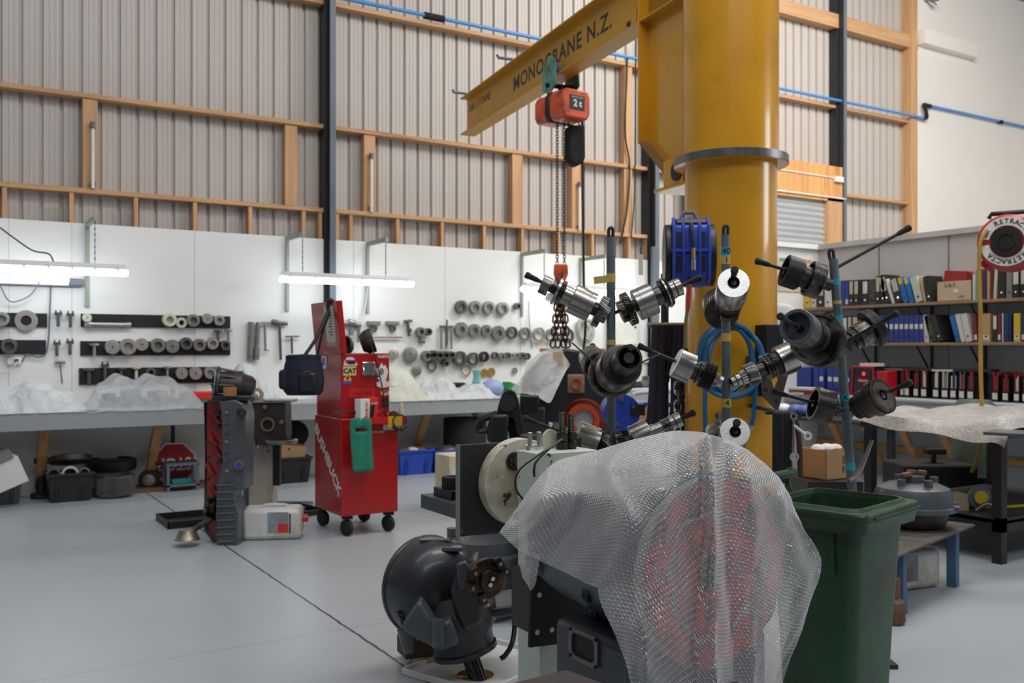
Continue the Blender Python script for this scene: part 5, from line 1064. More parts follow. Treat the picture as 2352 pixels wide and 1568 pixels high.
def jerry(loc, rz, lab, sx=.46, sy=.26, h=.245, lie=True, mirror=1):
    t = thing('jerrycan', lab, 'jerrycan', loc, rz, group='white oil jerrycans')
    MB().mm((-sx/2, -sy/2, 0), (sx/2, sy/2, h)).build('can_body', mat('milky_plastic', (.70, .70, .68), .42, var=.06, dirt=((.5, .45, .36), .36, 4)), t, bevel=.035)
    o = mirror
    MB().mm((-.02*o, -sy/2-.002, .06), (.13*o, -sy/2, h-.025)).build('label', mat('label_grey', (.26, .27, .28), .6, var=.3, vs=10), t); MB().mm((.05*o, -sy/2-.004, .06), (.13*o, -sy/2-.002, .13)).build('label_red', mat('label_red', (.62, .03, .03), .5), t); MB().mm((-.03*o, -sy/2-.003, .06), (-.02*o, -sy/2-.0005, h-.025)).build('label_blue', mat('label_cyan', (.15, .45, .62), .5), t)
    MB().mm((.135*o, -sy/2-.002, .05), (.15*o, -sy/2, h-.04)).build('label_text', m_castgrey, t)
    MB().cyl((sx/2*o, -.03, h*.62), ((sx/2+.045)*o, -.03, h*.62), .03).build('cap', m_red, t)
    MB().tube(spline([(-.08, 0, h), (-.05, 0, h+.012), (.08, 0, h+.012), (.11, 0, h)]), .014, 8).build('handle', mat('milky_plastic', (.70, .70, .68), .42), t)
    return t
qa = fl(625, 1243); jerry((qa.x+.06, qa.y+.16, 0), -.42, 'white jerrycan with red cap lying in front of the cream post')
# ================================================================ under the bench
def crate(name, px0, px1, pyt, pyb, m, lab, dep=.36, dy=0, grp=None, taper=.03, rz=0, fill=None):
    a, b = fl(px0, pyb), fl(px1, pyb); Y = (a.y+b.y)/2 if not dy else dy
    a = on(px0, pyb, Y); b = on(px1, pyb, Y); w = b.x-a.x; Z = SN*(a.x+w/2)+CS*Y; h = (pyb-pyt)*Z/FL
    t = thing(name, lab, 'crate', (a.x+w/2, Y+dep/2, 0), rz, group=grp)
    mb = MB(); n = 4
    def rc(z, ww, dd): return [(-ww, -dd, z), (ww, -dd, z), (ww, dd, z), (-ww, dd, z)]
    W2, D2 = w/2, dep/2; k = taper
    vs = rc(0, W2-k, D2-k)+rc(h, W2, D2)+rc(h, W2-.012, D2-.012)+rc(.02, W2-k-.012, D2-k-.012)
    fs = [(3, 2, 1, 0), (12, 13, 14, 15)]
    for q in range(3):
        for i in range(4): fs.append((q*4+i, q*4+(i+1) % 4, q*4+4+(i+1) % 4, q*4+4+i))
    mb.add(vs, fs)
    mb.build('tub', m, t, smooth=False)
    MB().mm((-W2-.012, -D2-.012, h-.03), (W2+.012, -D2+.001, h)).mm((-W2-.012, D2-.001, h-.03), (W2+.012, D2+.012, h)).mm((-W2-.012, -D2, h-.03), (-W2, D2, h)).mm((W2, -D2, h-.03), (W2+.012, D2, h)).build('rim', m, t, bevel=.003)
    for s in (-.62, -.5, .5, .62): MB().box((s*W2, -D2+k*.4-.004, h*.5), (.012, .012, h*.86), (-.06, 0, 0)).build('rib', m, t)
    return t, h, w
m_cgrey = mat('grey_tote', (.09, .10, .12), .5); m_cblk = mat('black_tote', (.015, .016, .018), .5)
crate('crate', -40, 52, 1103, 1160, m_cgrey, 'dark grey tote with a white box tipped into it under the bench')
q = P(18, 1075, 8.7); t = thing('foam_box', 'white polystyrene-like box with a grey taped lid tilted in the grey tote', 'box', (q.x, q.y+.2, .30), rot=(0, -.38, .1)); MB().mm((-.22, -.15, -.10), (.14, .15, .16)).build('box_body', m_paper, t, bevel=.004); MB().mm((-.24, -.17, .16), (.10, .17, .24)).build('box_lid', mat('grey_lid', (.20, .20, .20), .6), t, bevel=.004)
tc_, hc_, wc_ = crate('crate', 110, 216, 1087, 1153, m_cblk, 'black tote full of gears and seals under the bench')
cl_ = tc_.location
q = V((cl_.x, cl_.y, hc_))
solo('gear_drum', MB().lathe((0, 0, 0), (0, .25, 1), [(.19, 0), (.20, .01), (.20, .06), (.18, .07), (.1, .05), (0, .05)], 28), m_oily, 'large dark gear drum lying on top of the black tote', 'gear', (q.x+.02, q.y+.05, q.z+.08))
for i, (dx, r) in enumerate(((-.14, .07), (.0, .08), (.12, .06))): solo('seal_ring', MB().ring((0, 0, 0), (.3*(i-1), -1, .2), 0, .03, r, r*.72, 24), m_alu if i == 1 else m_ringd, ['dull seal ring standing in the black tote nearest the timber brace', 'bright seal ring standing in the middle of the black tote', 'small seal ring standing in the black tote beside the drum'][i], 'ring', (q.x+dx, q.y-.08, q.z-.02), group='seal rings in the black tote')
a = fl(85, 1148); solo('drain_cylinder', MB().lathe((0, 0, 0), (0, 0, 1), [(.10, 0), (.10, .05), (.05, .06), (.05, .34), (.07, .35), (.07, .40), (.04, .41)], 20), m_steeldark, 'dark upright cylinder between the two totes under the bench', 'cylinder', (a.x+.05, a.y+.12, 0))
a = fl(270, 1144); solo('ring_gear', MB().gear((0, 0, 0), (0, 0, 1), 0, .17, .19, 44, .010, .13).ring((0, 0, 0), (0, 0, 1), .17, .19, .18, .14), m_ringd, 'thick toothed ring gear lying on the floor under the bench', 'gear', (a.x, a.y+.12, 0.036))
a = fl(265, 1130); solo('brake_drum', MB().lathe((0, 0, 0), (0, 0, 1), [(.24, 0), (.25, .02), (.25, .1), (.22, .12), (.20, .10)], 30), m_black, 'wide black drum stacked on the ring gear under the bench', 'drum', (a.x-.03, a.y+.06, .232))
# hand truck wheel
a = fl(347, 1128); t = thing('wheel', 'small rubber wheel with grey hub leaning by the timber brace', 'wheel', (a.x, a.y+.1, .112), rz=-.3)
MB().lathe((0, .03, 0), (0, -1, 0), [(.07, 0), (.10, .005), (.11, .02), (.11, .05), (.10, .065), (.07, .07)], 28).build('tyre', m_rubber, t); MB().lathe((0, -.03, 0), (0, -1, 0), [(.07, 0), (.06, .015), (.03, .02), (.028, .03), (0, .03)], 22).build('hub', m_ringm, t)
# upside down stop sign
a = on(401, 1064, D-.22); R8 = 51*(SN*a.x+CS*a.y)/FL
t = thing('stop_sign', 'red octagonal STOP sign turned upside down against the wall under the bench', 'sign', a, rot=(-.08, 0, 0))
oct_ = [(R8*math.cos(PI/8+k*PI/4), R8*math.sin(PI/8+k*PI/4)) for k in range(8)]
MB().prism(oct_, 0, .006, Mf).build('sign_border', m_white, t); MB().prism([(x*.93, z*.93) for x, z in oct_], -.002, 0, Mf).build('sign_face', mat('sign_red', (.42, .015, .02), .4), t)
text('sign_lettering', 'STOP', R8*.80, m_white, t, (0, -.0035, 0), (PI/2, PI, 0), off=.004, fit=R8*1.45)
a = on(397, 985, D-.12); solo('sign_pole', MB().cyl((0, 0, -1.0), (0, 0, .08), .022), mat('blue_black', (.02, .03, .08), .5), 'dark blue pole standing behind the STOP sign', 'pole', (a.x, D-.12, 1.03-.0))
# small trolley table
a, b = fl(384, 1131), fl(462, 1127); w = b.x-a.x; t = thing('step_stool', 'small grey metal stool frame in front of the STOP sign', 'stool', (a.x, a.y+.02, 0)); hh = .27
for x in (0, w-.03):
    for y in (0, .22): MB().mm((x, y, 0), (x+.03, y+.03, hh)).build('leg', m_steelgrey, t)
MB().mm((-.005, -.005, hh), (w+.005, .26, hh+.025)).build('top', m_steelgrey, t); MB().mm((0, 0, .05), (w, .25, .07)).build('lower_shelf', m_steelgrey, t)
solo('teal_case', MB().mm((-.1, -.06, 0), (.1, .06, .05)), mat('teal_case', (.02, .22, .20), .5), 'flat teal case on the lower shelf of the grey stool', 'case', (a.x+w*.5, a.y+.14, .07), bevel=.006)
MB()
# black bar across sign
a = on(405, 1062, D-.36); solo('black_bar', MB().box((0, 0, 0), (.42, .04, .03), (0, -.02, 0)), m_black, 'thin black bar leaning across the STOP sign', 'bar', (a.x, a.y, a.z-.0))
# right side under bench
tt, hh, ww = crate('crate', 632, 716, 1050, 1110, m_cblk, 'black tote holding cardboard under the bench behind the repair stand')
l = tt.location; solo('carton', MB().box((0, 0, .12), (.30, .26, .20), (.1, .12, .1)), m_card, 'brown carton sitting in the black tote behind the repair stand', 'box', (l.x, l.y, hh-.08))
solo('black_bag', MB().ball((0, 0, .16), (.2, .16, .17), 16, 10), m_blackm, 'black sack piled behind the brown carton under the bench', 'bag', (l.x+.14, l.y+.30, .35))
tt, hh, ww = crate('crate', 918, 998, 1033, 1090, m_blue, 'blue crate under the bench right beside the red tool cabinet')
l = tt.location
for i, (dx, m, nm) in enumerate(((-.1, mat('brown_bits', (.2, .09, .04), .6), 'brown'), (.02, m_white, 'white'), (.12, mat('brown_bits', (.2, .09, .04), .6), 'rust-brown'))): solo('wrapped_part', MB().ball((0, 0, 0), (.09, .10, .05), 12, 8), m, '%s wrapped part in the blue crate nearest the cabinet' % nm, 'part', (l.x+dx, l.y, hh-.03))
tt, hh, ww = crate('crate', 1002, 1075, 1034, 1085, m_blue, 'blue crate under the bench half hidden by the cream box')
l = tt.location; solo('wrapped_part', MB().ball((0, 0, 0), (.14, .12, .07), 12, 8), m_castgrey, 'grey bagged part in the blue crate behind the cream box', 'part', (l.x+.03, l.y, hh-.02))
a = on(1033, 1100, 7.6); t = thing('battery_box', 'cream plastic box with a blue label behind the black square plate', 'box', (a.x, 7.6, 0)); z0, z1_ = P(1033, 1108, SN*a.x+CS*7.6).z, P(1033, 1047, SN*a.x+CS*7.6).z
MB().mm((0, 0, 0), (.42, .3, z1_)).build('box_body', mat('cream_tub', (.68, .62, .42), .5), t, bevel=.008); MB().mm((.02, -.003, z1_*.6), (.12, 0, z1_*.78)).build('label', m_paper, t); MB().mm((-.015, -.015, 0), (.44, .3, z1_*.18)).build('base_lip', mat('cream_tub', (.68, .62, .42), .5), t)
a = fl(1075, 1110); solo('oil_drum', MB().lathe((0, 0, 0), (0, 0, 1), [(.26, 0), (.27, .02), (.27, .30), (.275, .31), (.27, .32), (.27, .62), (.26, .64), (0, .63)], 30), m_blackm, 'black drum in the shade under the far bench end', 'drum', (on(1090, 1000, BF+.1).x, BF+.35, 0))
a = on(1110, 1010, BF-.2); solo('aqua_pack', MB().box((0, 0, 0), (.16, .1, .1), (.2, .4, .2)), mat('aqua_pack', (.35, .65, .55), .5), 'pale aqua packet above the drum under the bench', 'packet', (on(1110, 1010, BF+.2).x, BF+.3, .68))
# ================================================================ foreground machine stand with wrapped gearbox
YP = 3.10
A, B = on(1055, 1022, YP), on(1290, 1205, YP)
t = thing('machine_stand', 'cream and black engine repair stand holding the bubble-wrapped gearbox', 'stand', (on(1215, 1100, 2.8).x, 2.8, 0))
O = V((on(1215, 1100, 2.8).x, 2.8, 0))
def L(p): return p-O
MB().mm(L(V((A.x, YP, B.z))), L(V((B.x+.1, YP+.022, A.z)))).build('face_plate', mat('black_faceplate', (.016, .015, .014), .55, var=.3, chips=((.16, .13, .10), .33, 5)), t, bevel=.002)
MB().mm(L(V((A.x-.003, YP-.001, B.z))), L(V((A.x+.003, YP+.024, A.z)))).build('plate_edge', mat('bare_edge', (.22, .21, .20), .5), t)
sl0, sl1 = oX(965, 1134, A.x), oX(965, 1166, A.x)
MB().mm(L(V((A.x+.002, YP+.022, sl1.z))), L(V((B.x+.1, sl0.y, sl0.z)))).build('slab_arm', mat('slab_bluegrey', (.05, .058, .068), .45), t, bevel=.003)
MB().mm(L(V((A.x+.03, YP+.12, sl0.z))), L(V((B.x, sl0.y-.06, sl0.z+.035)))).build('slab_block', m_black, t, bevel=.002)
c = oX(1031, 1105, A.x+.12); cpos = V((A.x+.085, sl0.y-.13, sl0.z+.035)); MB().ring(L(cpos), (0, 0, 1), 0, .045, .048, .018, 28).build('pad_ring', m_blackm, t, bevel=.003)
c = on(1203, 1108, 3.04); r = on(1203, 1108, 3.04).x-on(1116, 1108, 3.04).x
MB().cyl(L(V((c.x+.03, 2.86, c.z))), L(V((c.x+.03, YP, c.z))), .075, n=40).build('hub', m_cream, t); MB().cyl(L(V((c.x, 3.045, c.z))), L(V((c.x, YP, c.z))), r, n=64).build('round_flange', m_cream, t, bevel=.003)
q = on(1184, 1060, 3.03); MB().hexnut(L(q), (0, -1, 0), .022, .03).build('flange_bolt', m_oily, t); MB().ring(L(q+V((0, .01, 0))), (0, -1, 0), 0, .006, .036, .02, 20).build('washer', m_black, t)
a, b = on(1238, 1042, 2.74), on(1310, 1150, 2.74)
MB().mm(L(V((a.x, 2.74, b.z))), L(V((b.x+.12, 2.885, a.z)))).build('head_block', m_mint, t, bevel=.003)
a2, c2 = on(1240, 1150, 2.745), on(1293, 1150, 2.745)
MB().mm(L(V((a2.x, 2.745, 0.02))), L(V((c2.x, 2.89, b.z+.01)))).build('post', m_mint, t, bevel=.002)
MB().mm(L(V((a2.x-.01, 2.65, 0))), L(V((c2.x+.3, 3.4, .03)))).build('base_plate', m_mint, t)
# ear plate, studs, hydraulic lines
zt_ = a.z
q = on(1266, 1010, 2.86); MB().prism([(-.036, 0), (.036, 0)]+arc(0, .035, .036, 0, PI, 12), 0, .012, Matrix(((1, 0, 0, q.x-O.x), (0, 0, 1, q.y-O.y), (0, 1, 0, zt_), (0, 0, 0, 1)))).build('ear_plate', m_cream, t, bevel=.001)
for px, rr, ph in ((1217, .0085, .045), (1238, .0085, .045)):
    q = on(px, 1030, 2.85); MB().cyl(L(V((q.x, 2.85, zt_))), L(V((q.x, 2.85, zt_+ph+.02))), rr).build('stud', m_chrome, t); MB().hexnut(L(V((q.x, 2.85, zt_))), (0, 0, 1), .017, .02).build('nut', m_chrome, t)
for px in (1291, 1311):
    q = on(px, 1030, 2.82); mb = MB(); hgt = .135 if px == 1291 else .128
    pr = [(.0125, 0)]+[(.0125 if k % 2 else .0108, .03+k*.0026) for k in range(int((hgt-.03)/.0026))]+[(.011, hgt)]
    mb.lathe(L(V((q.x, 2.82, zt_))), (0, 0, 1), pr, 14); mb.build('threaded_rod', m_oily, t)
    MB().cyl(L(V((q.x, 2.82, zt_))), L(V((q.x, 2.82, zt_+.028))), .021).build('sleeve_nut', m_black, t); MB().hexnut(L(V((q.x, 2.82, zt_+.032))), (0, 0, 1), .023, .03).build('hex_nut', m_oily, t)
def hp(px, py, Y): return L(on(px, py, Y))
MB().tube(spline([hp(1292, 1008, 2.72), hp(1262, 1028, 2.70), hp(1225, 1052, 2.69), hp(1196, 1075, 2.69), hp(1184, 1100, 2.69), hp(1186, 1125, 2.69), hp(1200, 1145, 2.70)]), .0042, 8).build('hydraulic_line', m_oily, t)
MB().tube(spline([hp(1285, 1012, 2.70), hp(1262, 1030, 2.68), hp(1240, 1050, 2.68), hp(1228, 1068, 2.68), hp(1227, 1095, 2.68)]), .0042, 8).build('hydraulic_line', m_oily, t)
# black adapter plate with holes
YH = 2.60
def hL(px, py): q = on(px, py, YH); return (q.x-O.x, q.z)
MB().prism([hL(1217, 1487), hL(1226, 1240), hL(1430, 1240), hL(1430, 1455), hL(1290, 1478)], YH-O.y, YH-O.y+.014, Mf).build('adapter_plate', m_blackplate, t, bevel=.001)
for (px, py) in ((1239, 1366), (1234, 1452), (1268, 1446), (1243, 1310)): x, z = hL(px, py); MB().cyl((x, YH-O.y-.0008, z), (x, YH-O.y+.002, z), .009).build('bolt_hole', m_mint, t)
MB().mm((hL(1230, 0)[0], YH-O.y+.01, .55), (hL(1350, 0)[0], -.05, .75)).build('adapter_spacer', m_black, t)
# ---------------- gearbox
GX, GZ = 1.776, .905; GC = V((GX, 1.84, GZ))
t = thing('gearbox', 'large blue-grey gearbox with a red ribbed end face under bubble wrap', 'gearbox', (GX, 1.84, GZ))
m_gb = mat('bluegrey_gearbox', (.033, .043, .055), .40, var=.12, vs=5, bump=.06, bs=80)
MB().lathe((0, .76, 0), (0, -1, 0), [(.0, 0), (.11, .0), (.115, .03), (.14, .05), (.185, .12), (.20, .2), (.205, .3), (.22, .40), (.235, .55), (.24, .62), (.255, .66), (.262, .68), (.262, .72), (.25, .73)], 64).build('bell_housing', m_gb, t)
MB().lathe((-.185, .60, -.06), (-.5, .2, .05), [(.05, -.06), (.045, 0), (.03, .02), (0, .03)], 18).build('boss', m_gb, t)
BL = 1.55-GX
MB().mm((BL, .02, -.65), (.22, .43, -.19)).build('sump_case', m_gb, t, bevel=.02)
MB().mm((BL-.02, .0, -.42), (.20, .1, -.20)).build('sump_block', m_gb, t, bevel=.025)
pc = oX(1342, 1486, 1.548)-GC
def rr_(w, h, r): return arc(w-r, h-r, r, 0, PI/2, 5)+arc(-w+r, h-r, r, PI/2, PI, 5)+arc(-w+r, -h+r, r, PI, 1.5*PI, 5)+arc(w-r, -h+r, r, 1.5*PI, 2*PI, 5)
Myz = Matrix(((0, 0, 1, 0), (1, 0, 0, pc.y), (0, 1, 0, pc.z), (0, 0, 0, 1)))
def frame_ring(po, pi, x0, x1):
    n = len(po); mb = MB(); vs = []
    for x in (x0, x1):
        for s in (po, pi): vs += [Myz @ V((a, b, x)) for a, b in s]
    fs = []
    for i in range(n):
        j = (i+1) % n; fs += [(i, j, n+j, n+i), (2*n+i, 3*n+i, 3*n+j, 2*n+j), (i, 2*n+i, 2*n+j, j), (n+i, n+j, 3*n+j, 3*n+i)]
    return mb.add(vs, fs)
frame_ring(rr_(.068, .045, .02), rr_(.054, .032, .018), BL-.008, BL).build('port_rim', m_ringd, t); MB().prism(rr_(.054, .032, .018), BL-.001, BL+.001, Myz).build('port_opening', mat('port_dark', (.004, .003, .003), .6), t)
for a, b in ((-.06, .037), (.06, .037), (-.06, -.037), (.06, -.037)): MB().cyl((BL-.008, pc.y+a, pc.z+b), (BL-.013, pc.y+a, pc.z+b), .005).build('port_bolt', m_oily, t)
for (y, z, s) in ((.30, -.10, .04), (.34, -.17, .03), (.12, -.13, .035), (.22, -.17, .03), (-.02, -.36, .04)):
    xx = -math.sqrt(max(.0, .215**2-z*z)) if z > -.19 else BL-.02; MB().box((xx, y, z), (.05, .03, s), (0, .2, 0)).build('lug', m_gb, t, bevel=.006); MB().cyl((xx-.026, y, z), (xx-.03, y, z), .007).build('lug_hole', m_black, t)
MB().box((-.10, .28, .20), (.16, .12, .06)).build('top_cover', m_gb, t, bevel=.01); MB().lathe((-.02, .10, .2), (0, 0, 1), [(.05, 0), (.05, .05), (.02, .06), (.02, .12)], 16).build('breather', m_oily, t)
q = P(1628, 1012, 2.46)-GC; MB().cyl((q.x, q.y+.02, .20), (q.x, q.y+.02, q.z-.012), .018, .008).build('shift_lever', m_blackm, t)
# red end face with scalloped edge
m_redf = mat('red_primer_face', (.72, .060, .035), .5, var=.2, vs=14, dirt=((.20, .05, .04), .40, 18))
m_gask = mat('grey_gasket_face', (.42, .40, .37), .5, var=.2, vs=20)
MB().cyl((0, .03, 0), (0, -.001, 0), .255, n=64).build('end_flange', m_gask, t)
sc_ = [((.240+.011*abs(math.sin(k*PI*2/14)))*math.cos(2*PI*k/112*1.0), (.240+.011*abs(math.sin(k*PI*2/14)))*math.sin(2*PI*k/112)) for k in range(112)]
MB().prism(sc_, -.012, .0, Mf).build('red_face', m_redf, t, smooth=False)
def wavy(r, w, a0, a1, n=50, amp=.006):
    mb = MB(); vs = []
    for i in range(n+1):
        g = a0+(a1-a0)*i/n; rr = r+amp*math.sin(g*9)+.01*math.sin(g*3+1)
        for dr, yy in ((-w, -.0115), (0, -.021), (w, -.0115)): vs.append(((rr+dr)*math.cos(g)-.01, yy, (rr+dr)*math.sin(g)))
    return mb.add(vs, [(i*3+k, i*3+k+1, i*3+k+4, i*3+k+3) for i in range(n) for k in range(2)])
wavy(.165, .006, -1.2, 4.6).build('gasket_rib', m_gask, t); wavy(.178, .005, -.9, 1.0, 24).build('gasket_rib', m_gask, t)
MB().cyl((-.03, -.010, .005), (-.03, -.016, .005), .050, n=32).build('centre_bore', m_black, t); MB().ring((-.03, 0, .005), (0, -1, 0), .01, .02, .060, .050, 32).build('bore_ring', m_redf, t)
for (g, rr, s) in ((2.05, .185, .018), (1.75, .178, .012), (-.1, .145, .014), (3.95, .165, .02), (4.2, .18, .013), (4.5, .115, .014), (5.5, .20, .02), (5.7, .185, .013), (.9, .2, .02), (2.9, .235, .007), (3.4, .235, .007), (1.2, .235, .007), (.2, .235, .007), (5.1, .235, .007)):
    MB().cyl((rr*math.cos(g), -.010, rr*math.sin(g)), (rr*math.cos(g), -.015, rr*math.sin(g)), s, n=16).build('bolt_hole', m_castblk, t)
# ---------------- bubble wrap
def bubble_mat():
    m = bpy.data.materials.new('bubble_wrap'); m.use_nodes = True; tr = m.node_tree; N = tr.nodes; Lk = tr.links
    for n in list(N): N.remove(n)
    out = N.new('ShaderNodeOutputMaterial'); uv = N.new('ShaderNodeUVMap'); uv.uv_map = 'UVMap'
    def vm(op, a, b=None):
        n = N.new('ShaderNodeVectorMath'); n.operation = op
        for i, q in enumerate((a, b)):
            if q is None: continue
            if isinstance(q, (tuple, list)): n.inputs[i].default_value = q
            else: Lk.new(q, n.inputs[i])
        return n
    def mt(op, a, b=None, c=None, cl=False):
        n = N.new('ShaderNodeMath'); n.operation = op; n.use_clamp = cl
        for i, q in enumerate((a, b, c)):
            if q is None: continue
            if isinstance(q, (int, float)): n.inputs[i].default_value = q
            else: Lk.new(q, n.inputs[i])
        return n.outputs[0]
    pitch = .0112; cell = (pitch, pitch*1.7320508, 1)
    def lat(off):
        p = vm('DIVIDE', vm('ADD', uv.outputs[0], off).outputs[0], cell).outputs[0]
        f = vm('SUBTRACT', vm('FRACTION', p).outputs[0], (.5, .5, 0)).outputs[0]
        return vm('LENGTH', vm('MULTIPLY', f, (1, 1.7320508, 0)).outputs[0]).outputs['Value']
    d = mt('MINIMUM', lat((0, 0, 0)), lat((pitch/2, pitch*.8660254, 0)))       # 0 centre .. .577 corner
    dome = mt('SUBTRACT', 1, mt('POWER', mt('DIVIDE', d, .47), 2.6), cl=True)
    ringm = mt('SUBTRACT', 1, mt('MULTIPLY', mt('ABSOLUTE', mt('SUBTRACT', d, .45)), 9), cl=True)
    no = N.new('ShaderNodeTexNoise'); no.inputs['Scale'].default_value = 18; no.inputs['Detail'].default_value = 3; Lk.new(uv.outputs[0], no.inputs['Vector'])
    no2 = N.new('ShaderNodeTexNoise'); no2.inputs['Scale'].default_value = 260; no2.inputs['Detail'].default_value = 2; Lk.new(uv.outputs[0], no2.inputs['Vector'])
    hgt = mt('ADD', mt('ADD', mt('MULTIPLY', dome, .7), mt('MULTIPLY', no.outputs[0], 1.6)), mt('MULTIPLY', no2.outputs[0], .55))
    bu = N.new('ShaderNodeBump'); bu.inputs['Strength'].default_value = 1.0; bu.inputs['Distance'].default_value = .006; Lk.new(hgt, bu.inputs['Height'])
    df = N.new('ShaderNodeBsdfDiffuse'); df.inputs[0].default_value = (.95, .94, .93, 1); Lk.new(bu.outputs[0], df.inputs['Normal'])
    tl_ = N.new('ShaderNodeBsdfTranslucent'); tl_.inputs[0].default_value = (.95, .94, .93, 1)
    gl = N.new('ShaderNodeBsdfGlossy'); gl.inputs['Roughness'].default_value = .16; gl.inputs[0].default_value = (.95, .95, .97, 1); Lk.new(bu.outputs[0], gl.inputs['Normal'])
    tp_ = N.new('ShaderNodeBsdfTransparent'); tp_.inputs[0].default_value = (.93, .93, .94, 1)
    m1 = N.new('ShaderNodeMixShader'); m1.inputs[0].default_value = .15; Lk.new(df.outputs[0], m1.inputs[1]); Lk.new(tl_.outputs[0], m1.inputs[2])
    m2 = N.new('ShaderNodeMixShader'); lw = N.new('ShaderNodeLayerWeight'); lw.inputs[0].default_value = .5
    Lk.new(mt('ADD', mt('ADD', .28, mt('MULTIPLY', mt('POWER', lw.outputs['Facing'], 2.2), .55)), mt('MULTIPLY', ringm, .30), None, True), m2.inputs[0]); Lk.new(tp_.outputs[0], m2.inputs[1]); Lk.new(m1.outputs[0], m2.inputs[2])
    m3 = N.new('ShaderNodeMixShader'); m3.inputs[0].default_value = .20; Lk.new(m2.outputs[0], m3.inputs[1]); Lk.new(gl.outputs[0], m3.inputs[2])
    Lk.new(m3.outputs[0], out.inputs[0]); return m
m_bub = bubble_mat()
def F(px, py, dy=0): return on(px, py, 1.765-dy)
def S(px, py, dx=0): return oX(px, py, 1.47-dx)
rowsW = [
 [P(1243, 1092, 3.05), P(1285, 1056, 3.12), P(1370, 1034, 3.0), P(1450, 1010, 2.92), P(1545, 989, 2.8), P(1612, 992, 2.6), P(1640, 1002, 2.55), P(1668, 1012, 2.62), P(1720, 1034, 2.72), P(1788, 1098, 2.78), P(1828, 1172, 2.74)],
 [P(1218, 1120, 2.96), P(1262, 1072, 2.98), P(1330, 1066, 2.85), P(1398, 1074, 2.62), P(1515, 1060, 2.45), P(1605, 1016, 2.40), P(1632, 1001, 2.40), P(1662, 1014, 2.46), P(1722, 1038, 2.5), P(1789, 1100, 2.6), P(1831, 1176, 2.64)],
 [P(1195, 1155, 2.90), S(1245, 1140), S(1325, 1130), P(1428, 1135, 2.36), F(1525, 1125, .02), F(1605, 1090, .03), F(1637, 1080, .08), F(1664, 1085, .0), F(1725, 1100, .05), F(1798, 1150, .0), F(1852, 1222, -.02)],
 [P(1170, 1190, 2.88), S(1225, 1205, .02), S(1310, 1215), P(1440, 1200, 2.28), F(1525, 1230, .02), F(1605, 1225, .02), F(1641, 1220, .08), F(1668, 1225, .0), F(1732, 1235, .05), F(1815, 1255, .0), F(1886, 1286, -.02)],
 [P(1147, 1222, 2.86), S(1190, 1262, .03), S(1285, 1308, .02), P(1373, 1350, 2.40), F(1505, 1340, .03), F(1600, 1350, .02), F(1643, 1350, .09), F(1674, 1355, .01), F(1738, 1360, .06), F(1825, 1365, .0), F(1879, 1342, -.01)],
 [P(1130, 1260, 2.84), S(1180, 1320, .03), S(1290, 1345, .02), P(1405, 1440, 2.34), F(1480, 1440, .03), F(1590, 1450, .02), F(1645, 1450, .09), F(1680, 1460, .01), F(1738, 1470, .06), F(1800, 1480, .02), F(1846, 1440, .0)],
 [P(1120, 1300, 2.84), S(1170, 1360, .03), S(1290, 1385, .02), P(1436, 1520, 2.30), F(1490, 1540, .03), F(1590, 1560, .02), F(1645, 1560, .09), F(1684, 1560, .01), F(1730, 1560, .05), F(1775, 1570, .02), F(1806, 1530, .0)],
 [P(1110, 1340, 2.84), S(1170, 1400, .03), S(1290, 1425, .02), P(1458, 1640, 2.28), F(1510, 1660, .03), F(1590, 1680, .02), F(1643, 1690, .09), F(1680, 1560, .01), F(1720, 1600, .05), F(1750, 1650, .02), F(1765, 1640, .0)]]
SU, SV = 9, 9
cols = [spline(r, SU, .5) for r in rowsW]; nu = len(cols[0]); fin = [spline([cols[r][i] for r in range(len(cols))], SV, .6) for i in range(nu)]; nv = len(fin[0])
mb = MB(); vs = []; uvs = []
for i in range(nu):
    for j in range(nv):
        p = fin[i][j].copy(); a = i/nu*10; b = j/nv*7
        w = .010*math.sin(a*2.9+.8*b)*math.sin(b*1.1+.4)+.006*math.sin(a*6.3-b*1.7)+.004*math.sin(a*11+b*5)
        p += V((-.45, -.85, .25))*w*min(1, j/10+.2); vs.append(p)
for i in range(nu):
    for j in range(nv): uvs.append(None)
# metric UVs accumulated along the sheet
U = [[0]*nv for _ in range(nu)]; Vv = [[0]*nv for _ in range(nu)]
jm = int(nv*.45); im = int(nu*.5)
for i in range(1, nu): d_ = (vs[i*nv+jm]-vs[(i-1)*nv+jm]).length; 
acc = [0]
for i in range(1, nu): acc.append(acc[-1]+(vs[i*nv+jm]-vs[(i-1)*nv+jm]).length)
for i in range(nu):
    h_ = 0
    for j in range(nv):
        if j: h_ += sum((fin[q][j]-fin[q][j-1]).length for q in range(max(0, i-12), min(nu, i+13)))/(min(nu, i+13)-max(0, i-12))
        uvs[i*nv+j] = (acc[i], h_)
cut_i, cut_j = 3*SU, 4*SV
fs = []
for i in range(nu-1):
    for j in range(nv-1):
        # the side flap ends on a slanting hem; the front flap hangs lower
        lim = cut_j if i < cut_i else nv
        if j >= lim: continue
        fs.append((i*nv+j, (i+1)*nv+j, (i+1)*nv+j+1, i*nv+j+1))
mb.add(vs, fs); mb.uv = uvs
wr = mb.build('bubble_wrap', m_bub, None, ang=80); tag(wr, 'large sheet of bubble wrap draped over the gearbox with the red face', 'bubble wrap')
g = [[oX(1189, 1256, 1.46), oX(1214, 1266, 1.455), oX(1242, 1272, 1.46)], [oX(1193, 1290, 1.46), oX(1214, 1300, 1.45), oX(1236, 1305, 1.46)], [oX(1200, 1325, 1.46), oX(1214, 1332, 1.45), oX(1230, 1340, 1.46)], [oX(1214, 1345, 1.46), oX(1218, 1356, 1.455), oX(1224, 1352, 1.46)]]
o = drape('torn_strip', g, m_bub, None, par=wr, sub=4)
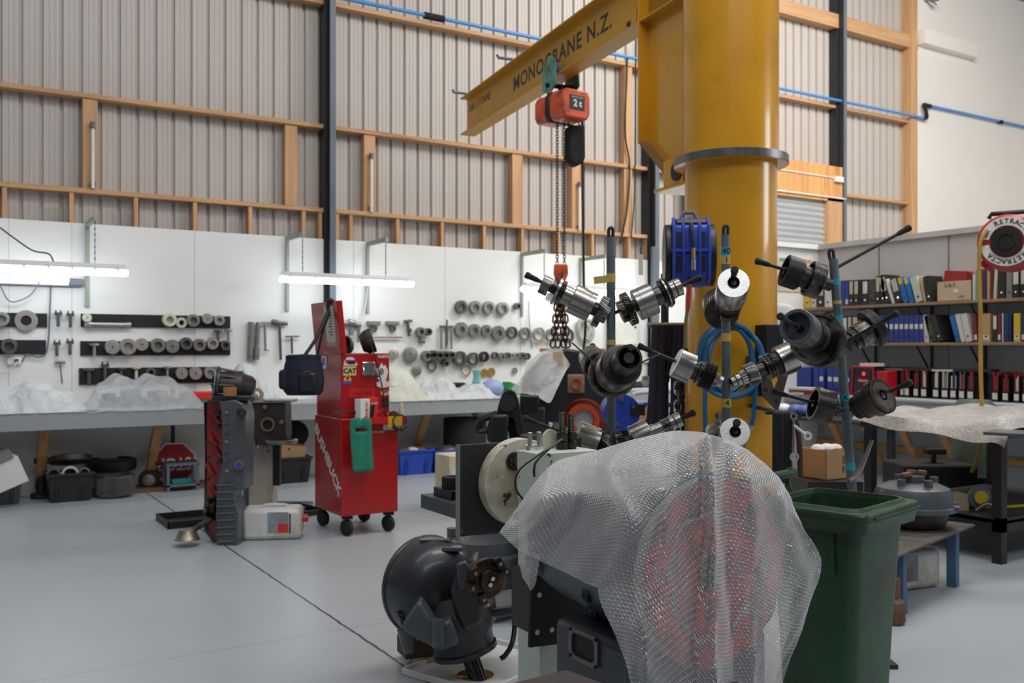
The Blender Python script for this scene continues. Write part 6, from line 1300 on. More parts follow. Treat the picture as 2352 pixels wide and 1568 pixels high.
# ---------------- dark differential on timber block
zD = 4.3; q = P(1060, 1512, zD); q.z = 0
t = thing('differential', 'dark blue-black differential housing standing nose-down on a timber block', 'differential', (q.x, q.y, 0), rz=-YAW)
fd = zD/FL
def gd(px, py, dy=0.): return V(((px-1060)*fd, dy, H+(HZ-py)*fd))
MB().lathe(gd(955, 1362, .18), gd(1060, 1352, -.10)-gd(955, 1362, .18), [(.0, -.01), (.13, -.005), (.20, .01), (.232, .05), (.237, .055), (.237, .07), (.230, .075), (.230, .19), (.21, .25), (.165, .29), (.11, .32), (0, .325)], 48).build('housing_dome', m_castblk, t)
MB().lathe(gd(1048, 1408, 0), gd(1085, 1560, 0)-gd(1048, 1408, 0), [(.14, -.10), (.19, -.02), (.175, .06), (.145, .10), (.14, .155), (.15, .16), (.15, .18), (.10, .20)], 40).build('pinion_carrier', m_castblk, t)
a = gd(1080, 1500, -.03); MB().gear(a, gd(1100, 1552, -.05)-a, -.06, .0, .045, 22, .005).build('pinion_spline', m_oily, t); MB().cyl(a, gd(1102, 1556, -.05), .040).build('pinion_shaft', mat('polished_dark', (.05, .055, .06), .12, .9), t)
MB().prism([(p.x, p.z) for p in (gd(935, 1405), gd(975, 1345), gd(1010, 1400), gd(1045, 1385), gd(1062, 1440), gd(1020, 1455), gd(955, 1420))], -.26, -.10, Mf).build('mount_bracket', m_castgrey, t, bevel=.015)
MB().cyl(gd(1015, 1385, -.26), gd(1018, 1440, -.27), .03).build('bracket_boss', m_castgrey, t)
MB().cyl(gd(940, 1425, -.12), gd(948, 1478, -.12), .042, .026).build('side_peg', m_castgrey, t); MB().cyl(gd(930, 1400, -.1), gd(938, 1430, -.1), .016).build('peg_bolt', m_black, t); MB().hexnut(gd(928, 1398, -.1), (0, 0, 1), .024, .015).build('peg_bolt_head', m_black, t)
MB().prism([(p.x, p.z) for p in (gd(1040, 1325), gd(1060, 1290), gd(1100, 1265), gd(1120, 1300), gd(1110, 1400), gd(1070, 1420), gd(1050, 1380))], -.22, .05, Mf).build('output_neck', m_castblk, t, bevel=.02)
MB().prism([(p.x, p.z) for p in (gd(1055, 1270), gd(1075, 1262), gd(1090, 1285), gd(1085, 1320), gd(1062, 1325))], -.24, -.2, Mf).build('neck_rib', m_castgrey, t, bevel=.008)
a = gd(1118, 1302, -.20); ax = V((.45, -.85, -.1))
m_brz = mat('bronze_flange', (.10, .055, .028), .38, .7, var=.5, vs=18, dirt=((.03, .02, .015), .42, 12))
MB().lathe(a, ax, [(.05, -.12), (.06, -.03), (.088, -.01), (.092, .02), (.08, .03), (.05, .032), (.045, .05), (0, .055)], 32).build('output_flange', m_brz, t)
u, w, ax_ = frame(ax)
for k, g in enumerate((.4, 1.0, 2.6, 3.4, 4.4)):
    c = a+(u*math.cos(g)+w*math.sin(g))*.085; MB().box(c+ax_*.03, (.05, .04, .035), (0, g, .3)).build('flange_lug', m_brz, t, bevel=.005); MB().cyl(c+ax_*.045, c+ax_*.052, .009).build('bolt_hole', m_ringm, t)
for s in (-.012, .014): MB().cyl(a+ax_*.05+w*s+u*s*.4, a+ax_*.062+w*s+u*s*.4, .010).build('end_bolt', m_chrome, t)
MB().prism([(p.x, p.z) for p in (gd(1100, 1395), gd(1190, 1380), gd(1200, 1405), gd(1110, 1412))], -.06, .25, Mf).build('axle_arm', m_castblk, t, bevel=.015)
MB().prism([(p.x, p.z) for p in (gd(1060, 1270), gd(1030, 1240), gd(960, 1242), gd(975, 1256))], .02, .06, Mf).build('top_flange', m_castblk, t, bevel=.005)
a = gd(1040, 1257, -.02); MB().box(a, (.09, .05, .02)).build('top_lug', m_castgrey, t, bevel=.004)
mb = MB(); mb.tube(spline([gd(985, 1283, -.02), gd(992, 1272, -.03), gd(1002, 1265, -.02)]), .006, 6); mb.build('red_chalk_mark', mat('red_chalk', (.35, .02, .02), .8), t)
a, b = fl(925, 1522), fl(1040, 1505); d = b-a
solo('timber_block', MB().mm((0, -.05, 0.03), (d.length+.16, .09, .115)), wood('old_dark_timber', (.09, .06, .035), (1, 8, 8)), 'dark old timber block lying under the differential', 'timber', (a.x, a.y, 0), rz=math.atan2(d.y, d.x), bevel=.003)
a = fl(975, 1525); solo('packer', MB().mm((-.05, -.04, 0), (.05, .04, .03)), m_tan, 'small tan wood packer under the dark timber block', 'packer', (a.x, a.y+.02, 0))
c = fl(1100, 1535); o = tray('oil_tray', 0, 'white metal tray with pooled oil beneath the differential nose', m_white, 0, .62, .50, .03, (c.x+.03, c.y, 0), .35)
c = fl(1092, 1552); solo('oil_pool', MB().lathe((0, 0, .0066), (0, 0, 1), [(.085, 0), (.08, .0015), (0, .0016)], 24), mat('golden_oil', (.22, .12, .01), .08), 'golden oil puddle in the white tray', 'oil', (c.x, c.y, 0))
mb = MB(); mb.tube(spline([P(1180, 1400, 4.3), P(1182, 1440, 4.3), P(1175, 1480, 4.25), P(1160, 1505, 4.25), P(1150, 1512, 4.25)]), .012, 8); solo('black_hose', mb, m_black, 'short black hose hanging beside the differential and cream post', 'hose')
# second housing behind
c = fl(1110, 1372); zE = SN*c.x+CS*c.y; fe = 5.3/FL; c = P(1110, 1300, 5.3)
t = thing('axle_housing', 'dark grey round axle housing lying behind the differential', 'axle housing', (c.x, c.y, 0), rz=-YAW)
def ge(px, py, dy=0.): return V(((px-1110)*fe, dy, H+(HZ-py)*fe))
MB().lathe((0, 0, 0), (0, 0, 1), [(.17, 0), (.21, .05), (.22, ge(0, 1300).z-.02), (.235, ge(0, 1295).z), (.235, ge(0, 1268).z), (.21, ge(0, 1262).z), (.2, ge(0, 1235).z), (.12, ge(0, 1225).z), (.09, ge(0, 1222).z), (.085, ge(0, 1203).z), (0, ge(0, 1203).z)], 44).build('housing', m_castgrey, t)
for px in (1040, 1170): q = ge(px, 1235, -.02); MB().cyl(q-V((0, 0, .05)), V((q.x, q.y, ge(0, 1210).z)), .032).build('boss', m_castgrey, t)
# bottom edge dark steel table corner
q0, q1, q2 = P(1185, 1568, 2.02), P(1300, 1534, 2.1), P(1400, 1568, 2.0)
t = thing('steel_cover', 'dark brown steel plate edge at the bottom of the view before the gearbox', 'plate', (q1.x, q1.y, 0))
zz = q1.z; e1 = V((q0.x-q1.x, q0.y-q1.y, 0)).normalized(); e2 = V((q2.x-q1.x, q2.y-q1.y, 0)).normalized()
po = [V((0, 0, 0)), e1*.34, e1*.34+e2*.34, e2*.34]
mb = MB(); mb.prism([(p.x, p.y) for p in po], zz-.02, zz); mb.build('plate_top', mat('brown_plate', (.055, .045, .042), .5, var=.2), t, bevel=.008)
mb = MB(); mb.prism([(p.x*.8+.0, p.y*.8-.03) for p in po], 0, zz-.02); mb.build('pedestal', m_steeldark, t)
# ---------------- wheelie bin
RZ = .93
def rimp(px, py): return P(px, py, zfor(py, RZ))
Cc, Bc, Dc = rimp(1985, 1178), rimp(2117, 1141), rimp(1797, 1128)
ex = (Bc-Cc); ey = (Dc-Cc); Wb = ex.length; yw = math.atan2(ex.y, ex.x); Db = .62
t = thing('wheelie_bin', 'open dark green wheelie bin standing beside the bubble-wrapped gearbox', 'bin', (Cc.x, Cc.y, 0), rz=yw)
Db = Matrix.Rotation(-yw, 3, 'Z') @ ey; sg = 1 if Db.y > 0 else -1; Db = abs(Db.y)
def rc(z, i, b_=.0): # rounded rectangle inset i
    r = .05; x0, x1, y0, y1 = i+b_, Wb-i-b_, i+b_, Db-i-b_
    return [V((x, y, z)) for x, y in arc(x1-r, y1-r, r, 0, PI/2, 4)+arc(x0+r, y1-r, r, PI/2, PI, 4)+arc(x0+r, y0+r, r, PI, 1.5*PI, 4)+arc(x1-r, y0+r, r, 1.5*PI, 2*PI, 4)]
def loops(mb, ls, cap0=True, cap1=False):
    vs = [p for l in ls for p in l]; n = len(ls[0]); fs = [(k*n+i, k*n+(i+1) % n, (k+1)*n+(i+1) % n, (k+1)*n+i) for k in range(len(ls)-1) for i in range(n)]
    if cap0: fs.append(tuple(range(n-1, -1, -1)))
    if cap1: fs.append(tuple((len(ls)-1)*n+i for i in range(n)))
    return mb.add(vs, fs)
mb = MB(); loops(mb, [rc(.04, .085), rc(.45, .068), rc(RZ-.09, .045), rc(RZ-.05, .040)], cap0=True); loops(mb, [rc(RZ-.02, .055), rc(.45, .078), rc(.06, .095)], cap0=False, cap1=True); mb.build('bin_body', m_bing, t)
mb = MB(); loops(mb, [rc(RZ-.085, .030), rc(RZ-.085, .008), rc(RZ-.05, .003), rc(RZ-.045, -.002), rc(RZ-.02, -.004), rc(RZ-.012, .0), rc(RZ-.012, .03), rc(RZ, .038), rc(RZ, .048), rc(RZ-.05, .056)], cap0=False); mb.build('rim', m_bing, t)
mb = MB(); mb.mm((Wb*.15, .010, RZ-.034), (Wb-.03, -.012, RZ-.028)); mb.build('rim_ridge', m_bing, t)
for k in (.3, .72): MB().box((Wb*.0+.04, Db*k, RZ-.17), (.012, .014, .16)).build('gusset', m_bing, t)
# handle bar on the far side, wheels under it
hy = Db+.07
hy = Db+.06; MB().cyl((.04, hy, RZ+.05), (Wb*.92, hy, RZ+.05), .019).build('handle', m_bing, t)
for x in (.10, .24, Wb*.85): MB().tube(spline([(x, Db-.005, RZ-.05), (x, Db+.04, RZ-.04), (x, hy+.012, RZ+.01), (x, hy+.014, RZ+.06), (x, hy-.01, RZ+.07)]), .011, 6).build('handle_lug', m_bing, t)
for x in (.04, Wb-.04): MB().lathe((x-.025, Db-.02, .10), (1, 0, 0), [(.06, 0), (.095, .005), (.1, .02), (.1, .04), (.06, .05)], 26).build('wheel', m_rubber, t)
q = P(1802, 1562, 2.55); 
# ---------------- right hand floor items
Lf, Rf = fl(2078, 1412), fl(2205, 1345); d = Rf-Lf; rz_ = math.atan2(d.y, d.x); Lw = d.length; zt2 = P(2205, 1212, SN*Rf.x+CS*Rf.y).z
t = thing('low_table', 'low table with a thin rusty steel top on blue square legs', 'table', (Lf.x, Lf.y, 0), rz=rz_)
m_bleg = mat('chipped_blue_leg', (.06, .13, .24), .5, chips=((.05, .03, .02), .34, 14))
for x in (0, Lw-.05):
    for y in (0, .5): MB().mm((x-.02, y, 0), (x+.04, y+.06, zt2)).build('leg', m_bleg, t, bevel=.003)
MB().mm((-.25, -.05, zt2), (Lw+.13, .62, zt2+.012)).build('tabletop', mat('rusty_steel_top', (.10, .085, .075), .5, .3, var=.4, vs=8), t)
f7 = 5.95/FL; c = P(2097, 1200, 5.95); c.z = 0
t = thing('gearbox_dome', 'dark grey domed gear housing with bolted hub on the low blue-legged table', 'gear housing', (c.x, c.y, zt2+.012))
def zz_(py): return H+(HZ-py)*f7-zt2-.012
MB().lathe((0, 0, 0), (0, 0, 1), [(.16, 0), (.19, .02), (.205, .06), (.21, zz_(1168))], 44).build('lower_drum', mat('rusty_drum', (.07, .055, .045), .5, .4, var=.4, vs=10), t)
MB().lathe((0, 0, 0), (0, 0, 1), [(.21, zz_(1170)), (.255, zz_(1168)), (.255, zz_(1158)), (.235, zz_(1156)), (.235, zz_(1135)), (.215, zz_(1118)), (.15, zz_(1108)), (.07, zz_(1106)), (.07, zz_(1092)), (0, zz_(1092))], 48).build('dome', m_castgrey, t)
for a_ in (3.3, -.35, 1.2, -1.9): MB().cyl((.15*math.cos(a_), .15*math.sin(a_), zz_(1112)), (.15*math.cos(a_), .15*math.sin(a_), zz_(1096)), .026).build('boss', m_castgrey, t)
for a_ in (3.1, .2, .9): MB().box((.09*math.cos(a_), .09*math.sin(a_)-.02, zz_(1087)), (.07, .04, .03), (.1, .1, a_)).build('yoke_piece', mat('rust_brown', (.16, .08, .045), .7, var=.4, vs=20), t, bevel=.006)
for a_ in (-.5, -1.2, 2.6): MB().box((.255*math.cos(a_), .255*math.sin(a_), zz_(1158)), (.05, .05, .03), (0, 0, a_)).build('lug', m_castgrey, t, bevel=.006)
c = P(2100, 1345, 3225/(1352-802)); jerry((c.x-.02, c.y+.1, 0), -.55+.4, 'white jerrycan lying under the low blue-legged table', h=.24, mirror=-1)
c = P(2067, 1390, 5.15); solo('rusty_foot', MB().lathe((0, 0, 0), (0, 0, 1), [(.05, 0), (.06, .02), (.055, .12), (.03, .14), (.03, .25), (0, .25)], 20), mat('rust_brown', (.16, .08, .045), .7), 'small rusty brown cylinder on the floor behind the green bin', 'cylinder', (c.x-.05, c.y, 0))
# ================================================================ shaft stands
ZS = 4.5
SH = 'geared shafts on the taped stands'
def stand(px_top, py_top, px_bot, py_bot, lab, hookpx, tapes, pegs, Z=ZS):
    a, b = P(px_top, py_top, Z), P(px_bot, py_bot, Z)
    d = (a-b); foot = b-d*(b.z/d.z); foot.z = 0
    t = thing('shaft_stand', lab, 'stand', foot, rz=-YAW)
    Mi = (Matrix.Translation(foot) @ Matrix.Rotation(-YAW, 4, 'Z')).inverted()
    top = Mi @ a; bot = Mi @ (foot+V((0, 0, .01)))
    MB().cyl(bot, top, .0215).build('pole', m_galv, t)
    MB().mm((-.11, -.11, 0), (.11, .11, .02)).build('base_plate', m_steeldark, t)
    hk = [Mi @ P(px_top-4, py_top+14, Z), Mi @ P(hookpx-5, py_top-15, Z), Mi @ P(hookpx, py_top-22, Z), Mi @ P(hookpx+5, py_top-15, Z), Mi @ P(px_top+3, py_top+25, Z)]
    MB().tube(spline(hk), .008, 8).build('hook_loop', m_steeldark, t)
    for (y0, y1, m, tx) in tapes:
        f0 = (y0-py_top)/(py_bot-py_top); f1 = (y1-py_top)/(py_bot-py_top)
        q0 = top+(Mi @ b-top)*f0; q1 = top+(Mi @ b-top)*f1
        MB().cyl(q1, q0, .0225).build('tape_band', m, t)
        if tx: text('tape_number', tx, .04, m_black, t, ((q0.x+q1.x)/2, q0.y-.0232, (q0.z+q1.z)/2), (PI/2, 0, 0))
    for (p0, p1) in pegs:
        p0 = Mi @ p0; p1 = Mi @ p1; dd = (p1-p0).normalized()
        MB().cyl(p0, p1, .0085).build('peg', m_steeldark, t)
        MB().lathe(p1-dd*.055, dd, [(.009, 0), (.0125, .015), (.014, .05), (.0165, .055), (.0165, .07), (.012, .075)], 14).build('rubber_tip', m_rubber, t)
    return t
def gshaft(p_in, p_out, els, lab, name='geared_shaft', shaft_r=9, s0=None, pxlen=None, kscale=None):
    """els: (kind, t0, t1, r, material, teeth, label part name) in photo pixels measured from the peg tip"""
    d = p_in-p_out; Lm = d.length
    def pr(p):
        q = p-V((0, 0, H)); z = SN*q.x+CS*q.y; x = CS*q.x-SN*q.y; return CX+x/z*FL, HZ-q.z/z*FL, z
    a, b = pr(p_out), pr(p_in); Lp = pxlen or math.hypot(a[0]-b[0], a[1]-b[1]); k = Lm/Lp; zm_ = (a[2]+b[2])/2
    t = thing(name, lab, 'geared shaft', p_out+d.normalized()*(els[0][1]*k), rot=d.to_track_quat('Z', 'Y').to_euler(), group=None)
    o0 = els[0][1]; f = zm_/FL
    lo_ = min(e[1] for e in els); hi_ = max(e[2] for e in els)
    MB().cyl((0, 0, (lo_-o0)*k), (0, 0, (hi_-o0)*k), shaft_r*f).build('shaft', m_oily, t)
    for e in els:
        kind, t0, t1, r, m = e[:5]; z0 = (t0-o0)*k; z1 = (t1-o0)*k; r *= f; mb = MB(); hh = z1-z0; pt = (0, 0, z0)
        if kind == 'g': mb.gear(pt, (0, 0, 1), 0, hh, r, e[5], r*.07, r*.3, .12); nm = 'gear'
        elif kind == 'G': mb.gear(pt, (0, 0, 1), 0, hh, r, e[5], r*.055, r*.86); mb.lathe(pt, (0, 0, 1), [(r*.2, hh*.35), (r*.88, hh*.35), (r*.88, hh*.65), (r*.2, hh*.65)], 40); nm = 'gear'
        elif kind == 's': mb.gear(pt, (0, 0, 1), 0, hh, r, e[5], r*.08, 0); nm = 'spline'
        elif kind == 'd': mb.lathe(pt, (0, 0, 1), [(r*.35, hh*.0), (r*.97, 0), (r, hh*.02), (r, hh*.70), (r*.97, hh*.71), (r*.97, hh*.75), (r, hh*.76), (r, hh*.99), (r*.95, hh), (r*.4, hh)], 40); nm = 'drum'
        elif kind == 'h': mb.lathe(pt, (0, 0, 1), [(r*.5, hh*.5), (r*.78, hh*.5), (r*.8, 0), (r*.97, 0), (r, hh*.03), (r, hh*.97), (r*.97, hh), (r*.5, hh)], 40); nm = 'drum'
        elif kind == 'w': mb.lathe(pt, (0, 0, 1), [(r*.30, hh*.9), (r*.30, 0), (r*.36, -hh*.05), (r*.38, 0), (r*.97, 0), (r, hh*.03), (r, hh*.97), (r*.97, hh)], 44, close=True); nm = 'drum'
        elif kind == 'c': mb.lathe(pt, (0, 0, 1), [(r*.96, 0), (r, hh*.04), (r, hh*.96), (r*.96, hh)], 28); nm = 'collar'
        elif kind == 'k':
            n = 6
            for q in range(n): mb.gear((0, 0, z0+hh*q/n), (0, 0, 1), 0, hh/n*.6, r*(1 if q % 2 else .93), 30, r*.1, r*.3)
            nm = 'clutch_pack'
        elif kind == 'r': mb.ring(pt, (0, 0, 1), 0, hh, r, r*.62, 36); nm = 'ring'
        elif kind == 'b':
            mb.ring(pt, (0, 0, 1), 0, hh, r*.7, r*.5, 24)
            for q in range(16): g = 2*PI*q/16; mb.cyl((r*.85*math.cos(g), r*.85*math.sin(g), z0), (r*.78*math.cos(g), r*.78*math.sin(g), z1), r*.12, n=8)
            nm = 'roller_bearing'
        mb.build(nm, m, t, bevel=0, ang=35)
    return t
P1 = lambda y, dz=0: P(1403+(y-700)*.0, y, ZS+dz)
pegs1 = [(P1(722), P(1215, 634, ZS)), (P1(722), P(1602, 640, ZS)), (P1(875), P(1447, 800, 3.95)), (P1(870), P(1362, 796, 5.0)), (P1(1030), P(1210, 962, ZS)), (P1(1030), P(1588, 950, ZS))]
stand(1403, 545, 1404, 1020, 'grey shaft stand pole with a yellow tape flag, nearest the hoist chain', 1403, [(628, 648, m_tapey, None), (780, 792, m_tapey, None)], pegs1)
q = P(1382, 642, ZS-.02); solo('tape_flag', MB().box((0, 0, 0), (.075, .003, .035), (0, -.12, 0)), m_tapey, 'yellow masking tape flag stuck to the shaft stand pole', 'tape', q, rz=-YAW)
pegs2 = [(P(1668, 740, ZS), P(1687, 622, 3.9)), (P(1668, 740, ZS), P(1655, 690, 5.0)), (P(1668, 878, ZS), P(1474, 797, ZS)), (P(1668, 878, ZS), P(1862, 800, ZS)), (P(1668, 1050, ZS), P(1692, 972, 3.95)), (P(1668, 1050, ZS), P(1650, 955, 5.0))]
stand(1666, 540, 1669, 1040, 'middle grey shaft stand pole with blue and yellow tape bands before the crane column', 1667, [(568, 587, m_tapeb, '40'), (587, 607, m_tapey, '1'), (765, 784, m_tapey, None), (915, 935, m_tapey, '4')], pegs2)
pegs3 = [(P(1920, 655, ZS), P(1744, 601, ZS)), (P(1915, 618, ZS), P(2083, 526, ZS)), (P(1928, 812, ZS), P(1795, 728, 3.92)), (P(1935, 790, ZS), P(2055, 722, 4.3)), (P(1945, 945, ZS), P(1782, 901, ZS)), (P(1945, 945, ZS), P(2085, 880, 4.3))]
stand(1914, 595, 1955, 1100, 'leaning grey shaft stand pole with blue tape bands by the office shelves', 1909, [(640, 655, m_tapeb, None), (690, 698, m_tapey, None), (724, 742, m_tapeb, None), (904, 921, m_tapeb, 'K'), (1061, 1079, m_tapeb, None)], pegs3)
S1, S2, OD, BK = m_steel, m_steel2, m_oily, m_black
off = lambda a, b, e: (a, b)
def sh(pin, pout, els, lab, **k): return gshaft(pin, pout, els, lab, **k)
sh(P1(727), P(1212, 636, ZS), [('c', 34, 56, 22, S2), ('k', 58, 74, 31, OD), ('r', 72, 78, 33, S1), ('k', 78, 90, 31, OD), ('c', 90, 112, 22, S1), ('d', 112, 164, 35, S1), ('c', 164, 176, 16, OD), ('g', 176, 192, 37, S2, 34), ('g', 193, 203, 22, S2, 22)], 'steel shaft with big drum and oily clutch pack, left arm of the flagged stand', shaft_r=10)
sh(P1(727), P(1604, 640, ZS), [('c', 44, 58, 21, S1), ('c', 60, 70, 21, S1), ('k', 72, 92, 34, OD), ('r', 80, 84, 36, S1), ('c', 92, 112, 22, S2), ('d', 112, 156, 37, S1), ('c', 156, 166, 14, OD), ('g', 166, 182, 40, S2, 36), ('g', 183, 196, 26, S2, 22)], 'steel shaft with twin-grooved end and drum, right arm of the flagged stand', shaft_r=10)
sh(P1(1035), P(1208, 962, ZS), [('c', 52, 62, 14, S2), ('c', 63, 92, 17, OD), ('s', 92, 118, 15, S2, 20), ('d', 122, 172, 40, S1), ('g', 176, 192, 38, S2, 34), ('g', 193, 203, 24, S2, 22)], 'lower steel shaft with a wide drum behind the threaded rods', shaft_r=9)
sh(P1(1035), P(1592, 948, ZS), [('c', 32, 46, 17, S1), ('c', 48, 58, 17, S1), ('s', 58, 78, 16, S2, 24), ('c', 78, 96, 14, S1), ('c', 96, 110, 17, S1), ('d', 108, 152, 34, S1), ('c', 152, 168, 14, OD), ('g', 170, 186, 38, S2, 34)], 'lower steel shaft with bright stepped collars just above the bubble wrap', shaft_r=9)
sh(P(1394, 872, 4.42), P(1448, 818, 3.9), [('h', 4, 26, 30, OD), ('c', 26, 30, 44, OD), ('g', 27, 34, 48, S2, 60), ('d', 30, 52, 48, S2), ('G', 52, 61, 57, S2, 54), ('c', 60, 72, 36, OD)], 'big dark oily gear cluster pointing forward on the flagged stand', shaft_r=12)
sh(P(1402, 872, 4.52), P(1352, 815, 5.0), [('d', 8, 30, 30, S2), ('g', 26, 40, 36, S2, 44), ('c', 40, 60, 26, OD)], 'dark toothed drum pointing away behind the flagged stand', shaft_r=12)
sh(P(1664, 745, 4.42), P(1687, 640, 3.9), [('w', 8, 40, 35, S1), ('g', 40, 52, 31, OD, 44), ('k', 52, 66, 30, OD), ('c', 66, 90, 14, OD)], 'bright flat-faced steel drum pointing forward high on the middle stand', shaft_r=6)
sh(P(1668, 745, 4.58), P(1648, 690, 5.0), [('h', 6, 22, 38, OD), ('g', 22, 32, 40, OD, 44)], 'dark toothed ring behind the bright drum on the middle stand', shaft_r=8)
sh(P(1664, 1055, 4.42), P(1691, 985, 3.95), [('w', 6, 30, 33, S1), ('k', 30, 50, 27, OD)], 'bright steel drum pointing forward low on the middle stand above bubble wrap', shaft_r=6)
sh(P(1668, 1055, 4.58), P(1645, 985, 5.0), [('h', 10, 30, 31, S2), ('g', 30, 42, 33, OD, 40)], 'dark half-hidden drum behind the low bright drum on the middle stand', shaft_r=8)
sh(P(1664, 880, ZS-.03), P(1474, 799, ZS-.03), [('c', 84, 86, 33, m_white), ('d', 86, 124, 35, S1), ('c', 124, 136, 22, OD), ('g', 137, 143, 26, OD, 20), ('k', 148, 178, 32, BK), ('b', 178, 190, 18, S1), ('c', 190, 200, 13, S1)], 'bright drum with black clutch body, left arm of the middle stand', shaft_r=8)
sh(P(1672, 882, ZS-.03), P(1862, 800, ZS-.03), [('d', 42, 80, 36, S1), ('c', 80, 92, 28, BK), ('k', 92, 116, 30, S2), ('c', 116, 136, 18, OD), ('g', 136, 160, 26, S2, 30), ('b', 160, 174, 18, S1), ('c', 176, 186, 15, S1), ('c', 188, 198, 12, S1)], 'stepped steel shaft with drum and helical gear, right arm of the middle stand', shaft_r=9)
sh(P(1922, 660, ZS-.02), P(1744, 601, ZS-.02), [('h', 60, 96, 37, BK), ('c', 94, 100, 33, OD), ('c', 98, 124, 26, OD), ('G', 118, 148, 41, S2, 64), ('b', 138, 156, 20, S2), ('c', 156, 174, 14, OD)], 'black smooth drum with fine-toothed gear high on the leaning stand', shaft_r=9)
sh(P(1932, 812, 4.48), P(1795, 728, 3.92), [('h', 36, 58, 40, m_castgrey), ('G', 58, 62, 41, OD, 60), ('c', 62, 84, 30, OD), ('c', 82, 92, 38, OD), ('G', 86, 100, 63, S2, 84), ('c', 100, 150, 22, OD)], 'largest fine-toothed gear wheel with a black ring drum on the leaning stand', shaft_r=9)
sh(P(1928, 800, 4.55), P(2060, 718, 4.55), [('r', 52, 60, 42, BK), ('h', 62, 74, 46, BK), ('d', 76, 108, 30, S2), ('g', 108, 122, 27, S2, 44), ('c', 122, 136, 20, OD)], 'grey stepped drum with black rings behind the largest gear wheel', shaft_r=8)
sh(P(1945, 948, ZS-.02), P(1782, 903, ZS-.02), [('h', 88, 130, 40, OD), ('b', 122, 142, 26, S2), ('c', 140, 156, 14, OD)], 'dark bearing cup low on the leaning stand nearer the column', shaft_r=8)
sh(P(1945, 948, ZS-.04), P(2085, 880, 4.2), [('h', 60, 84, 42, OD), ('g', 60, 68, 43, OD, 60), ('d', 84, 112, 34, OD), ('s', 112, 130, 27, OD, 40)], 'dark deep toothed cup low on the leaning stand above the green bin', shaft_r=8)
# thin tie wires
solo('tie_wire', MB().tube(spline([P(1314, 787, 4.7), P(1345, 815, 4.6), P(1368, 838, 4.5)]), .004, 6), m_black, 'thin black wire running from the sling to the gear cluster', 'wire')
solo('tie_wire', MB().tube(spline([P(1472, 833, 4.3), P(1495, 822, 4.35), P(1520, 812, 4.45)]), .004, 6), m_black, 'thin black wire tied between two geared shafts', 'wire')
solo('bent_rod', MB().tube(spline([P(2003, 1010, 4.4), P(1990, 1045, 4.4), P(1978, 1075, 4.4), P(1965, 1092, 4.4), P(1952, 1102, 4.4)]), .010, 8), mat('copper_rod', (.38, .30, .26), .35, .8), 'bent bare metal bar leaning behind the green bin', 'bar')
# ================================================================ things on the crane column
def colp(px, py, dz=-.33): return P(px, py, Zc+dz)
# blue hose reel
q = P(1582, 583, 5.75); fr = 5.75/FL
t = thing('hose_reel', 'blue slatted hose reel mounted on the yellow crane column', 'hose reel', q, rz=-YAW-.10)
m_rb = mat('reel_blue', (.035, .07, .42), .35, var=.06)
w2 = 40*fr; h2 = 76*fr
po = [(-.10*1.0, h2), (.10, h2), (.19, h2*.72), (.21, 0), (.19, -h2*.75), (.10, -h2*.98), (-.10, -h2*.98), (-.19, -h2*.75), (-.21, 0), (-.19, h2*.72)]
Mx2 = Matrix(((0, 0, 1, 0), (1, 0, 0, 0), (0, 1, 0, 0), (0, 0, 0, 1)))
MB().prism(po, -w2, w2, Mx2).build('casing', m_rb, t, bevel=.012)
for x in (-w2*.95, -w2*.45, 0, w2*.45, w2*.95): MB().tube([V((x, -.10, h2)), V((x, -.195, h2*.72)), V((x, -.216, 0)), V((x, -.195, -h2*.75)), V((x, -.10, -h2*.98))], .011, 6).build('rib', m_rb, t)
for x in (-w2*.7, w2*.62):
    for z in (.33, -.36): MB().box((x, -.207, h2*z), (.026, .012, h2*.42), (-.05 if z > 0 else .05, 0, 0)).build('slot', m_black, t)
MB().box((0, -.155, h2*.86), (w2*1.7, .02, .045), (-.8, 0, 0)).build('mouth', m_black, t, bevel=.008); MB().mm((-w2*1.12, -.225, -.008), (w2*1.12, -.2, .008)).build('seam', m_rb, t)
for s, m in ((-1, m_black), (1, m_black)): MB().cyl((s*w2, 0, -.01), (s*(w2+.045), 0, -.01), .19, n=36).build('side_disc', m, t, bevel=.01)
MB().tube([(-.05, 0, h2), (-.03, 0, h2+.05), (.03, 0, h2+.05), (.05, 0, h2)], .014).build('top_bracket', m_steelgrey, t)
MB().mm((w2*.2, .05, -.08), (w2*.9, .35, .08)).build('mount_arm', m_steeldark, t)
hose = [V((-.01, -.2, h2*.78)), V((0, -.24, h2*.4)), V((.005, -.25, -.0))]
MB().tube(spline(hose), .010, 8).build('hose_end', m_blackm, t)
MB().cyl((.005, -.25, .01), (.005, -.25, -.06), .011).build('brass_fitting', mat('brass', (.55, .38, .10), .35, .8), t); MB().cyl((.005, -.25, -.06), (.005, -.25, -.12), .013).build('coupler', m_chrome, t)
fz2 = 5.45/FL
qh = P(1583, 625, 5.47)
t = thing('air_gun_hose', 'brown and red air line hanging down the column edge from the blue reel', 'air line', qh)
def r0(px, py): return P(px, py, 5.47)-qh
MB().tube([q+V((0, 0, -.12))-qh+V((CS*.005-SN*.25*0, 0, 0)), r0(1583, 658)], .012).build('line', mat('khaki_line', (.16, .12, .05), .5), t); MB().tube([r0(1583, 658), r0(1580, 708)], .014).build('red_sleeve', mat('sleeve_red', (.45, .03, .02), .5), t); MB().tube(spline([r0(1580, 708), r0(1575, 740), r0(1574, 790), r0(1572, 805)]), .010).build('line', mat('khaki_line', (.16, .12, .05), .5), t)
MB().cyl(r0(1573, 800), r0(1573, 812), .022).build('end_cap', m_brz, t)
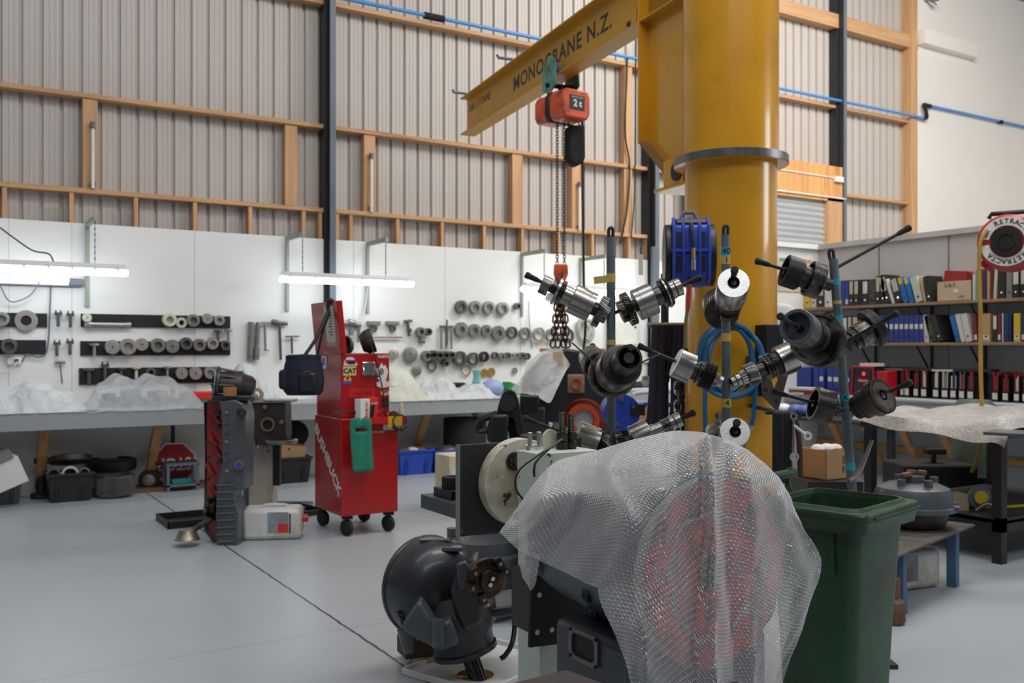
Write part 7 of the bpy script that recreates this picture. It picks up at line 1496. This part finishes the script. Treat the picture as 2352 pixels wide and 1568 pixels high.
# blue hose coil
t = thing('hose_coil', 'coil of dark blue hose hung on the yellow crane column', 'hose', P(1678, 830, 5.85), rz=-YAW)
fc_ = 5.9/FL
for k, (cx_, cy_, rx, ry) in enumerate(((-5, 3, 72, 84), (2, -2, 68, 80), (10, 0, 62, 76), (-12, 6, 60, 78))):
    pts = [V(((cx_+rx*math.sin(a_))*fc_, .02*k-.04+.03*math.sin(a_*2+k), (cy_-0+ry*math.cos(a_))*fc_)) for a_ in [2*PI*i/28 for i in range(28)]]
    MB().tube(pts, .0155, 8, True).build('loop', m_bluehose, t)
MB().tube(spline([V((-58*fc_, 0, -60*fc_)), V((-60*fc_, -.02, -110*fc_)), V((-58*fc_, -.02, -170*fc_))]), .0155, 8).build('tail', m_bluehose, t)
MB().tube(spline([V((48*fc_, 0, 30*fc_)), V((52*fc_, -.04, -40*fc_)), V((50*fc_, -.04, -110*fc_)), V((44*fc_, -.04, -145*fc_))]), .0155, 8).build('tail', m_bluehose, t); MB().cyl((44*fc_, -.04, -145*fc_), (42*fc_, -.04, -156*fc_), .008).build('hose_tip', m_chrome, t)
MB().cyl((0, .16, 80*fc_), (0, -.08, 80*fc_), .02).build('hang_peg', m_steeldark, t)
# black bracket with triangular plate right of the column
t = thing('column_bracket', 'black box and triangular steel plate bolted to the column side', 'bracket', P(1775, 800, 5.9), rz=-YAW+.3)
fb = 5.9/FL
def gb(px, py): return ((px-1775)*fb, (800-py)*fb)
MB().prism([gb(1758, 745), gb(1800, 745), gb(1812, 850), gb(1758, 850)][::-1], .0, .22, Mf).build('box', m_blackm, t, bevel=.006)
MB().prism([gb(1738, 835), gb(1776, 842), gb(1812, 852), gb(1782, 945), gb(1740, 905), gb(1736, 870)][::-1], -.03, -.015, Mf).build('triangle_plate', mat('brown_steel_plate', (.06, .05, .045), .5, .3, var=.3), t, bevel=.002)
MB().prism([gb(1763, 868), gb(1775, 852), gb(1780, 872), gb(1770, 892)][::-1], -.032, -.014, Mf).build('window', m_yellow, t)
for p_ in ((1750, 893), (1779, 920), (1747, 868)): x, z = gb(*p_); MB().cyl((x, -.03, z), (x, -.036, z), .012).build('hole', m_black, t)
MB().mm((-.12, -.01, -.30), (-.02, .12, -.05)).build('mount_block', m_black, t)
# hung slings left of the column
t = thing('sling_rack', 'bundle of dark slings and chains hanging on a rail beside the column', 'slings', P(1535, 747, 6.6), rz=-YAW)
fg = 6.6/FL
MB().cyl((-48*fg, 0, 0), (48*fg, 0, 0), .02).build('rail', mat('brass_rail', (.25, .20, .08), .5), t)
m_purp = mat('purple_black_sling', (.020, .012, .028), .75, var=.4, vs=10)
for i, (x, l, r) in enumerate(((-28, 270, .035), (-20, 245, .03), (-14, 285, .03), (16, 250, .028), (26, 275, .035), (33, 240, .03), (5, 120, .018), (-3, 130, .018))):
    pts = [V((x*fg, -.03, 0)), V(((x-4)*fg, -.04, -l*.3*fg)), V(((x-10+i*2)*fg, -.03, -l*.7*fg)), V(((x-16+i*2)*fg, -.02, -l*fg))]
    MB().tube(spline(pts), r, 8).build('sling', m_purp if i < 6 else m_blackm, t)
for i, x in enumerate((18, 26)): link_chain('chain', (x*fg, -.06, -110*fg), (x*fg, -.06, -240*fg), m_chrome if i == 0 else m_steeldark, .06, .022, .008, parent=t)
MB().cyl((44*fg, .02, 0), (44*fg, .02, -1.2), .02).build('upright', m_steeldark, t); MB().mm((.1, .0, -.1), (.30, .5, -.02)).build('wall_arm', m_steeldark, t)
MB().cyl((-5*fg, .06, 120*fg), (-5*fg, .06, -300*fg), .028).build('post', m_steeldark, t)
# thin cables by the column on the wall
solo('electric_cable', MB().tube(spline([on(1441, 130, D-.016), on(1436, 300, D-.016), on(1446, 380, D-.02), on(1440, 480, D-.016), on(1425, 560, D-.03)]), .014, 6), m_black, 'black cable hanging against the narrow pine upright', 'cable')
solo('electric_cable', MB().tube(spline([on(1461, 90, D-.012), on(1459, 300, D-.012), on(1457, 450, D-.012), on(1450, 545, D-.02)]), .010, 6), m_black, 'thin black cable hanging between the pine upright and steel column', 'cable')
q = P(1472, 600, 6.9); t = thing('hook_tool', 'white handled hook tool hanging beside the sling rack', 'tool', q, rz=-YAW); MB().cyl((0, 0, -.10), (0, 0, .05), .018).build('handle', m_white, t); MB().tube(spline([(0, 0, .05), (0, 0, .1), (.02, 0, .15)]), .008).build('hook', m_galv, t)
# folding stool frame, blue motor
q = P(1485, 935, 7.6); fs_ = 7.6/FL; t = thing('tube_trolley', 'white tubular trolley frame with a blue shelf behind the slings', 'trolley', (q.x, q.y, 0), rz=-YAW)
def gt(px, py, dy=0): return V(((px-1485)*fs_, dy, H+(HZ-py)*fs_))
for dy in (0, .4): MB().tube(spline([gt(1470, 1085, dy)-V((0, 0, 0)), gt(1462, 960, dy), gt(1456, 915, dy), gt(1462, 903, dy), gt(1510, 900, dy), gt(1560, 903, dy), gt(1566, 960, dy), V((gt(1566, 0).x, dy, .0))]), .018, 8).build('tube_frame', m_white, t)
MB().mm(gt(1466, 935, .0), gt(1560, 925, .4)).build('shelf', m_blue, t); MB().mm(gt(1460, 1000, .05), gt(1560, 965, .35)).build('box', mat('brown_box', (.10, .05, .03), .6), t); MB().mm(gt(1500, 925, .1), gt(1525, 915, .3)).build('papers', m_paper, t); MB().box(gt(1480, 950, -.05), (.05, .03, .3), (0, .6, 0)).build('timber_stay', m_stud, t)
q = P(1425, 945, 6.75); t = thing('blue_motor', 'blue round pump body behind the flagged shaft stand', 'pump', (q.x, q.y, q.z-.3), rz=-YAW); MB().cyl((0, -.1, .3), (0, .2, .3), .13).build('pump_body', m_blue, t); MB().mm((-.1, -.05, -.0), (.1, .15, .2)).build('pump_foot', m_black, t); MB().mm((.06, -.12, .28), (.16, .0, .36)).build('terminal', m_black, t)
for a_ in (.5, 1.6, 2.8, 4.2): MB().cyl((.09*math.cos(a_), -.1, .3+.09*math.sin(a_)), (.09*math.cos(a_), -.125, .3+.09*math.sin(a_)), .014).build('bolt', m_chrome, t)
MB().mm((-.16, -.15, -(q.z-.3)), (.2, .25, 0)).build('plinth', m_steeldark, t)
# ================================================================ around the office bench
q = P(1895, 1062, 6.6); f8 = 6.6/FL; hh_ = P(0, 1030, 6.6).z
t = thing('carton', 'open brown carton of crumpled paper on a dark stand behind the green bin', 'box', (q.x, q.y, P(0, 1095, 6.6).z), rz=-YAW+.5); z9 = 66*f8
mb = MB(); w9 = .12; mb.mm((-w9, -w9, 0), (w9, -w9+.006, z9)); mb.mm((-w9, w9-.006, 0), (w9, w9, z9)); mb.mm((-w9, -w9, 0), (-w9+.006, w9, z9)); mb.mm((w9-.006, -w9, 0), (w9, w9, z9)); mb.mm((-w9, -w9, 0), (w9, w9, .006)); mb.build('carton_walls', m_card, t)
for i in range(6): MB().ball((-.07+.03*i, .03*math.sin(i*2), z9), (.05, .05, .03), 9, 6).build('paper_wad', m_paper, t)
text('print', 'DK NO', .035, m_black, t, (.05, -w9-.001, z9*.5), (PI/2, -PI/2, 0))
solo('dark_cabinet', MB().mm((-.16, -.25, 0), (.22, .3, P(0, 1096, 6.6).z-.002)), m_steeldark, 'low dark cabinet carrying the brown paper carton', 'cabinet', (q.x, q.y+.05, 0), rz=-YAW)
# tall black strips and spanners near the column foot
t = thing('belt_bundle', 'tall black rubber strips hanging beside the crane column', 'strips', P(1797, 945, 5.3), rz=-YAW)
fh = 5.3/FL
for i, (x, l, w9) in enumerate(((-10, 150, .06), (2, 165, .05), (14, 150, .06))): MB().box((x*fh, .02*i, -l*fh/2), (w9, .05, l*fh), (0, .02*i, 0)).build('strip', m_blackm, t, bevel=.012)
MB().tube(spline([(28*fh, 0, -10*fh), (38*fh, 0, -60*fh), (42*fh, 0, -150*fh)]), .016, 8).build('rusty_hoop', mat('rust_dark', (.06, .025, .015), .7), t); MB().mm((-.08, .03, -.02), (.08, .07, .0)).mm((-.01, .05, -.02), (.02, .74, .0)).build('hanger', m_steeldark, t); MB().cyl((.062, .12, -.022), (.062, -.13, -.022), .006).build('hanger_peg', m_steeldark, t)
q = P(1822, 955, 5.2); t = thing('spanner', 'long silver spanner with ring ends hanging among the rubber strips', 'spanner', q, rz=-YAW)
MB().ring((0, 0, 0), (0, -1, 0), 0, .012, .022, .012, 16).tube([(0, -.006, -.02), (.002, -.006, -.20)], .007).ring((.003, 0, -.225), (0, -1, 0), 0, .012, .026, .014, 16).build('spanner_body', m_chrome, t)
q = P(1842, 992, 5.2); solo('ring_spanner', MB().ring((.03, 0, -.02), (0, -1, 0), 0, .012, .024, .012, 16).tube([(-.05, -.006, .04), (.015, -.006, -.01)], .008), m_white, 'short pale ring spanner jutting out beside the hanging strips', 'spanner', q, rz=-YAW)
# blue gloves pack and cloth
for i, (px, py, m, nm) in enumerate(((1828, 926, mat('glove_blue', (.10, .14, .42), .6), 'first blue'), (1850, 924, mat('glove_blue', (.10, .14, .42), .6), 'second blue'), (1800, 945, m_white, 'white'))):
    q = oX(px, py, OW-1.6); solo('rag_ball', MB().ball((0, 0, 0), (.10, .08, .06), 12, 8), m, '%s rag bundle on the dark shelf beside the column' % nm, 'rag', (q.x, q.y, oX(1850, 942, OW-1.6).z-.0))
q = oX(1850, 942, OW-1.6); t = thing('side_shelf', 'dark shelf with rags between the column and the office bench', 'shelf', (q.x, q.y, q.z-.06)); MB().mm((-.25, -.9, -.03), (.4, .6, 0)).build('board', m_steeldark, t); 
for y in (-.85, .5): MB().mm((.3, y, -(q.z-.06)), (.36, y+.06, 0)).build('leg', m_steeldark, t)
# under the steel table
q = P(2130, 1130, 8.6); t = thing('black_machine', 'large black machine body standing under the steel table', 'machine', (q.x, q.y, 0), rz=-YAW)
MB().mm((-.30, -.2, 0), (.37, .3, P(0, 1062, 8.6).z)).build('body', m_blackm, t, bevel=.02); MB().mm((.37, -.15, 0), (.52, .25, P(0, 1090, 8.6).z)).build('side_body', m_blackm, t, bevel=.02)
MB().mm((.02, -.05, P(0, 1062, 8.6).z), (.06, .0, P(0, 1040, 8.6).z)).build('valve_stem', m_brz, t); MB().mm((-.03, -.08, P(0, 1042, 8.6).z), (.14, .02, P(0, 1030, 8.6).z)).build('valve_handle', m_blackm, t)
q = P(2238, 1080, 8.9); t = thing('green_cylinder', 'tall grey-green tank behind the steel table legs', 'tank', (q.x, q.y, 0)); MB().lathe((0, 0, 0), (0, 0, 1), [(.18, 0), (.2, .02), (.2, .95), (.14, 1.02)], 30).build('tank_shell', mat('grey_green', (.10, .13, .10), .6, var=.3, vs=3), t)
q = oX(2186, 1172, tX+.2); solo('carton', MB().mm((-.09, -.08, 0), (.09, .08, .12)), m_tan, 'small tan box on the lower shelf of the steel table', 'box', (q.x, q.y, .30), rz=-YAW)
q = oX(2250, 1150, tX+.3); t = thing('grinder_wheel', 'grey cutting disc with yellow hub on the lower table shelf', 'disc', (q.x, q.y, .30+.10), rz=-YAW); MB().cyl((0, .01, 0), (0, -.01, 0), .085, n=30).build('disc', m_steelgrey, t); MB().cyl((0, -.01, 0), (0, -.03, 0), .05, n=24).build('hub', mat('safety_yellow', (.65, .48, .03), .5), t)
solo('yellow_lead', MB().tube(spline([V((tX+.1, tY+.75, .315)), V((tX+.2, tY+.6, .315)), V((tX+.35, tY+.5, .315)), V((tX+.5, tY+.3, .315)), V((tX+.9, tY+.2, .315))]), .012, 8), mat('safety_yellow', (.65, .48, .03), .5), 'yellow lead lying along the lower shelf of the steel table', 'lead')
solo('chrome_tool', MB().tube(spline([V((tX+.2, tY+.32, .315)), V((tX+.28, tY+.28, .36)), V((tX+.36, tY+.24, .315))]), .014, 8), m_chrome, 'small chrome tool on the lower shelf of the steel table', 'tool')
# bubble sheet on the table
nx, ny = 40, 26; Wt, Dt = tx1-tX, ty1-tY
mb = MB(); vs = []; uvs = []
for j in range(ny+1):
    for i in range(nx+1):
        u, v = i/nx, j/ny; x = -.06+(Wt+.0)*u; y = -.07+(Dt+.12)*v
        z = .065+.03*math.sin(u*7+v*3)*math.sin(v*9+1)+.02*math.sin(u*17-v*5)+.05*math.exp(-((u-.35)**2+(v-.6)**2)*14)
        hang = 0
        if x < 0: hang = .11*(-x/.06)
        z2_ = z-hang*(1+.35*math.sin(v*11))
        if y < .0 and u < .75: z2_ -= .06*(-y/.07)*(1+.3*math.sin(u*13))
        vs.append((x-(.02 if x < 0 else 0), y, z2_)); uvs.append((x, y))
mb.add(vs, [(j*(nx+1)+i, j*(nx+1)+i+1, (j+1)*(nx+1)+i+1, (j+1)*(nx+1)+i) for j in range(ny) for i in range(nx)]); mb.uv = uvs
solo('bubble_wrap', mb, mat('grey_bubble_sheet', (.44, .42, .40), .42, var=.15, vs=20, bump=.8, bs=60), 'crumpled grey bubble sheet covering the black steel table', 'bubble wrap', (tX, tY, Tz))
q = P(2135, 918, 7.2); q.z = Tz+.035; t = thing('clipboard', 'white papers on a clipboard lying on the grey bubble sheet', 'clipboard', q, rz=.2); MB().mm((-.13, -.17, 0), (.17, .17, .006)).build('board', m_card, t); MB().mm((-.12, -.16, .006), (.12, .16, .016)).build('papers', m_white, t); MB().mm((.12, -.04, .006), (.17, .04, .03)).build('clip', m_chrome, t)
q = P(2330, 965, 6.2); solo('paper_folder', MB().mm((-.12, -.16, 0), (.2, .16, .02)), m_castgrey, 'dark folder with green printing on the table corner', 'folder', (q.x, q.y, Tz+.002), rz=.3)
# small gear stack / things on the office bench
for i, (x, m) in enumerate(((2030, BC['grey']), (2120, BC['black']), (2190, BC['white']), (2240, BC['black']))):
    q = oX(x, 842, SX-.02+.1); solo('loose_papers', MB().mm((-.08, -.28+.03*i, 0), (.14, .2, .02+.01*(i % 2))), m, 'loose %s papers lying across the magazine files, %s from the radio' % (['grey', 'black', 'white', 'dark'][i], ORD[i]), 'papers', (q.x, q.y, zb+.30), rz=.1*i-.1)
